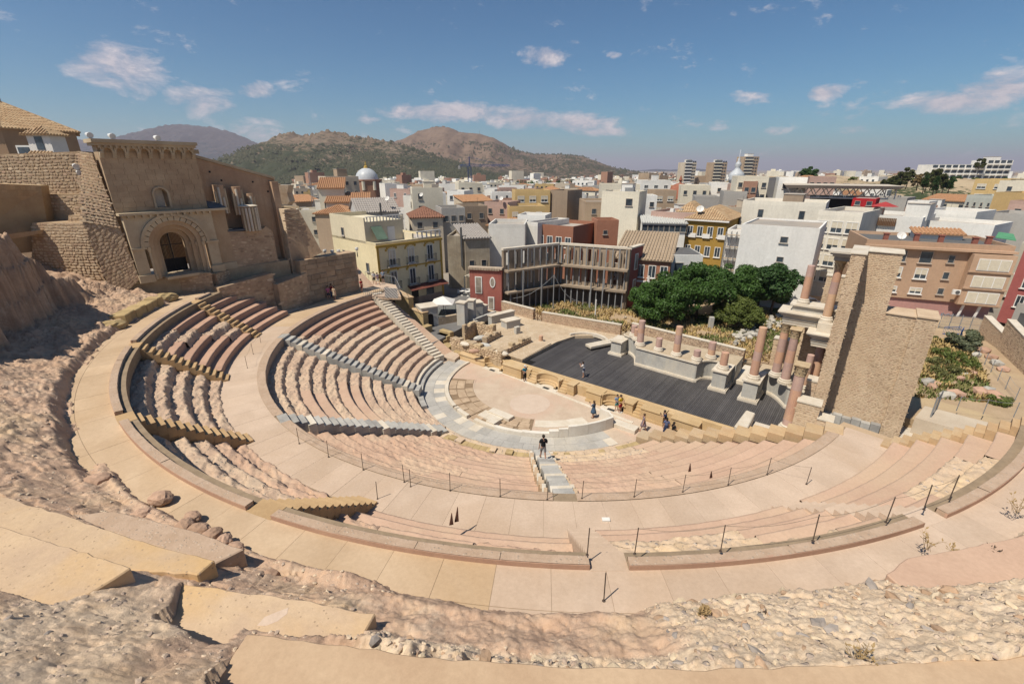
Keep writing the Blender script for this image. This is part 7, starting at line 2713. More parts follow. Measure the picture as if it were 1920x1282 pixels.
# heaps of old blocks and loose boulders
BLK = [MB().blob((0,0,0),1,seed=200 + i,sub=1,sx=1.1,sy=.75,sz=.6,rough=.12).mesh('stone',mat('heap_stone',(.42,.395,.35),(.33,.31,.275),(.47,.43,.36),scale=1.5,fine=8,bump=.3,tint=.15)) for i in range(5)]
BLKP = []
for me in BLK:
 c = me.copy(); c.materials.clear(); c.materials.append(NEWP); BLKP.append(c)
hp = thing('stone_heap','heap of grey building blocks at the end of the trees','stone heap',G(1420,625,1))
for k in range(90):
 x,y = random.uniform(1376,1468),0
 y = 640 - (x - 1376) * .40 + random.uniform(-14,10)
 p = G(x,y,.95)
 s = random.uniform(.22,.5)
 inst(random.choice(BLK),'stone',hp,(p.x,p.y,.95 + s * .3 + random.choice([0,0,.35,.6]) * s),(random.uniform(-.4,.4),random.uniform(-.4,.4),random.uniform(0,6)),(s,s,s))
for k,(x,y,s) in enumerate([(1738,720,.75),(1748,728,.6),(1752,722,.5),(1775,745,.7),(1790,742,.75),(1800,712,.5),(1812,706,.45),(1822,702,.5),(1836,738,.8),(1848,736,.7),(1862,744,.75),(1868,752,.6),(1830,668,.6),(1845,660,.7),(1858,672,.6),(1868,684,.7),(1880,695,.6)]):
 p = G(x,y,2.0)
 inst(random.choice(BLKP if k % 3 else BLK),'boulder',None,(p.x,p.y,2.0 + s * .3),(random.uniform(-.3,.3),0,random.uniform(0,6)),(s,s,s),label=ORD[k] + ' loose boulder in the dry garden right of the tower, counted from the ramp',cat='boulder',group='loose boulders in the right garden')
for k,(x,y) in enumerate([(1283,612),(1296,606),(1310,612),(1240,604),(1172,596),(1150,605),(1205,618),(1340,610)]):
 p = G(x,y,.95)
 s = random.uniform(.2,.4)
 inst(random.choice(BLK),'boulder',None,(p.x,p.y,1.0),(0,0,k),(s,s,s),label=ORD[k] + ' small loose stone in the grass under the garden trees',cat='stone',group='loose stones under the trees')
pxblock('stone_post','upright grey stone post in front of the light green bush',1329,617,1337,617,.95,1.6,.5,BASM,'post')

# ------------------------------------------------------------------ trees and grass
def leafmat(name,c):
 if name in MATS:
  return MATS[name]
 m = bpy.data.materials.new(name)
 m.use_nodes = True
 n = N(m.node_tree)
 b = m.node_tree.nodes['Principled BSDF']
 pos = n.new('ShaderNodeNewGeometry').outputs['Position']
 f = n.noise(pos,1.1,3)
 g = n.noise(pos,6.0,2)
 colr = n.ramp(f,[(.35,sc(c,.75)),(.65,sc(c,1.3))])
 colr = n.mix(n.mapr(g,.4,.7,0,.6),colr,(c[0] * 1.7,c[1] * 1.35,c[2] * 1.1))
 n.link(colr,b.inputs['Base Color'])
 b.inputs['Roughness'].default_value = .55
 b.inputs['Specular IOR Level'].default_value = .25
 tr = n.new('ShaderNodeBsdfTranslucent')
 n.link(n.mix(1.0,colr,(1.3,1.4,.6),'MULTIPLY'),tr.inputs[0])
 ms = n.new('ShaderNodeMixShader')
 ms.inputs[0].default_value = .25
 n.link(b.outputs[0],ms.inputs[1])
 n.link(tr.outputs[0],ms.inputs[2])
 n.link(ms.outputs[0],m.node_tree.nodes['Material Output'].inputs[0])
 MATS[name] = m
 return m


BARK = mat('bark',(.12,.085,.06),(.08,.055,.04),scale=3,bump=.4)


def leaf_cloud(pts,nrm,size,rng):
 """a mesh of folded leaf sprays at the given points"""
 n_ = len(pts)
 d = rng.normal(size=(n_,3)); d[:,2] *= .6
 d = d * .8 + nrm
 d /= np.linalg.norm(d,axis=1)[:,None]
 u = np.cross(d,rng.normal(size=(n_,3))); u /= np.linalg.norm(u,axis=1)[:,None]
 v = np.cross(d,u)
 s = (size * rng.uniform(.6,1.4,n_))[:,None]
 q = np.stack([pts - u * s,pts - v * s * .42 + d * s * .16,pts + u * s * 1.1,pts + v * s * .42 + d * s * .16],1)
 return q.reshape(-1,3),np.arange(n_ * 4).reshape(-1,4)


def quads_obj(name,co,q,m,parent=None,**k):
 c = co.mean(0); c[2] = co[:,2].min()
 if parent is not None:
  c = np.array(wloc(parent))
 me = bpy.data.meshes.new(name)
 me.vertices.add(len(co)); me.vertices.foreach_set('co',(co - c).astype(np.float32).ravel())
 me.loops.add(q.size); me.loops.foreach_set('vertex_index',q.astype(np.int32).ravel())
 me.polygons.add(len(q)); me.polygons.foreach_set('loop_start',np.arange(0,q.size,q.shape[1],dtype=np.int32))
 me.update(calc_edges=True)
 me.materials.append(m)
 o = bpy.data.objects.new(name,me)
 COL.objects.link(o)
 if parent is not None:
  o.parent = parent
 else:
  o.location = c
 return tag(o,**k)


def tree(name,label,base,h,crown_r,crown_h,n_leaf,m,seed,leaf=.22,clumps=40,cat='tree',group=None,trunk_r=.16,hollow=.55,lift=None):
 rng = np.random.default_rng(seed)
 base = Vector(base)
 t = thing(name,label,cat,base,group=group)
 cz = h - crown_h if lift is None else lift
 cen = np.array([base.x,base.y,base.z + cz + crown_h * .45])
 cp = rng.normal(size=(clumps,3))
 cp /= np.linalg.norm(cp,axis=1)[:,None]
 cp *= (rng.uniform(hollow,1,clumps) ** .6)[:,None]
 cp[:,2] = np.abs(cp[:,2]) * .9 - .35 * (rng.random(clumps) < .45)
 cc = cen + cp * np.array([crown_r,crown_r,crown_h * .62])
 rad = crown_r * rng.uniform(.16,.40,clumps) * (1.0 if clumps < 60 else .78)
 w_ = rad ** 2
 ci = rng.choice(clumps,n_leaf,p=w_ / w_.sum())
 d = rng.normal(size=(n_leaf,3)); d /= np.linalg.norm(d,axis=1)[:,None]
 pts = cc[ci] + d * (rad[ci] * rng.uniform(.55,1.05,n_leaf) ** .7)[:,None] * np.array([1,1,.72])
 co,q = leaf_cloud(pts,d + np.array([0,0,.5]),leaf,rng)
 quads_obj('crown',co,q,m,t)
 tb = MB()
 rn = random.Random(seed)
 top = base + Vector((rn.uniform(-.3,.3),rn.uniform(-.3,.3),cz + crown_h * .35))
 tb.tube([base,base.lerp(top,.5) + Vector((rn.uniform(-.15,.15),0,0)),top],[trunk_r * 1.25,trunk_r,trunk_r * .6],8)
 for k in range(min(12,clumps)):
  e = Vector(cc[k])
  a = base.lerp(top,rn.uniform(.45,.95))
  tb.tube([a,a.lerp(e,.55) + Vector((0,0,.2)),e],[trunk_r * .45,trunk_r * .28,trunk_r * .1],5)
 tb.build('trunk',BARK,t,smooth=True)
 return t


LG1,LG2,LG3 = leafmat('leaf_deep',(.046,.098,.022)),leafmat('leaf_light',(.095,.125,.032)),leafmat('leaf_dark',(.034,.074,.022))
GT = 'trees in the garden behind the stage'
tree('broadleaf_tree','dense dark green tree at the left end of the garden trees',G(1238,604,.95),6.2,3.6,5.6,17000,LG1,1,.19,90,group=GT)
tree('broadleaf_tree','tallest rounded dark green tree in the middle of the garden',G(1305,598,.95),7.4,4.3,6.6,23000,LG1,2,.20,110,group=GT)
tree('broadleaf_tree','leafy green tree behind the light green bush',G(1370,585,.95),6.8,3.9,5.8,17000,LG1,3,.20,90,group=GT)
tree('round_bush','big light green round bush in front of the garden trees',G(1378,612,.95),3.6,2.9,3.6,14000,LG2,4,.15,80,cat='bush',group=GT,lift=0.1)
tree('broadleaf_tree','open dark-leaved tree with gaps at the right end of the garden trees',G(1444,590,.95),7.4,3.9,5.2,7500,LG3,5,.27,30,group=GT,hollow=.3)
tree('broadleaf_tree','low dark tree beneath the open tree beside the white wall',G(1420,578,.95),5.0,3.2,4.4,9000,LG3,6,.24,34,group=GT)
tree('broadleaf_tree','small dark tree left of the tall garden tree',G(1215,592,.95),4.6,2.6,4.2,8000,LG1,7,.24,30,group=GT)
tree('silvery_shrub','silvery green shrub by the mesh fence right of the tower',G(1802,655,2.0),2.2,1.5,2.1,3500,leafmat('leaf_silver',(.11,.13,.08)),8,.15,22,cat='shrub',lift=0,trunk_r=.05)
for k,(x,y,s) in enumerate([(1772,668,1.3),(1762,690,1.2),(1870,756,.7),(1885,754,.6),(1790,680,1.2),(1775,700,1.1),(1812,690,1.0),(1752,636,.5)]):
 tree('low_shrub',ORD[k] + ' low green shrub spreading over the dry garden right of the tower',G(x,y,2.0),.8 * s,1.1 * s,.8 * s,700,leafmat('leaf_olive',(.12,.13,.05)) if k % 2 else LG2,20 + k,.13,14,cat='shrub',group='low shrubs in the right garden',lift=-.1,trunk_r=.03)


def grass(name,poly_px,z,n_,m,h,seed,thresh,kind_noise):
 rng = np.random.default_rng(seed)
 ps = np.array([G(x,y,z)[:2] for x,y in poly_px])
 lo,hi = ps.min(0),ps.max(0)
 P = rng.uniform(lo,hi,(n_ * 4,2))
 ins = np.zeros(len(P),bool)
 j = len(ps) - 1
 for i in range(len(ps)):
  c = ((ps[i,1] > P[:,1]) != (ps[j,1] > P[:,1])) & (P[:,0] < (ps[j,0] - ps[i,0]) * (P[:,1] - ps[i,1]) / (ps[j,1] - ps[i,1] + 1e-12) + ps[i,0])
  ins ^= c
  j = i
 f = fbm(P[:,0] * .35,P[:,1] * .35,octs=4,seed=kind_noise)
 P = P[ins & ((f > thresh[0]) & (f < thresh[1]))][:n_]
 n1 = len(P)
 a = rng.uniform(0,6.28,n1)
 hh = h * rng.uniform(.5,1.3,n1)
 tops = np.c_[P + np.c_[np.cos(a),np.sin(a)] * hh[:,None] * .5,z + hh]
 w_ = np.c_[-np.sin(a),np.cos(a)] * (hh * .28)[:,None]
 b0,b1 = np.c_[P - w_,np.full(n1,z - .02)],np.c_[P + w_,np.full(n1,z - .02)]
 t1 = tops + np.c_[w_ * .5,-hh * .12]
 co = np.stack([b0,b1,t1,tops],1).reshape(-1,3)
 if n1:
  quads_obj(name,co,np.arange(n1 * 4).reshape(-1,4),m,None,kind='stuff')


DRYG = mat('dry_grass_blades',(.46,.34,.16),(.36,.25,.10),scale=2,bump=0)
GRNG = mat('green_grass_blades',(.13,.15,.045),(.09,.115,.03),(.2,.18,.07),scale=1.2,bump=0)
GA = [(945,565),(1040,562),(1170,575),(1215,585),(1380,595),(1480,575),(1500,640),(1470,690),(1400,672),(1220,622),(1165,622),(1010,590)]
grass('dry_grass',GA,.95,9000,DRYG,.34,1,(-.35,.06),3.3)
grass('green_undergrowth',GA,.95,12000,GRNG,.30,2,(.03,1),3.3)
RA = [(1715,745),(1735,640),(1800,640),(1835,680),(1870,755),(1800,752)]
grass('dry_grass',RA,2.0,5000,DRYG,.4,3,(-1,.2),5.1)
grass('green_undergrowth',RA,2.0,1800,GRNG,.35,4,(.0,1),5.1)

# ------------------------------------------------------------------ landmark buildings farther off
USED = []


def far_house(name,label,cat,xl,xr,yt,zt,d,rot,m,cols,rows,style='plain',w=1.1,h=1.3,lo=None,group=None,**kw):
 b = px_house(name,label,cat,xl,xr,yt,zt,d,rot,m,group=group,**kw)
 if cols:
  b.grid(cols,rows,w,h,style,lo=(zt - 3.1 * rows if lo is None else lo),hi=zt)
 c = b.at(b.w / 2,-d / 2,0)
 USED.append((c.x,c.y,max(b.w,d) * .62))
 return b


wl = lambda n_: {'white': wallmat('white',(.80,.78,.73),.3),'cream': wallmat('cream',(.72,.66,.53)),'beige': wallmat('beige',(.62,.53,.41),.3),'tan': wallmat('tan',(.44,.33,.23),.3),
                 'pink': wallmat('rose',(.50,.34,.28),.3),'grey': wallmat('mid_grey',(.40,.38,.35),.3),'ochre': wallmat('ochre',(.60,.43,.20),.3),'brown': wallmat('dull_brown',(.40,.31,.235)),'brick': wallmat('brick',(.38,.215,.15))}[n_]
far_house('ochre_block','bright orange-yellow house with two stepped floors near the crane','house',955,1022,392,11.6,10,8,wl('ochre'),3,2,'blind',1.4,1.8)
far_house('ochre_block','upper setback floor of the bright orange-yellow house','house',966,1032,362,14.6,9,8,wl('ochre'),3,1,'blind',1.8,1.6)
far_house('brown_block','tall bare brown side wall next to the orange-yellow house','building',1028,1064,362,14.6,9,-28,wl('brown'),0,0)
far_house('white_house','slim white house with a round chimney beside the bare brown wall','house',1064,1096,366,13.5,8,16,wl('white'),0,0)
far_house('brown_block','wide plain brown block with a stepped roof in the middle of the town','building',1098,1198,384,12.6,14,10,wl('tan'),3,2)
far_house('white_house','small white cubic house in front of the orange-yellow house','house',970,1022,410,11.4,6,-14,wl('white'),2,1)
far_house('grey_house','grey house with two square windows above the old brown walls','house',828,872,396,12.0,9,10,wl('grey'),3,1)
far_house('tiled_house','low house with a dark red tiled roof right of the grey gable','house',772,830,408,11.2,9,6,wl('beige'),2,1,roof='hip',tile=(mat('dark_red_tile',(.27,.135,.09),(.22,.11,.075),scale=2),1.8))
far_house('white_house','white house with a blank wall right of the grey gable','house',756,790,372,13.0,9,-18,wl('white'),1,2)
far_house('white_house','white stepped house left of the crane','house',788,836,366,13.2,9,8,wl('white'),2,1)
far_house('white_house','pale house with dark window right of the white stepped house','house',838,870,362,13.0,9,-22,wl('white'),2,2)
far_house('white_house','white cube house with one window left of the orange-yellow house','house',908,952,384,12.2,8,-26,wl('pink'),2,1)
far_house('brown_block','brown flat block in front of the crane mast','building',868,914,392,11.8,9,12,wl('brown'),2,1)
far_house('white_house','white house in the row behind the dark red tiled roof','house',722,748,348,15.0,9,14,wl('white'),1,2)
bz_ = far_house('beige_block','beige apartment block with a stepped roof left of the silver dome','apartment house',612,672,335,17.6,14,12,wl('beige'),4,2)
bz_.hut(bz_.w * .4,-2,bz_.w * .3,6,3.0,wl('tan'))
far_house('white_apartment','white house behind the crane mast','building',860,905,347,15.0,12,8,wl('cream'),3,2)
far_house('brick_house','red brick house with a flat roof right of the red dome','house',1396,1420,345,16.8,12,6,wl('brick'),2,2)
far_house('pink_house','pink house with pale top left of the red brick house','house',1370,1430,350,15.6,12,8,wl('pink'),5,2,'mix')
far_house('cream_house','cream flat-topped house under the silver spire','house',1384,1440,336,18.0,14,8,wl('cream'),4,2)
far_house('white_block','tall plain white block below the twin towers','building',1334,1366,347,15.8,10,6,wl('white'),1,1)
far_house('grey_block','grey windowless block with an orange wall below the silver spire','building',1358,1400,364,14.2,9,8,wl('grey'),0,0)
far_house('cream_house','long cream house front right of the red dome','house',1278,1330,352,15.0,12,6,wl('cream'),3,1)
far_house('grey_block','low grey slab house behind the deep ochre house','building',1304,1348,374,13.4,9,6,wl('grey'),0,0)
far_house('balcony_house','brown balcony house left of the red dome','house',1228,1268,362,14.2,10,14,wl('tan'),2,2,'blind',1.6)
far_house('white_house','white house with rooftop boxes left of the balcony house','house',1196,1232,372,13.4,9,8,wl('white'),2,1)
far_house('cream_block','cream house with a wide front above the brown block','house',1128,1200,350,15.6,12,6,wl('cream'),3,1)
far_house('white_house','white two-tone house right of the silver spire','house',1462,1512,338,17.8,12,6,wl('white'),2,1)
far_house('pink_house','pinkish house behind the flat market roof','house',1520,1566,336,17.8,12,4,wl('pink'),4,1)
far_house('dark_block','dark grey narrow block right of the cream flat-topped house','building',1440,1464,338,17.6,10,-12,wallmat('slate_wall',(.15,.15,.16)),0,0)
far_house('yellow_house','yellow apartment house with recessed balconies at the far right','apartment house',1832,1888,340,17.0,12,-16,wl('ochre'),2,2,'blind',2.2,1.5)
far_house('ochre_block','large plain ochre end wall at the right edge','building',1870,1960,368,15.0,12,-20,wallmat('pale_ochre',(.56,.39,.18),.3),0,0)
far_house('cream_house','cream house with a red shutter above the ochre end wall','house',1880,1960,344,16.8,12,-14,wl('cream'),2,1)
far_house('pink_house','rose house with a dark window at the right edge','house',1898,1970,384,13.6,10,-18,wl('pink'),2,1)
far_house('grey_house','grey-green hall with narrow slits at the right','building',1816,1872,372,13.6,12,-22,wallmat('grey_green',(.50,.52,.47),.3),5,1,'plain',.5,1.0)
far_house('brown_workshop','brown workshop roof with a grey front at the right edge','building',1858,1960,408,12.2,10,-14,wl('grey'),0,0)
gc = Vector(V(1885,440,66))
t = thing('green_canopy','green fabric canopy over a roof terrace at the right edge','canopy',(gc.x,gc.y,8))
MB().slab([V(1866,446,66),V(1905,452,64),V(1900,440,69),V(1872,436,70)],Vector((0,0,.1))).build('fabric',mat('green_fabric',(.10,.30,.16),bump=0),t)

# three tower blocks
for lab,xl,xr,yt,Y,m in [('left brown and white tower block on the skyline',1284,1308,306,520,'beige'),('middle brown and white tower block on the skyline',1338,1366,306,520,'tan'),('tallest tan tower block on the skyline',1396,1426,295,520,'tan')]:
 zt = V(xl,yt,Y).z
 c0,c1 = V(xl,yt,Y),V(xr,yt,Y)
 b = Bld('tower_block',lab,'tower block',(c0.x,c0.y),(c1.x - c0.x,2),(c1 - c0).length,14,-6,zt,wl(m),group='tower blocks on the skyline')
 n_ = int((zt + 2) / 3.2)
 for k in range(n_):
  b.box('balcony_band',b.w * .08,.0,1 + 3.2 * k,b.w * .62,.9,2.1 + 3.2 * k,wl('white' if m == 'beige' else 'cream'))
  b.box('window_band',b.w * .08,.0,2.1 + 3.2 * k,b.w * .62,.12,3.9 + 3.2 * k,GLS)
  for s in (.72,.88):
   b.box('window',b.w * s - .9,.0,1.9 + 3.2 * k,b.w * s + .9,.1,3.4 + 3.2 * k,GLS)
 b.hut(b.w * .3,-3,b.w * .4,6,3.5,wl('white'))
# long white hotel on the right-hand hill
hz0 = V(1745,318,300)
ht = Bld('white_hotel','long white hotel with balcony rows on the hill at right','hotel',(hz0.x,hz0.y),(.99,-.12),30,12,9,V(1745,311,300).z,wl('white'))
for r in range(3):
 for k in range(8):
  ht.box('balcony',.8 + 3.7 * k,0,14.6 + 3 * r,3.6 + 3.7 * k,.9,15.4 + 3 * r,wl('white'))
  ht.box('window',.8 + 3.7 * k,0,15.5 + 3 * r,3.6 + 3.7 * k,.08,17.1 + 3 * r,GLS)
h2 = Bld('white_hotel','taller stepped white end of the hotel on the hill','hotel',(hz0.x + 30.5,hz0.y - 3),(.99,-.12),14,12,9,V(1845,303,300).z,wl('white'))
for r in range(4):
 for k in range(4):
  h2.box('balcony',.6 + 3.4 * k,0,14.2 + 3 * r,3.2 + 3.4 * k,.9,15.0 + 3 * r,wl('white'))
  h2.box('window',.6 + 3.4 * k,0,15.1 + 3 * r,3.2 + 3.4 * k,.08,16.7 + 3 * r,GLS)
h2.hut(3,-3,6,5,2.6)
# church with silver dome
cd = V(688,335,190)
ch = thing('church_dome','brick church drum with a silver ribbed dome and gold finial','dome',(cd.x,cd.y,4))
MB().lathe((cd.x,cd.y,4),[(5.6,0),(5.6,12.2),(5.9,12.4),(5.9,12.9)],8).build('drum',wl('brick'),ch)
for k in range(8):
 q = 2 * PI * k / 8
 p = Vector((cd.x + 5.2 * math.cos(q),cd.y + 5.2 * math.sin(q),13))
 MB().tube([p,p + Vector((0,0,3.2))],.7,8).build('dormer_arch',wl('cream'),ch)
sd = [(4.6,0)] + [(4.4 * math.cos(a),.5 + 4.6 * math.sin(a)) for a in np.linspace(0,1.45,9)]
MB().lathe((cd.x,cd.y,16.0),sd,20).build('dome',mat('silver_dome',(.50,.52,.54),(.42,.44,.46),scale=.5,bump=0,rough=.4),ch,smooth=True)
MB().lathe((cd.x,cd.y,21.0),[(.9,0),(.7,.8),(.25,1.0),(.3,1.5),(.05,2.6)],8).build('finial',mat('gold',(.5,.33,.08),rough=.3,bump=0),ch)
# silver onion spire and red dome
sp = V(1381,330,330)
t = thing('silver_spire','silver tiered onion spire on the skyline','spire',(sp.x,sp.y,4))
MB().lathe((sp.x,sp.y,4),[(4.5,0),(4.5,9.5),(5.2,10),(4.6,11),(5.4,12.5),(4.0,14.5),(2.0,16.5),(1.4,18),(2.2,19.2),(1.6,20.6),(.7,22),(.9,23),(.2,24),(.1,29)],14).build('spire',mat('silver_dome',(.50,.52,.54)),t,smooth=True)
rd = V(1272,372,170)
t = thing('red_dome','terracotta red dome with a small finial among the houses','dome',(rd.x,rd.y,0))
MB().lathe((rd.x,rd.y,0),[(4.6,0),(4.6,10.5),(4.8,10.7)],12).build('drum',wl('tan'),t)
MB().lathe((rd.x,rd.y,10.7),[(4.5,0)] + [(4.4 * math.cos(a),5.4 * math.sin(a)) for a in np.linspace(.05,1.48,8)],16).build('dome',mat('red_dome',(.30,.12,.075),(.26,.10,.065),scale=1,bump=.1),t,smooth=True)
MB().lathe((rd.x,rd.y,16),[(.5,0),(.3,.5),(.7,1.0),(.4,1.8),(.1,2.6)],8).build('finial',mat('red_dome',(.30,.12,.075)),t)
t = thing('red_white_mast','red and white mast with a white radome ball left of the crane','mast',V(821,352,260))
p = V(821,362,260)
for k in range(5):
 MB().lathe((p.x,p.y,p.z - 3 + 1.6 * k),[(.7,0),(.65,1.58)],8).build('mast_section',mat('bright_red',(.42,.02,.025)) if k % 2 == 0 else WHT,t)
MB().blob((p.x,p.y,p.z + 6.1),1.4,seed=1,sub=2,rough=0).build('radome',WHT,t,smooth=True)
# blue tower crane
CRB = mat('crane_blue',(.025,.06,.19),bump=0,rough=.5)
cb = V(881,340,230)
t = thing('tower_crane','blue tower crane with a horizontal jib over the town','crane',(cb.x,cb.y,0))
ztop = V(881,312,230).z
mm = MB()
for sx,sy in ((-.7,-.7),(.7,-.7),(.7,.7),(-.7,.7)):
 mm.tube([(cb.x + sx,cb.y + sy,0),(cb.x + sx,cb.y + sy,ztop)],.11,5)
for k in range(int(ztop / 1.5)):
 z = 1.5 * k
 s = 1 if k % 2 else -1
 mm.tube([(cb.x - .7 * s,cb.y - .7,z),(cb.x + .7 * s,cb.y - .7,z + 1.5)],.07,4)
 mm.tube([(cb.x - .7,cb.y - .7 * s,z),(cb.x - .7,cb.y + .7 * s,z + 1.5)],.07,4)
mm.build('mast',CRB,t)
je = Vector((19.5,-4,0)).normalized()
jj = MB()
o_ = Vector((cb.x,cb.y,ztop))
for sgn,ln_ in ((1,19.5),(-1,5.0)):
 n_ = int(ln_ / 1.2)
 for q in ((0,0),(0,.9)):
  jj.tube([o_ + je * 0 + Vector((0,0,q[1])),o_ + je * sgn * ln_ + Vector((0,0,q[1] * .6))],.10,4)
 for k in range(n_):
  a,b = o_ + je * sgn * ln_ * k / n_,o_ + je * sgn * ln_ * (k + 1) / n_
  jj.tube([a,(a + b) / 2 + Vector((0,0,.85)),b],.06,4)
jj.build('jib',CRB,t)
MB().tube([o_,o_ + Vector((0,0,4.2))],.25,5).build('tower_head',CRB,t)
MB().tube([o_ + je * 18,o_ + Vector((0,0,4.1)),o_ - je * 4.8],.05,4).build('tie_bar',CRB,t)
MB().obox(o_ - je * 5 + Vector((-.5,-.5,-1.2)),(1,0,0),(0,1,0),(0,0,1.5)).build('counterweight',mat('concrete_grey',(.35,.34,.33),bump=0),t)
p = V(585,368,130)
t = thing('lattice_mast','thin blue and white lattice mast behind the cream houses','mast',(p.x,p.y,8))
ml = MB()
for sx,sy in ((-.4,0),(.4,0),(0,.6)):
 ml.tube([(p.x + sx,p.y + sy,4),(p.x + sx * .3,p.y + sy * .3,V(585,318,130).z)],.06,4)
for k in range(10):
 z = 5 + 1.5 * k
 ml.tube([(p.x - .35,p.y,z),(p.x + .35,p.y,z + 1.4),(p.x - .35,p.y,z + 1.5)],.04,4)
ml.build('lattice',STEEL,t)

# ------------------------------------------------------------------ the rest of the town: each house a thing, farther off one mass
PAL = ['white'] * 7 + ['cream'] * 6 + ['beige'] * 3 + ['tan','tan','pink','pink','grey','grey','brown','ochre','brick']
ADJ = {'white': 'white','cream': 'cream','beige': 'beige','tan': 'tan','pink': 'pinkish','grey': 'grey','brown': 'brown','ochre': 'ochre','brick': 'brick red'}
LM = [(600,'behind the cream tiled houses'),(690,'near the silver church dome'),(760,'behind the grey gabled house'),(821,'near the red and white mast'),(881,'near the blue crane mast'),(940,'under the crane jib'),(1000,'behind the orange-yellow house'),(1080,'behind the slim white house'),
      (1150,'behind the wide brown block'),(1220,'left of the red dome'),(1272,'near the red dome'),(1320,'below the left tower block'),(1352,'below the middle tower block'),(1381,'near the silver spire'),(1412,'below the tallest tower block'),(1470,'left of the flat market roof'),(1540,'behind the flat market roof'),(1620,'behind the red cabin'),(1720,'below the hillside pines'),(1800,'below the hotel hill'),(1880,'near the yellow apartment house')]
LBL = {}
rn = random.Random(42)
cnt = 0
D = 98.0
while D < 520 and cnt < 260:
 step = 10 + D * .03
 az = math.radians(-26.5)
 while az < math.radians(50):
  wd = rn.uniform(5.5,10.5) * (1 + D / 600)
  X,Yw = D * math.tan(az) * 1.0,D + rn.uniform(-4,4)
  az += (wd * rn.uniform(.95,1.5)) / D * math.cos(az) ** 2
  pxx = 960 + FPX * X / (Yw * math.cos(TH) + 12 * math.sin(TH))
  if pxx < 565 or pxx > 1990: continue
  if pxx > 1640 and D > 150: continue
  if 1470 < pxx < 1700 and D < 122: continue
  if pxx > 1390 and D < 92: continue
  if any((X - q[0]) ** 2 + (Yw - q[1]) ** 2 < (q[2] + wd * .5) ** 2 for q in USED): continue
  if rn.random() < .10: continue
  dp = rn.uniform(7,11)
  zt = rn.uniform(6.5,12.5) + (rn.random() < .12) * rn.uniform(2,5) - 3.0 * min(1,max(0,(D - 200) / 300))
  cn_ = rn.choice(PAL)
  rf = rn.choice(['flat','flat','flat','flat','hip','mono'])
  if D > 260: rf = 'flat' if rf == 'mono' else rf
  lm = min(LM,key=lambda q: abs(q[0] - pxx))[1]
  rowd = 'front-row' if D < 125 else ('second-row' if D < 160 else ('mid-distance' if D < 240 else 'far'))
  size = 'tall' if zt > 12 else ('low' if zt < 8 else 'flat-topped' if rf == 'flat' else 'plain')
  lab = f"{rowd} {size} {ADJ[cn_]} house with {'a flat roof' if rf == 'flat' else 'an orange tiled roof'} {lm}"
  LBL[lab] = LBL.get(lab,0) + 1
  a = rn.uniform(-.5,.5)
  td = Vector((X,Yw,0)).normalized()
  e = Vector((td.y,-td.x,0))
  e = Vector((e.x * math.cos(a) - e.y * math.sin(a),e.x * math.sin(a) + e.y * math.cos(a),0))
  o = Vector((X,Yw,0)) - e * wd / 2
  g_ = lab.replace(' house',' houses',1) if LBL[lab] > 1 else None
  b = Bld('town_house',lab,'house',(o.x,o.y),e,wd,dp,-7,zt,wl(cn_),roof=rf,parapet=.6,group='houses of the old town')
  USED.append((X,Yw,wd * .5))
  if D < 240:
   rws = rn.choice([1,2,2])
   b.grid(max(1,int(wd / rn.uniform(2.4,3.6))),rws,rn.choice([.9,1.1,1.4]),rn.choice([1.2,1.5]),rn.choice(['plain','plain','cross','blind']),lo=zt - 3.1 * rws,hi=zt,skip=.25,seed=cnt)
   if rn.random() < .6:
    b.grid(2,rws,.9,1.2,'plain',rn.choice(['left','right']),lo=zt - 3.1 * rws,hi=zt,skip=.3,seed=cnt + 3)
  elif rn.random() < .8:
   for k in range(int(wd / 3)):
    b.box('window',1 + 3 * k,.0,zt - 2.3,2.2 + 3 * k,.06,zt - 1.0,GLS)
  if rf == 'flat' and rn.random() < .55:
   b.hut(wd * rn.uniform(.1,.5),-1 - rn.random() * 2,rn.uniform(2,3.2),3,rn.uniform(1.8,2.6),wl(rn.choice([cn_,'white'])))
  if rf == 'flat' and D < 210:
   for kk in range(rn.randint(1,4)):
    s0,d0,sz = wd * rn.uniform(.08,.8),-dp * rn.uniform(.1,.8),rn.uniform(.5,1.3)
    b.box('roof_box',s0,d0 - sz,zt + .061,s0 + sz * rn.uniform(.7,1.8),d0,zt + .06 + sz * rn.uniform(.5,1.2),rn.choice([WHT,FLATR,STEEL,wl('brick')]))
  if rf == 'flat' and rn.random() < .5 and D < 200:
   q = b.at(wd * rn.uniform(.1,.9),-rn.uniform(1,4),zt + .06)
   MB().tube([q,q + Vector((0,0,rn.uniform(2,4)))],.035,4).build('antenna',IRONG,b.t)
  cnt += 1
 D += step
# rooftop aerials and dishes nearer by
for k,(x,y,Y) in enumerate([(726,372,95),(755,452,80),(812,452,79),(790,365,115),(1306,404,100),(940,372,118)]):
 p = V(x,y,Y)
 dish(p - Vector((0,0,1.0)),['white satellite dish on the grey gabled house','white satellite dish on the yellow house terrace','white satellite dish at the end of the yellow house terrace','white satellite dish on a house behind the yellow house','white satellite dish on the tile-roofed house','white satellite dish near the orange-yellow house'][k],.5)
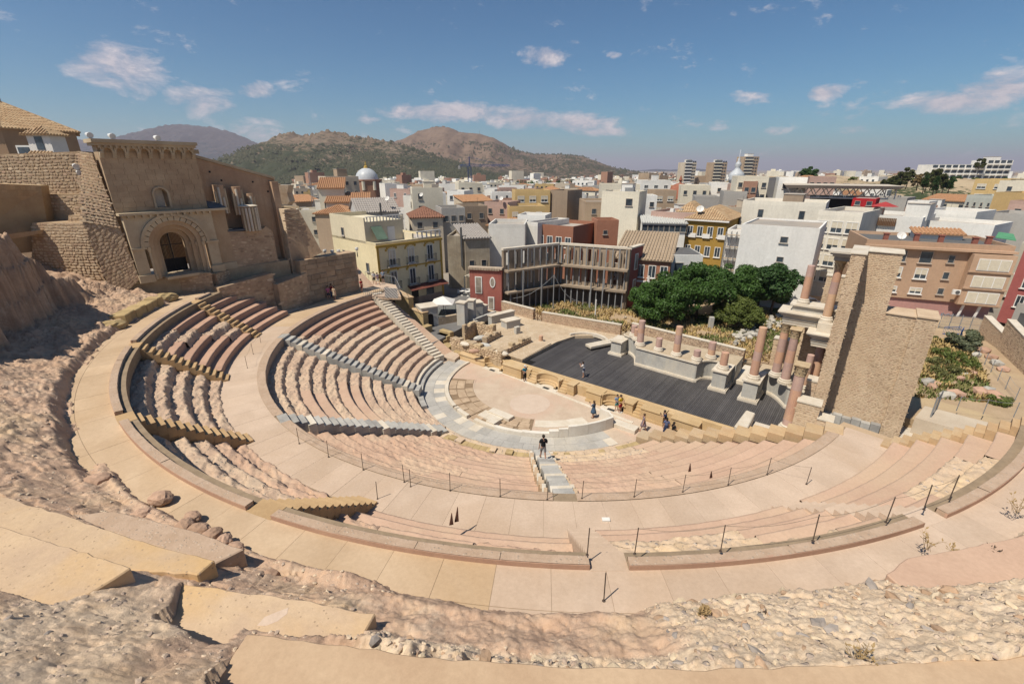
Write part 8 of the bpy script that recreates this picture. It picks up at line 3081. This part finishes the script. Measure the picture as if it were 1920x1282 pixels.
# distant town as one mass
rng = np.random.default_rng(5)
dt = {k: MB() for k in ('white','cream','tan','brick')}
for k in range(1500):
 Dd = 520 * (5.0 ** rng.random())
 px_ = rng.uniform(560,1960)
 X = (px_ - 960) / FPX * (Dd * .98)
 if Dd > 1150 and px_ < 1100 and rng.random() < .85: continue
 wd,dp,zt = rng.uniform(8,26),rng.uniform(8,18),rng.uniform(2,10) - 4 + (rng.random() < .06) * 14
 zb = -9
 a = rng.uniform(0,1.5)
 ex,ey = Vector((math.cos(a) * wd,math.sin(a) * wd,0)),Vector((-math.sin(a) * dp,math.cos(a) * dp,0))
 nm = ['white','white','cream','cream','tan','brick'][rng.integers(6)]
 dt[nm].obox(Vector((X,Dd,zb)),ex,ey,Vector((0,0,zt - zb)))
 if rng.random() < .5:
  dt[nm].obox(Vector((X,Dd,zt)) + ex * .3 + ey * .3,ex * .3,ey * .4,Vector((0,0,2.5)))
for k_,mb in dt.items():
 mb.build('distant_town',wl(k_),None,kind='stuff')

# ------------------------------------------------------------------ hills
def hillmat(name,rock,veg,dirt,scale,low,vegbias=0.0):
 m = bpy.data.materials.new(name)
 m.use_nodes = True
 n = N(m.node_tree)
 b = m.node_tree.nodes['Principled BSDF']
 pos = n.new('ShaderNodeNewGeometry').outputs['Position']
 sp_ = n.new('ShaderNodeSeparateXYZ')
 n.link(pos,sp_.inputs[0])
 f1 = n.noise(pos,scale,8,.65,.4)
 f2 = n.noise(pos,scale * 6,6,.7)
 f3 = n.noise(pos,scale * .35,5,.6)
 c = n.mix(n.mapr(f1,.38,.62),rock,dirt)
 vg = n.math('ADD',n.math('ADD',f2,n.math('MULTIPLY',f3,.8)),n.mapr(sp_.outputs[2],low[0],low[1],.22 + vegbias,-.12 + vegbias))
 c = n.mix(n.mapr(vg,.94,1.02),c,veg)
 c = n.mix(n.mapr(f2,.3,.7,0,.5),c,n.mix(1.0,c,(.65,.65,.65),'MULTIPLY'))
 n.link(c,b.inputs['Base Color'])
 b.inputs['Roughness'].default_value = .95
 b.inputs['Specular IOR Level'].default_value = .1
 bp_ = n.new('ShaderNodeBump')
 bp_.inputs['Strength'].default_value = .8
 bp_.inputs['Distance'].default_value = 2.0 / scale * .004
 n.link(n.math('ADD',f2,n.math('MULTIPLY',f1,2.0)),bp_.inputs['Height'])
 n.link(bp_.outputs[0],b.inputs['Normal'])
 return m


def hill(name,prof,Y,front,m,rough,seed,crag=0.0,nx=260,ny=110):
 xs = np.array([p[0] for p in prof],float)
 zs = np.array([V(p[0],p[1],Y).z for p in prof])
 Xw = np.array([V(p[0],p[1],Y).x for p in prof])
 X = np.linspace(Xw[0],Xw[-1],nx)
 t = np.linspace(-1.0,1.0,ny)           # -1 nearest foot, 0 ridge, 1 back foot
 XX_,T = np.meshgrid(X,t,indexing='ij')
 ridge = np.interp(X,Xw,zs)
 wob = fbm(X / (Y * .05),X * 0 + seed,octs=4,seed=seed) * front * .22
 YY_ = Y + np.where(T < 0,T * front,T * front * .9) + wob[:,None] * (1 - np.abs(T)) * np.abs(T) * 3
 s = 1 - np.abs(T)
 fall = np.where(T < 0,.55 * s + .45 * s * s * (3 - 2 * s),s)
 sp = 1.0 / (Y * .045)
 g = ridged(XX_ * sp * 1.2 + .3 * fbm(XX_ * sp,YY_ * sp,seed=seed),YY_ * sp * .5,octs=4,seed=seed) - .55
 n2 = fbm(XX_ * sp * 4,YY_ * sp * 4,octs=5,seed=seed + 3,gain=.6)
 amp = (ridge[:,None] + 8) * rough
 Z = -8 + (ridge[:,None] + 8) * fall + amp * (g * .55 + n2 * .28) * np.sin(np.clip(s,0,1) * PI) ** .7
 Z = Z + crag * np.maximum(0,fbm(XX_ * sp * 7,YY_ * sp * 7,octs=4,seed=seed + 8)) * sstep(.70,.98,s)
 return grid_mesh(name,XX_,YY_,Z,m,kind='structure')


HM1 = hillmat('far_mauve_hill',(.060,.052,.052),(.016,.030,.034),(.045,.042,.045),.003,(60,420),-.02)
HM2 = hillmat('green_rocky_hill',(.20,.15,.11),(.045,.052,.028),(.16,.12,.08),.011,(10,130),.06)
HM3 = hillmat('brown_bare_hill',(.20,.14,.10),(.06,.055,.035),(.15,.105,.075),.008,(0,190),-.08)
hill('hill_far_left',[(60,300),(120,270),(150,264),(180,262),(250,268),(270,262),(290,243),(312,236),(345,234),(400,240),(430,248),(460,262),(490,272),(515,277),(545,290),(600,312),(660,326)],5200,1700,HM1,.28,3.0,24)
hill('hill_right',[(640,325),(690,295),(720,275),(755,262),(785,246),(815,239),(842,239),(862,248),(900,251),(930,261),(960,279),(1000,290),(1045,290),(1090,294),(1112,302),(1150,317),(1200,330)],2500,900,HM3,.17,7.0,6)
hill('hill_middle',[(400,336),(440,328),(470,316),(500,296),(522,270),(532,256),(545,252),(562,253),(580,259),(600,254),(612,250),(622,247),(640,252),(665,258),(700,262),(740,270),(790,284),(840,302),(900,323),(960,336)],1500,560,HM2,.18,11.0,20)
hill('hill_range_far',[(1120,331),(1170,327),(1200,321),(1230,317),(1260,319),(1290,315),(1330,319),(1380,324),(1440,327),(1520,330)],9000,1500,HM1,.12,15.0,5,nx=120,ny=40)
# castle ruin on the bare hill, mast
p = V(825,239,2500)
t = thing('hilltop_fort','low ruined fort on top of the bare brown hill','fort',p - Vector((0,0,6)))
for k in range(5):
 MB().box(p.x - 40 + 17 * k,p.y - 10,p.z - 14,p.x - 26 + 17 * k,p.y + 10,p.z + [1,4,2,5,0][k]).build('wall',mat('fort_stone',(.30,.22,.16),bump=0),t)
p = V(899,252,2500)
MB().tube([p - Vector((0,0,8)),p + Vector((0,0,20))],[1.2,.5],5).build('radio_mast',STEEL,None,label='thin radio mast on the bare brown hill',cat='mast')
# dark scrub and pines on the hills: one mass of small crowns
def scrub(name,prof,Y,front,nn_,m,size,seed,tr,hillobj):
 me_ = hillobj.data
 co = np.zeros(len(me_.vertices) * 3); me_.vertices.foreach_get('co',co)
 co = co.reshape(-1,3) + np.array(hillobj.location)
 rng = np.random.default_rng(seed)
 zmax = co[:,2].max()
 keep = (co[:,2] > -6) & (co[:,2] < zmax * tr) & (co[:,1] < Y)
 f = fbm(co[:,0] / (Y * .05),co[:,1] / (Y * .05),octs=3,seed=seed)
 keep &= f + .5 * fbm(co[:,0] / (Y * .012),co[:,1] / (Y * .012),octs=2,seed=seed + 1) > .06
 idx = rng.choice(np.nonzero(keep)[0],nn_)
 b = co[idx] + rng.normal(size=(nn_,3)) * np.array([front * .012,front * .012,0])
 s = size * rng.uniform(.5,1.5,nn_)
 oc = np.array([[1,0,0],[-.5,.87,0],[-.5,-.87,0],[0,0,1.3],[0,0,-.6]])
 v = b[:,None,:] + oc[None] * s[:,None,None]
 fcs = np.array([[0,1,3],[1,2,3],[2,0,3]])
 q = (np.arange(nn_)[:,None,None] * 5 + fcs[None]).reshape(-1,3)
 quads_obj(name,v.reshape(-1,3),q,m,None,kind='stuff')


obs = {o.name: o for o in bpy.data.objects if o.name.startswith('hill_')}
SCR = mat('scrub_green',(.045,.050,.028),(.06,.062,.036),scale=.02,fine=.3,bump=0)
scrub('hill_scrub',None,1500,560,5200,SCR,3.4,1,.60,obs['hill_middle'])
scrub('hill_scrub',None,2500,900,2600,SCR,4.5,2,.6,obs['hill_right'])

# hill with pines and the hotel at right
gx = np.linspace(0,1,60); gy = np.linspace(0,1,40)
UU,VV = np.meshgrid(gx,gy,indexing='ij')
hx = 110 + 240 * UU
hy = 165 + 230 * VV
hzz = -6 + (20.0 + 3 * fbm(hx * .03,hy * .03,octs=4)) * sstep(0,.35,UU) * sstep(0,.42,VV) + 2.2 * fbm(hx * .08,hy * .08,octs=4)
grid_mesh('hill_with_pines',hx,hy,hzz,hillmat('dry_hill',(.42,.33,.22),(.05,.065,.03),(.33,.25,.16),.05,(0,14),.08),kind='structure')
LP_ = leafmat('leaf_pine',(.055,.065,.022))
k = 0
for (x,y,Y,h,r,kind) in [(1676,343,205,6.4,2.4,0),(1690,341,215,8.0,2.6,0),(1702,339,215,10.4,2.4,0),(1722,346,205,7.2,2.2,1),(1738,346,200,8.8,2.4,0),(1748,341,205,10.4,2.6,0),(1760,349,190,9.6,2.2,0),(1768,353,190,7.2,0.7,2),(1752,355,185,6.4,0.7,2),(1780,353,190,5.6,0.7,2),(1732,353,190,6.4,0.7,2),(1664,347,205,4.8,2.2,0),(1836,313,296,9.6,2.4,0),(1514,337,220,9.6,3.7,3),(1526,351,180,4.0,2.7,3)]:
 p = V(x,y,Y)
 lab = [ORD[k] + ' pine tree with a ragged crown on the hillside at right','brownish dry pine on the hillside at right',ORD[k - 8] + ' slim dark cypress on the hillside at right','round dark tree among the roofs right of the silver spire'][kind]
 tree(['pine_tree','pine_tree','cypress_tree','broadleaf_tree'][kind],lab,(p.x,p.y,p.z - h * .35),h,r,h * (.95 if kind == 2 else .8),2600,[LP_,leafmat('leaf_brown',(.15,.11,.05)),LG3,LG3][kind],300 + k,.5,20,group='trees on the hillside at right' if kind < 3 else 'round trees among the roofs',lift=h * .1)
 k += 1
for k in range(40):
 u,v = random.uniform(.12,.7),random.uniform(.08,.6)
 i,j = int(u * 59),int(v * 39)
 tree('hillside_shrub','round green shrub on the dry hillside at right',(hx[i,j],hy[i,j],hzz[i,j] - .4),2.2,2.2,2.0,500,LG2 if k % 2 else LG3,400 + k,.42,8,cat='shrub',group='shrubs on the hillside at right',lift=-.2,trunk_r=.05)
# tree clumps standing between far houses
tm = []
rng = np.random.default_rng(9)
for (x,y,D0,n_,sx) in [(1225,343,400,60,40),(1120,347,380,50,25),(840,345,430,120,60),(780,352,330,120,50),(1180,341,480,60,60),(960,343,620,60,60),(1060,340,700,60,90),(1250,336,800,90,120),(720,350,500,120,70)]:
 for k in range(n_):
  p = V(x + rng.normal() * sx * .5,y,D0 + rng.uniform(-40,60))
  tm.append((p.x,p.y,-5,rng.uniform(2.5,5)))
pts_,sz_ = [],[]
for (x,y,z,r) in tm:
 d = rng.normal(size=(45,3)); d /= np.linalg.norm(d,axis=1)[:,None]
 pts_.append(np.array([x,y,z + r * 1.4]) + d * r * rng.uniform(.5,1,(45,1)) * np.array([1,1,1.2]))
pts_ = np.concatenate(pts_)
co,q = leaf_cloud(pts_,np.zeros_like(pts_),np.float64(1.1),rng)
quads_obj('town_trees',co,q,LG3,None,kind='stuff')

# ------------------------------------------------------------------ rope barriers on thin posts
POST = mat('dark_iron_post',(.10,.075,.06),(.07,.05,.04),scale=4,bump=0,rough=.7)
ROPE = mat('thin_rope',(.16,.13,.10),bump=0)
post_me = MB().tube([(0,0,0),(0,0,1.0)],.017,6).mesh('rod',POST)
foot_me = MB().lathe((0,0,0),[(.05,0),(.05,.012)],8).mesh('foot_plate',POST)


def rope_run(pxs,z,where,names,h=1.0,rope=True):
 ps = []
 for k,(x,y) in enumerate(pxs):
  p = G(x,y,z)
  t = thing('rope_post',names[k] if isinstance(names,list) else (ORD[k] + ' ' + names if len(pxs) > 1 else names),'post',p,group='thin rope posts on the seating')
  inst(post_me,'rod',t,p,(random.uniform(-.03,.03),random.uniform(-.03,.03),0),(1,1,h))
  inst(foot_me,'foot_plate',t,p)
  ps.append(p + Vector((0,0,h * .96)))
 if rope:
  mb = MB()
  for i in range(len(ps) - 1):
   a,b = ps[i],ps[i + 1]
   sag = .06 * (b - a).length
   mb.tube([a.lerp(b,j / 8) - Vector((0,0,sag * math.sin(PI * j / 8))) for j in range(9)],.007,4)
  mb.build('barrier_rope',ROPE,None,label=where,cat='rope')


rope_run([(464,690),(475,664),(489,642)],Z1,'thin rope along the far left bend of the lower walkway','thin dark rope post at the left bend of the lower walkway')
rope_run([(561,831),(616,856),(681,880),(758,903),(844,919),(938,930),(1026,936)],Z1 + .03,'sagging thin rope along the lower walkway left of the middle stair','thin dark rope post on the lower rim left of the middle stair')
rope_run([(1091,934),(1189,931),(1280,922),(1365,909),(1438,889),(1512,907)],Z1 + .03,'sagging thin rope along the lower walkway right of the middle stair','thin dark rope post on the lower rim right of the middle stair')
rope_run([(1101,1040)],Z2 + .3,'','rope post standing left of the middle gap in the parapet',rope=False)
rope_run([(1190,1038),(1351,1033),(1524,1014),(1661,979),(1732,955),(1780,936)],Z2 + .3,'long sagging rope on the parapet at lower right',['first rope post on the right parapet, next to the gap','second rope post on the right parapet, above yellowish rubble','third rope post on the right parapet','fourth rope post on the right parapet','fifth rope post on the right parapet, by the pale stair','last rope post on the right parapet'])
rope_run([(1132,1126)],Z2,'','single rope post on the outer edge of the upper walkway',rope=False)
rope_run([(708,935),(770,912)],Z1,'short rope at the foot of the sawtooth stair','thin post at the foot of the sawtooth stair',rope=False)
# small white sign on the lower walkway and dark steel seat brackets
p = G(1136,975,Z1)
MB().box(p.x - .17,p.y - .1,p.z,p.x + .17,p.y + .1,p.z + .08).build('floor_box',WHT,None,label='small white box lying on the lower walkway above the middle stair',cat='box')
CORT = mat('brown_steel',(.10,.045,.03),(.07,.03,.02),scale=3,bump=.1)
for k,(x,y,s) in enumerate([(852,978,.42),(842,984,.34),(1290,884,.3),(1330,896,.25)]):
 p = G(x,y,6.9 if y > 950 else 5.2)
 MB().slab([p,p + Vector((.15,.05,0)),p + Vector((.3 * s,.4 * s,1.5 * s))],Vector((.03,-.02,0))).build('steel_plate',CORT,None,label='dark triangular steel seat plate sticking out of the pink rock',cat='plate',group='steel seat plates')

# ------------------------------------------------------------------ people
SKIN = mat('skin',(.46,.27,.19),(.42,.24,.165),scale=6,bump=0,rough=.6)
HAIRD = mat('dark_hair',(.025,.018,.014),bump=0,rough=.6)
HAIRB = mat('brown_hair',(.08,.045,.025),bump=0,rough=.6)


def cloth(name,c):
 return mat('cloth_' + name,c,sc(c,.8),scale=6,fine=20,bump=.15,dist=.01)


def skinned(name,vs,es,rs,m,parent,root=0,sub=2):
 me = bpy.data.meshes.new(name)
 me.from_pydata(vs,es,[])
 me.materials.append(m)
 o = bpy.data.objects.new(name,me)
 COL.objects.link(o)
 o.parent = parent
 md = o.modifiers.new('skin','SKIN')
 md.use_smooth_shade = True
 sv_ = me.skin_vertices[0].data
 for i,r in enumerate(rs):
  sv_[i].radius = r if isinstance(r,tuple) else (r,r)
  sv_[i].use_root = (i == root)
 sb = o.modifiers.new('subdivision','SUBSURF')
 sb.levels = sub
 sb.render_levels = sub
 return o


def person(label,pos,heading,h=1.72,arms=('down','down'),legs='stand',top=None,bottom=None,skirt=False,hair=HAIRD,hair_long=False,cap=None,shoes=None,lean=0.0,bag=None):
 """a figure 1.75 m tall facing -Y in its own frame, scaled to h; one continuous body, clothes and hair as children"""
 t = thing('person',label,'person',pos,heading)
 k = h / 1.75
 t.scale = (k,k,k)
 dz = 0.0
 if legs == 'crouch':
  dz = -.42
 ly = -lean
 J = {}
 J['pelvis'] = Vector((0,.0,.96 + dz)); J['spine'] = Vector((0,ly * .3,1.14 + dz)); J['chest'] = Vector((0,ly * .7,1.33 + dz)); J['neck'] = Vector((0,ly * 1.0,1.49 + dz)); J['headb'] = Vector((0,ly * 1.05 - .005,1.56 + dz)); J['head'] = Vector((0,ly * 1.12 - .015,1.655 + dz)); J['top'] = Vector((0,ly * 1.15,1.745 + dz))
 J['nose'] = J['head'] + Vector((0,-.115,-.01))
 for s,sg in (('L',1),('R',-1)):
  J['sh' + s] = Vector((.185 * sg,ly * .85,1.425 + dz))
  a = arms[0 if s == 'L' else 1]
  sh = J['sh' + s]
  if a == 'down': el,wr = sh + Vector((.055 * sg,.02,-.29)),sh + Vector((.075 * sg,-.03,-.54))
  elif a == 'photo': el,wr = sh + Vector((.06 * sg,-.17,-.20)),sh + Vector((-.06 * sg,-.30,-.0))
  elif a == 'hold': el,wr = sh + Vector((.06 * sg,.0,-.28)),sh + Vector((-.05 * sg,-.22,-.26))
  elif a == 'hip': el,wr = sh + Vector((.20 * sg,.08,-.22)),sh + Vector((.02 * sg,-.0,-.40))
  elif a == 'out': el,wr = sh + Vector((.16 * sg,-.12,-.20)),sh + Vector((.24 * sg,-.34,-.18))
  J['el' + s],J['wr' + s] = el,wr
  d = (wr - el).normalized()
  J['ha' + s] = wr + d * .085
  w_ = d.cross(Vector((0,0,1)))
  w_ = (w_ if w_.length > .1 else Vector((0,1,0))).normalized()
  for f in range(4):
   J['f%d%s' % (f,s)] = wr + d * (.165 - .012 * abs(f - 1)) + w_ * (.022 * (f - 1.5))
  J['th' + s] = wr + d * .10 + w_ * .062
  hp = Vector((.095 * sg,0,.90 + dz))
  if legs == 'walk': kn,an = hp + Vector((0,-.12 * sg,-.41)),Vector((.1 * sg,-.22 * sg + (.05 if sg < 0 else 0),.09))
  elif legs == 'crouch': kn,an = Vector((.14 * sg,-.36,.46)),Vector((.12 * sg,-.08,.09))
  else: kn,an = hp + Vector((.01 * sg,-.02,-.41)),Vector((.11 * sg,.02,.085))
  J['hp' + s],J['kn' + s],J['an' + s] = hp,kn,an
  J['he' + s] = Vector((an.x,an.y + .05,.04))
  J['to' + s] = Vector((an.x + .02 * sg,an.y - .17,.03))
 order = list(J)
 ix = {n_: i for i,n_ in enumerate(order)}
 R = {'pelvis': (.15,.115),'spine': (.135,.10),'chest': (.165,.115),'neck': .055,'headb': .065,'head': (.078,.098),'top': .055,'nose': .014}
 for s in 'LR':
  R.update({'sh' + s: .062,'el' + s: .042,'wr' + s: .028,'ha' + s: (.036,.02),'th' + s: .010,'hp' + s: .095,'kn' + s: .06,'an' + s: .04,'he' + s: .036,'to' + s: .034})
  for f in range(4):
   R['f%d%s' % (f,s)] = .009
 E_ = [('pelvis','spine'),('spine','chest'),('chest','neck'),('neck','headb'),('headb','head'),('head','top'),('head','nose')]
 for s in 'LR':
  E_ += [('chest','sh' + s),('sh' + s,'el' + s),('el' + s,'wr' + s),('wr' + s,'ha' + s),('wr' + s,'th' + s),('pelvis','hp' + s),('hp' + s,'kn' + s),('kn' + s,'an' + s),('an' + s,'he' + s),('an' + s,'to' + s)]
  E_ += [('ha' + s,'f%d%s' % (f,s)) for f in range(4)]
 skinned('body',[tuple(J[n_]) for n_ in order],[(ix[a],ix[b]) for a,b in E_],[R[n_] for n_ in order],SKIN,t,0)

 def part(name,names,edges,rad,m):
  vs = [tuple(J[n_] if isinstance(n_,str) else n_) for n_ in names]
  return skinned(name,vs,edges,rad,m,t,0,2)
 mid = lambda a,b,f: J[a].lerp(J[b],f)
 if top:
  nm = ['spine','chest',J['pelvis'] + Vector((0,0,.03)),J['neck'] - Vector((0,0,.045)),'shL',mid('shL','elL',.75),'shR',mid('shR','elR',.75)]
  part('shirt',nm,[(0,1),(0,2),(1,3),(1,4),(4,5),(1,6),(6,7)],[(.17,.13),(.20,.145),(.19,.15),(.08,.075),.088,.07,.088,.07],top)
 if bottom and not skirt:
  nm = [J['pelvis'] + Vector((0,0,.05)),'pelvis','hpL',mid('hpL','knL',.9),'hpR',mid('hpR','knR',.9)]
  es,rs = [(0,1),(1,2),(2,3),(1,4),(4,5)],[(.155,.12),(.165,.128),.112,.085,.112,.085]
  if bottom[1] == 'long':
   nm += [mid('knL','anL',.9),mid('knR','anR',.9)]
   es += [(3,6),(5,7)]
   rs += [.062,.062]
  part('trousers' if bottom[1] == 'long' else 'shorts',nm,es,rs,bottom[0])
 if bottom and skirt:
  z1 = .55 if bottom[1] != 'long' else .16
  MB().lathe((0,0,0),[(.27,z1 + dz),(.25,z1 + .15 + dz),(.19,.86 + dz),(.165,1.0 + dz),(.15,1.08 + dz)],14).build('skirt',bottom[0],t,local=True,smooth=True)
 hd = J['head']
 hb = MB().blob((hd.x,hd.y + .022,hd.z + .032),.112,seed=1,sub=3,sx=.88,sy=1.02,sz=1.0,rough=.02)
 hb.v = [(x,y,z if z > hd.z - .03 or y > hd.y + .0 else hd.z - .03) for x,y,z in hb.v]
 hb.v = [(x,(y if y > hd.y - .065 else hd.y - .065) if z < hd.z + .06 else y,z) for x,y,z in hb.v]
 if hair_long:
  hb.blob((hd.x,hd.y + .07,hd.z - .10),.10,seed=2,sub=2,sx=.9,sy=.55,sz=1.4,rough=.03)
 hb.build('hair',hair,t,local=True,smooth=True)
 for sg in (-1,1):
  MB().blob((hd.x + .034 * sg,hd.y - .098,hd.z + .012),.011,seed=3,sub=1,rough=0).build('eye',HAIRD,t,local=True)
 if cap:
  c_ = MB().lathe((hd.x,hd.y,hd.z + .05),[(.118,0),(.115,.04),(.09,.085),(.03,.105)],14)
  c_.box(hd.x - .07,hd.y - .2,hd.z + .05,hd.x + .07,hd.y - .09,hd.z + .062)
  c_.build('cap',cap,t,local=True)
 if shoes:
  for s in 'LR':
   a = J['an' + s]
   MB().blob((a.x,a.y - .06,.045),.1,seed=5,sub=2,sx=.5,sy=1.45,sz=.5,rough=.02).build('shoe',shoes,t,local=True,smooth=True)
 if 'photo' in arms:
  c = (J['haL'] + J['haR']) / 2 if arms == ('photo','photo') else J['haL' if arms[0] == 'photo' else 'haR']
  cm = MB().box(-.07,-.03,-.04,.07,.02,.05).build('camera',IRON,None,local=True,label='small black camera held up by the ' + ' '.join(label.split()[:7]),cat='camera')
  cm.matrix_world = Matrix.Translation(Vector(pos)) @ Matrix.Rotation(heading,4,'Z') @ Matrix.Scale(k,4) @ Matrix.Translation(c + Vector((0,-.05,.02)))
 if bag:
  b_ = MB().blob((0,0,0),.15,seed=9,sub=2,sx=.5,sy=.9,sz=1.1,rough=.04).build('shoulder_bag',bag,None,local=True,label='small dark bag on the hip of the ' + ' '.join(label.split()[:6]),cat='bag')
  b_.matrix_world = Matrix.Translation(Vector(pos)) @ Matrix.Rotation(heading,4,'Z') @ Matrix.Scale(k,4) @ Matrix.Translation(Vector((.25,.06,1.0 + dz)))
 return t


BLK_,NAVY,WH_,TEAL,YEL_,RED_,PNK,GRY_ = cloth('black',(.012,.012,.014)),cloth('navy',(.02,.03,.07)),cloth('white',(.62,.62,.62)),cloth('teal',(.01,.17,.26)),cloth('yellow',(.62,.42,.02)),cloth('red',(.36,.02,.03)),cloth('pink',(.48,.14,.26)),cloth('grey',(.22,.21,.21))
DEN = cloth('denim',(.06,.10,.16))
# man in black on the narrow stair: find the step whose top is seen where his feet are
best = None
for i in range(200):
 r = 14.2 + 10.3 * i / 199
 zz_ = 1.35 + (6.02 - 1.35) * ((r - 14.1) / 10.5)
 q = PR(r,ST['D'](r) + .4,zz_)
 d = q - Vector((0,0,EYE))
 dep = d.y * math.cos(TH) - d.z * math.sin(TH)
 py = 641 + FPX * (-d.y * math.sin(TH) - d.z * math.cos(TH)) / dep
 if best is None or abs(py - 864) < best[0]:
  best = (abs(py - 864),q)
bq = best[1]
nst = (Vector((bq.x,bq.y,0)) - PR(14.1,56.6)).length / ((PR(24.6,53.6) - PR(14.1,56.6)).length / 22)
bq.z = 1.35 + .06 + (6.02 - 1.35) / 22 * (int(nst) + 1)
bq.x = V(1018,860,bq.y).x
person('stocky man in a black T-shirt and grey shorts walking down the middle stair',bq,PI + .2,1.82,('down','hold'),'walk',BLK_,(GRY_,'short'),shoes=BLK_)
person('man in a teal shirt and white cap standing on the orchestra floor',G(984,714,.01),.5,1.74,('hold','hold'),'stand',TEAL,(BLK_,'long'),cap=WH_,shoes=BLK_)
person('woman in a white top taking a photo on the dark stage',G(1094,707,ZS_),-2.0,1.66,('photo','photo'),'stand',WH_,(cloth('pale_grey',(.42,.43,.47)),'short'),lean=.12,hair_long=True,bag=NAVY)
person('woman in a blue denim dress taking a photo on the orchestra floor',G(1112,783,.01),PI + .9,1.66,('photo','down'),'stand',DEN,(DEN,'mid'),skirt=True,hair_long=True,hair=HAIRB,shoes=BLK_)
person('man in a yellow shirt and red shorts beside the curved niche',L(8.75,-.62,.03),.6,1.76,('hold','hold'),'stand',YEL_,(RED_,'short'),shoes=WH_)
person('person in a blue and white top half hidden behind the man in yellow',L(8.35,-.5,.03),.2,1.62,('down','hold'),'stand',cloth('sky',(.20,.28,.42)),(cloth('teal_skirt',(.03,.2,.22)),'short'))
person('woman in a grey striped dress striding towards the stage wall',G(1205,808,.01),-1.9,1.64,('down','out'),'walk',cloth('mauve',(.22,.17,.19)),(cloth('mauve',(.22,.17,.19)),'mid'),skirt=True,hair=HAIRB,shoes=cloth('sand',(.45,.3,.2)))
person('man in a navy shirt leaning over by the stage wall niche',L(12.95,-.8,.02),-1.6,1.74,('photo','hold'),'stand',NAVY,(NAVY,'short'),lean=.16)
person('woman in a long dark blue dress beside the man leaning over',G(1247,816,.01),PI - .3,1.64,('down','down'),'stand',cloth('blue_print',(.10,.13,.24)),(NAVY,'long'),skirt=True,hair_long=True)
person('woman in a black top crouching by the tan block stair',G(1261,816,.01),1.9,1.64,('hold','hold'),'crouch',BLK_,(BLK_,'short'),hair_long=True)
person('person in a pink shirt standing on the lower walkway at left',G(617,562,Z1),.5,1.66,('hold','hold'),'stand',PNK,(NAVY,'short'))
person('person in a dark red top and blue trousers in the group at left',G(622,560,Z1) + Vector((0,.3,0)),.2,1.72,('hold','down'),'stand',cloth('crimson',(.22,.01,.02)),(cloth('blue',(.03,.07,.2)),'long'),hair_long=True)
person('person in a cream top and pale skirt in the group at left',G(628,562,Z1),-.4,1.6,('down','hold'),'stand',cloth('creamtop',(.5,.38,.26)),(cloth('pale_skirt',(.48,.38,.27)),'mid'),skirt=True)
person('person in a red shirt by the end of the ashlar wall',G(679,548,Z1),1.2,1.7,('down','hold'),'stand',RED_,(cloth('red2',(.25,.04,.03)),'short'))
person('person in a white shirt and dark shorts on the footbridge, left one',G(702,533,5.9),.4,1.72,('down','hold'),'walk',WH_,(BLK_,'short'))
person('person with a dark bag on the footbridge, middle one',G(709,534,5.9),.8,1.66,('hold','hold'),'walk',cloth('lilac',(.35,.3,.38)),(WH_,'short'),hair_long=True,bag=BLK_)
person('person in a pale blue shirt and black shorts on the footbridge, right one',G(719,530,5.9),.2,1.74,('down','down'),'stand',cloth('paleblue',(.25,.32,.42)),(BLK_,'short'))

# two cars in the street behind the trees
for k,(x,y,m,lab,rz) in enumerate([(1486,568,mat('car_grey',(.16,.19,.26),bump=0,rough=.25),'dark grey-blue car parked behind the trees by the white wall',.15),(1508,574,mat('car_white',(.55,.6,.66),bump=0,rough=.25),'white and pale blue car parked behind the broken column',.1)]):
 p = G(x,y,.4)
 t = thing('parked_car',lab,'car',p,rz)
 body = [(-2.1,.35),(-2.15,.75),(-1.9,.9),(-1.1,.95),(-.6,1.42),(.9,1.45),(1.55,.98),(2.1,.88),(2.15,.4)]
 MB().slab([(a,-.85,b) for a,b in body],(0,1.7,0)).build('body',m,t,local=True,bevel=.06)
 MB().slab([(-.98,-.87,.98),(-.55,-.87,1.36),(.86,-.87,1.38),(1.36,-.87,.98)],(0,.015,0)).build('side_window',GLS,t,local=True)
 MB().slab([(-1.12,-.7,.98),(-1.12,.7,.98),(-.66,.65,1.4),(-.66,-.65,1.4)],(-.02,0,.02)).build('windscreen',GLS,t,local=True)
 for sx in (-1.35,1.35):
  for sy in (-.86,.86):
   w_ = MB().tube([(sx,sy - .1,.32),(sx,sy + .1,.32)],.32,14).build('wheel',IRON,t,local=True)
   MB().tube([(sx,sy - .115,.32),(sx,sy + .115,.32)],.17,10).build('rim',STEEL,w_,local=True)

# ------------------------------------------------------------------ air between here and the hills
HZ = bpy.data.materials.new('haze')
HZ.use_nodes = True
ht_ = HZ.node_tree
ht_.nodes.clear()
pv = ht_.nodes.new('ShaderNodeVolumePrincipled')
pv.inputs['Color'].default_value = (.95,.88,1.0,1)
pv.inputs['Density'].default_value = 0.000095
pv.inputs['Anisotropy'].default_value = 0.2
mo = ht_.nodes.new('ShaderNodeOutputMaterial')
ht_.links.new(pv.outputs[0],mo.inputs['Volume'])
hzo = MB().box(-30000,-30000,-10,30000,30000,480).build('haze',HZ,None,kind='stuff')
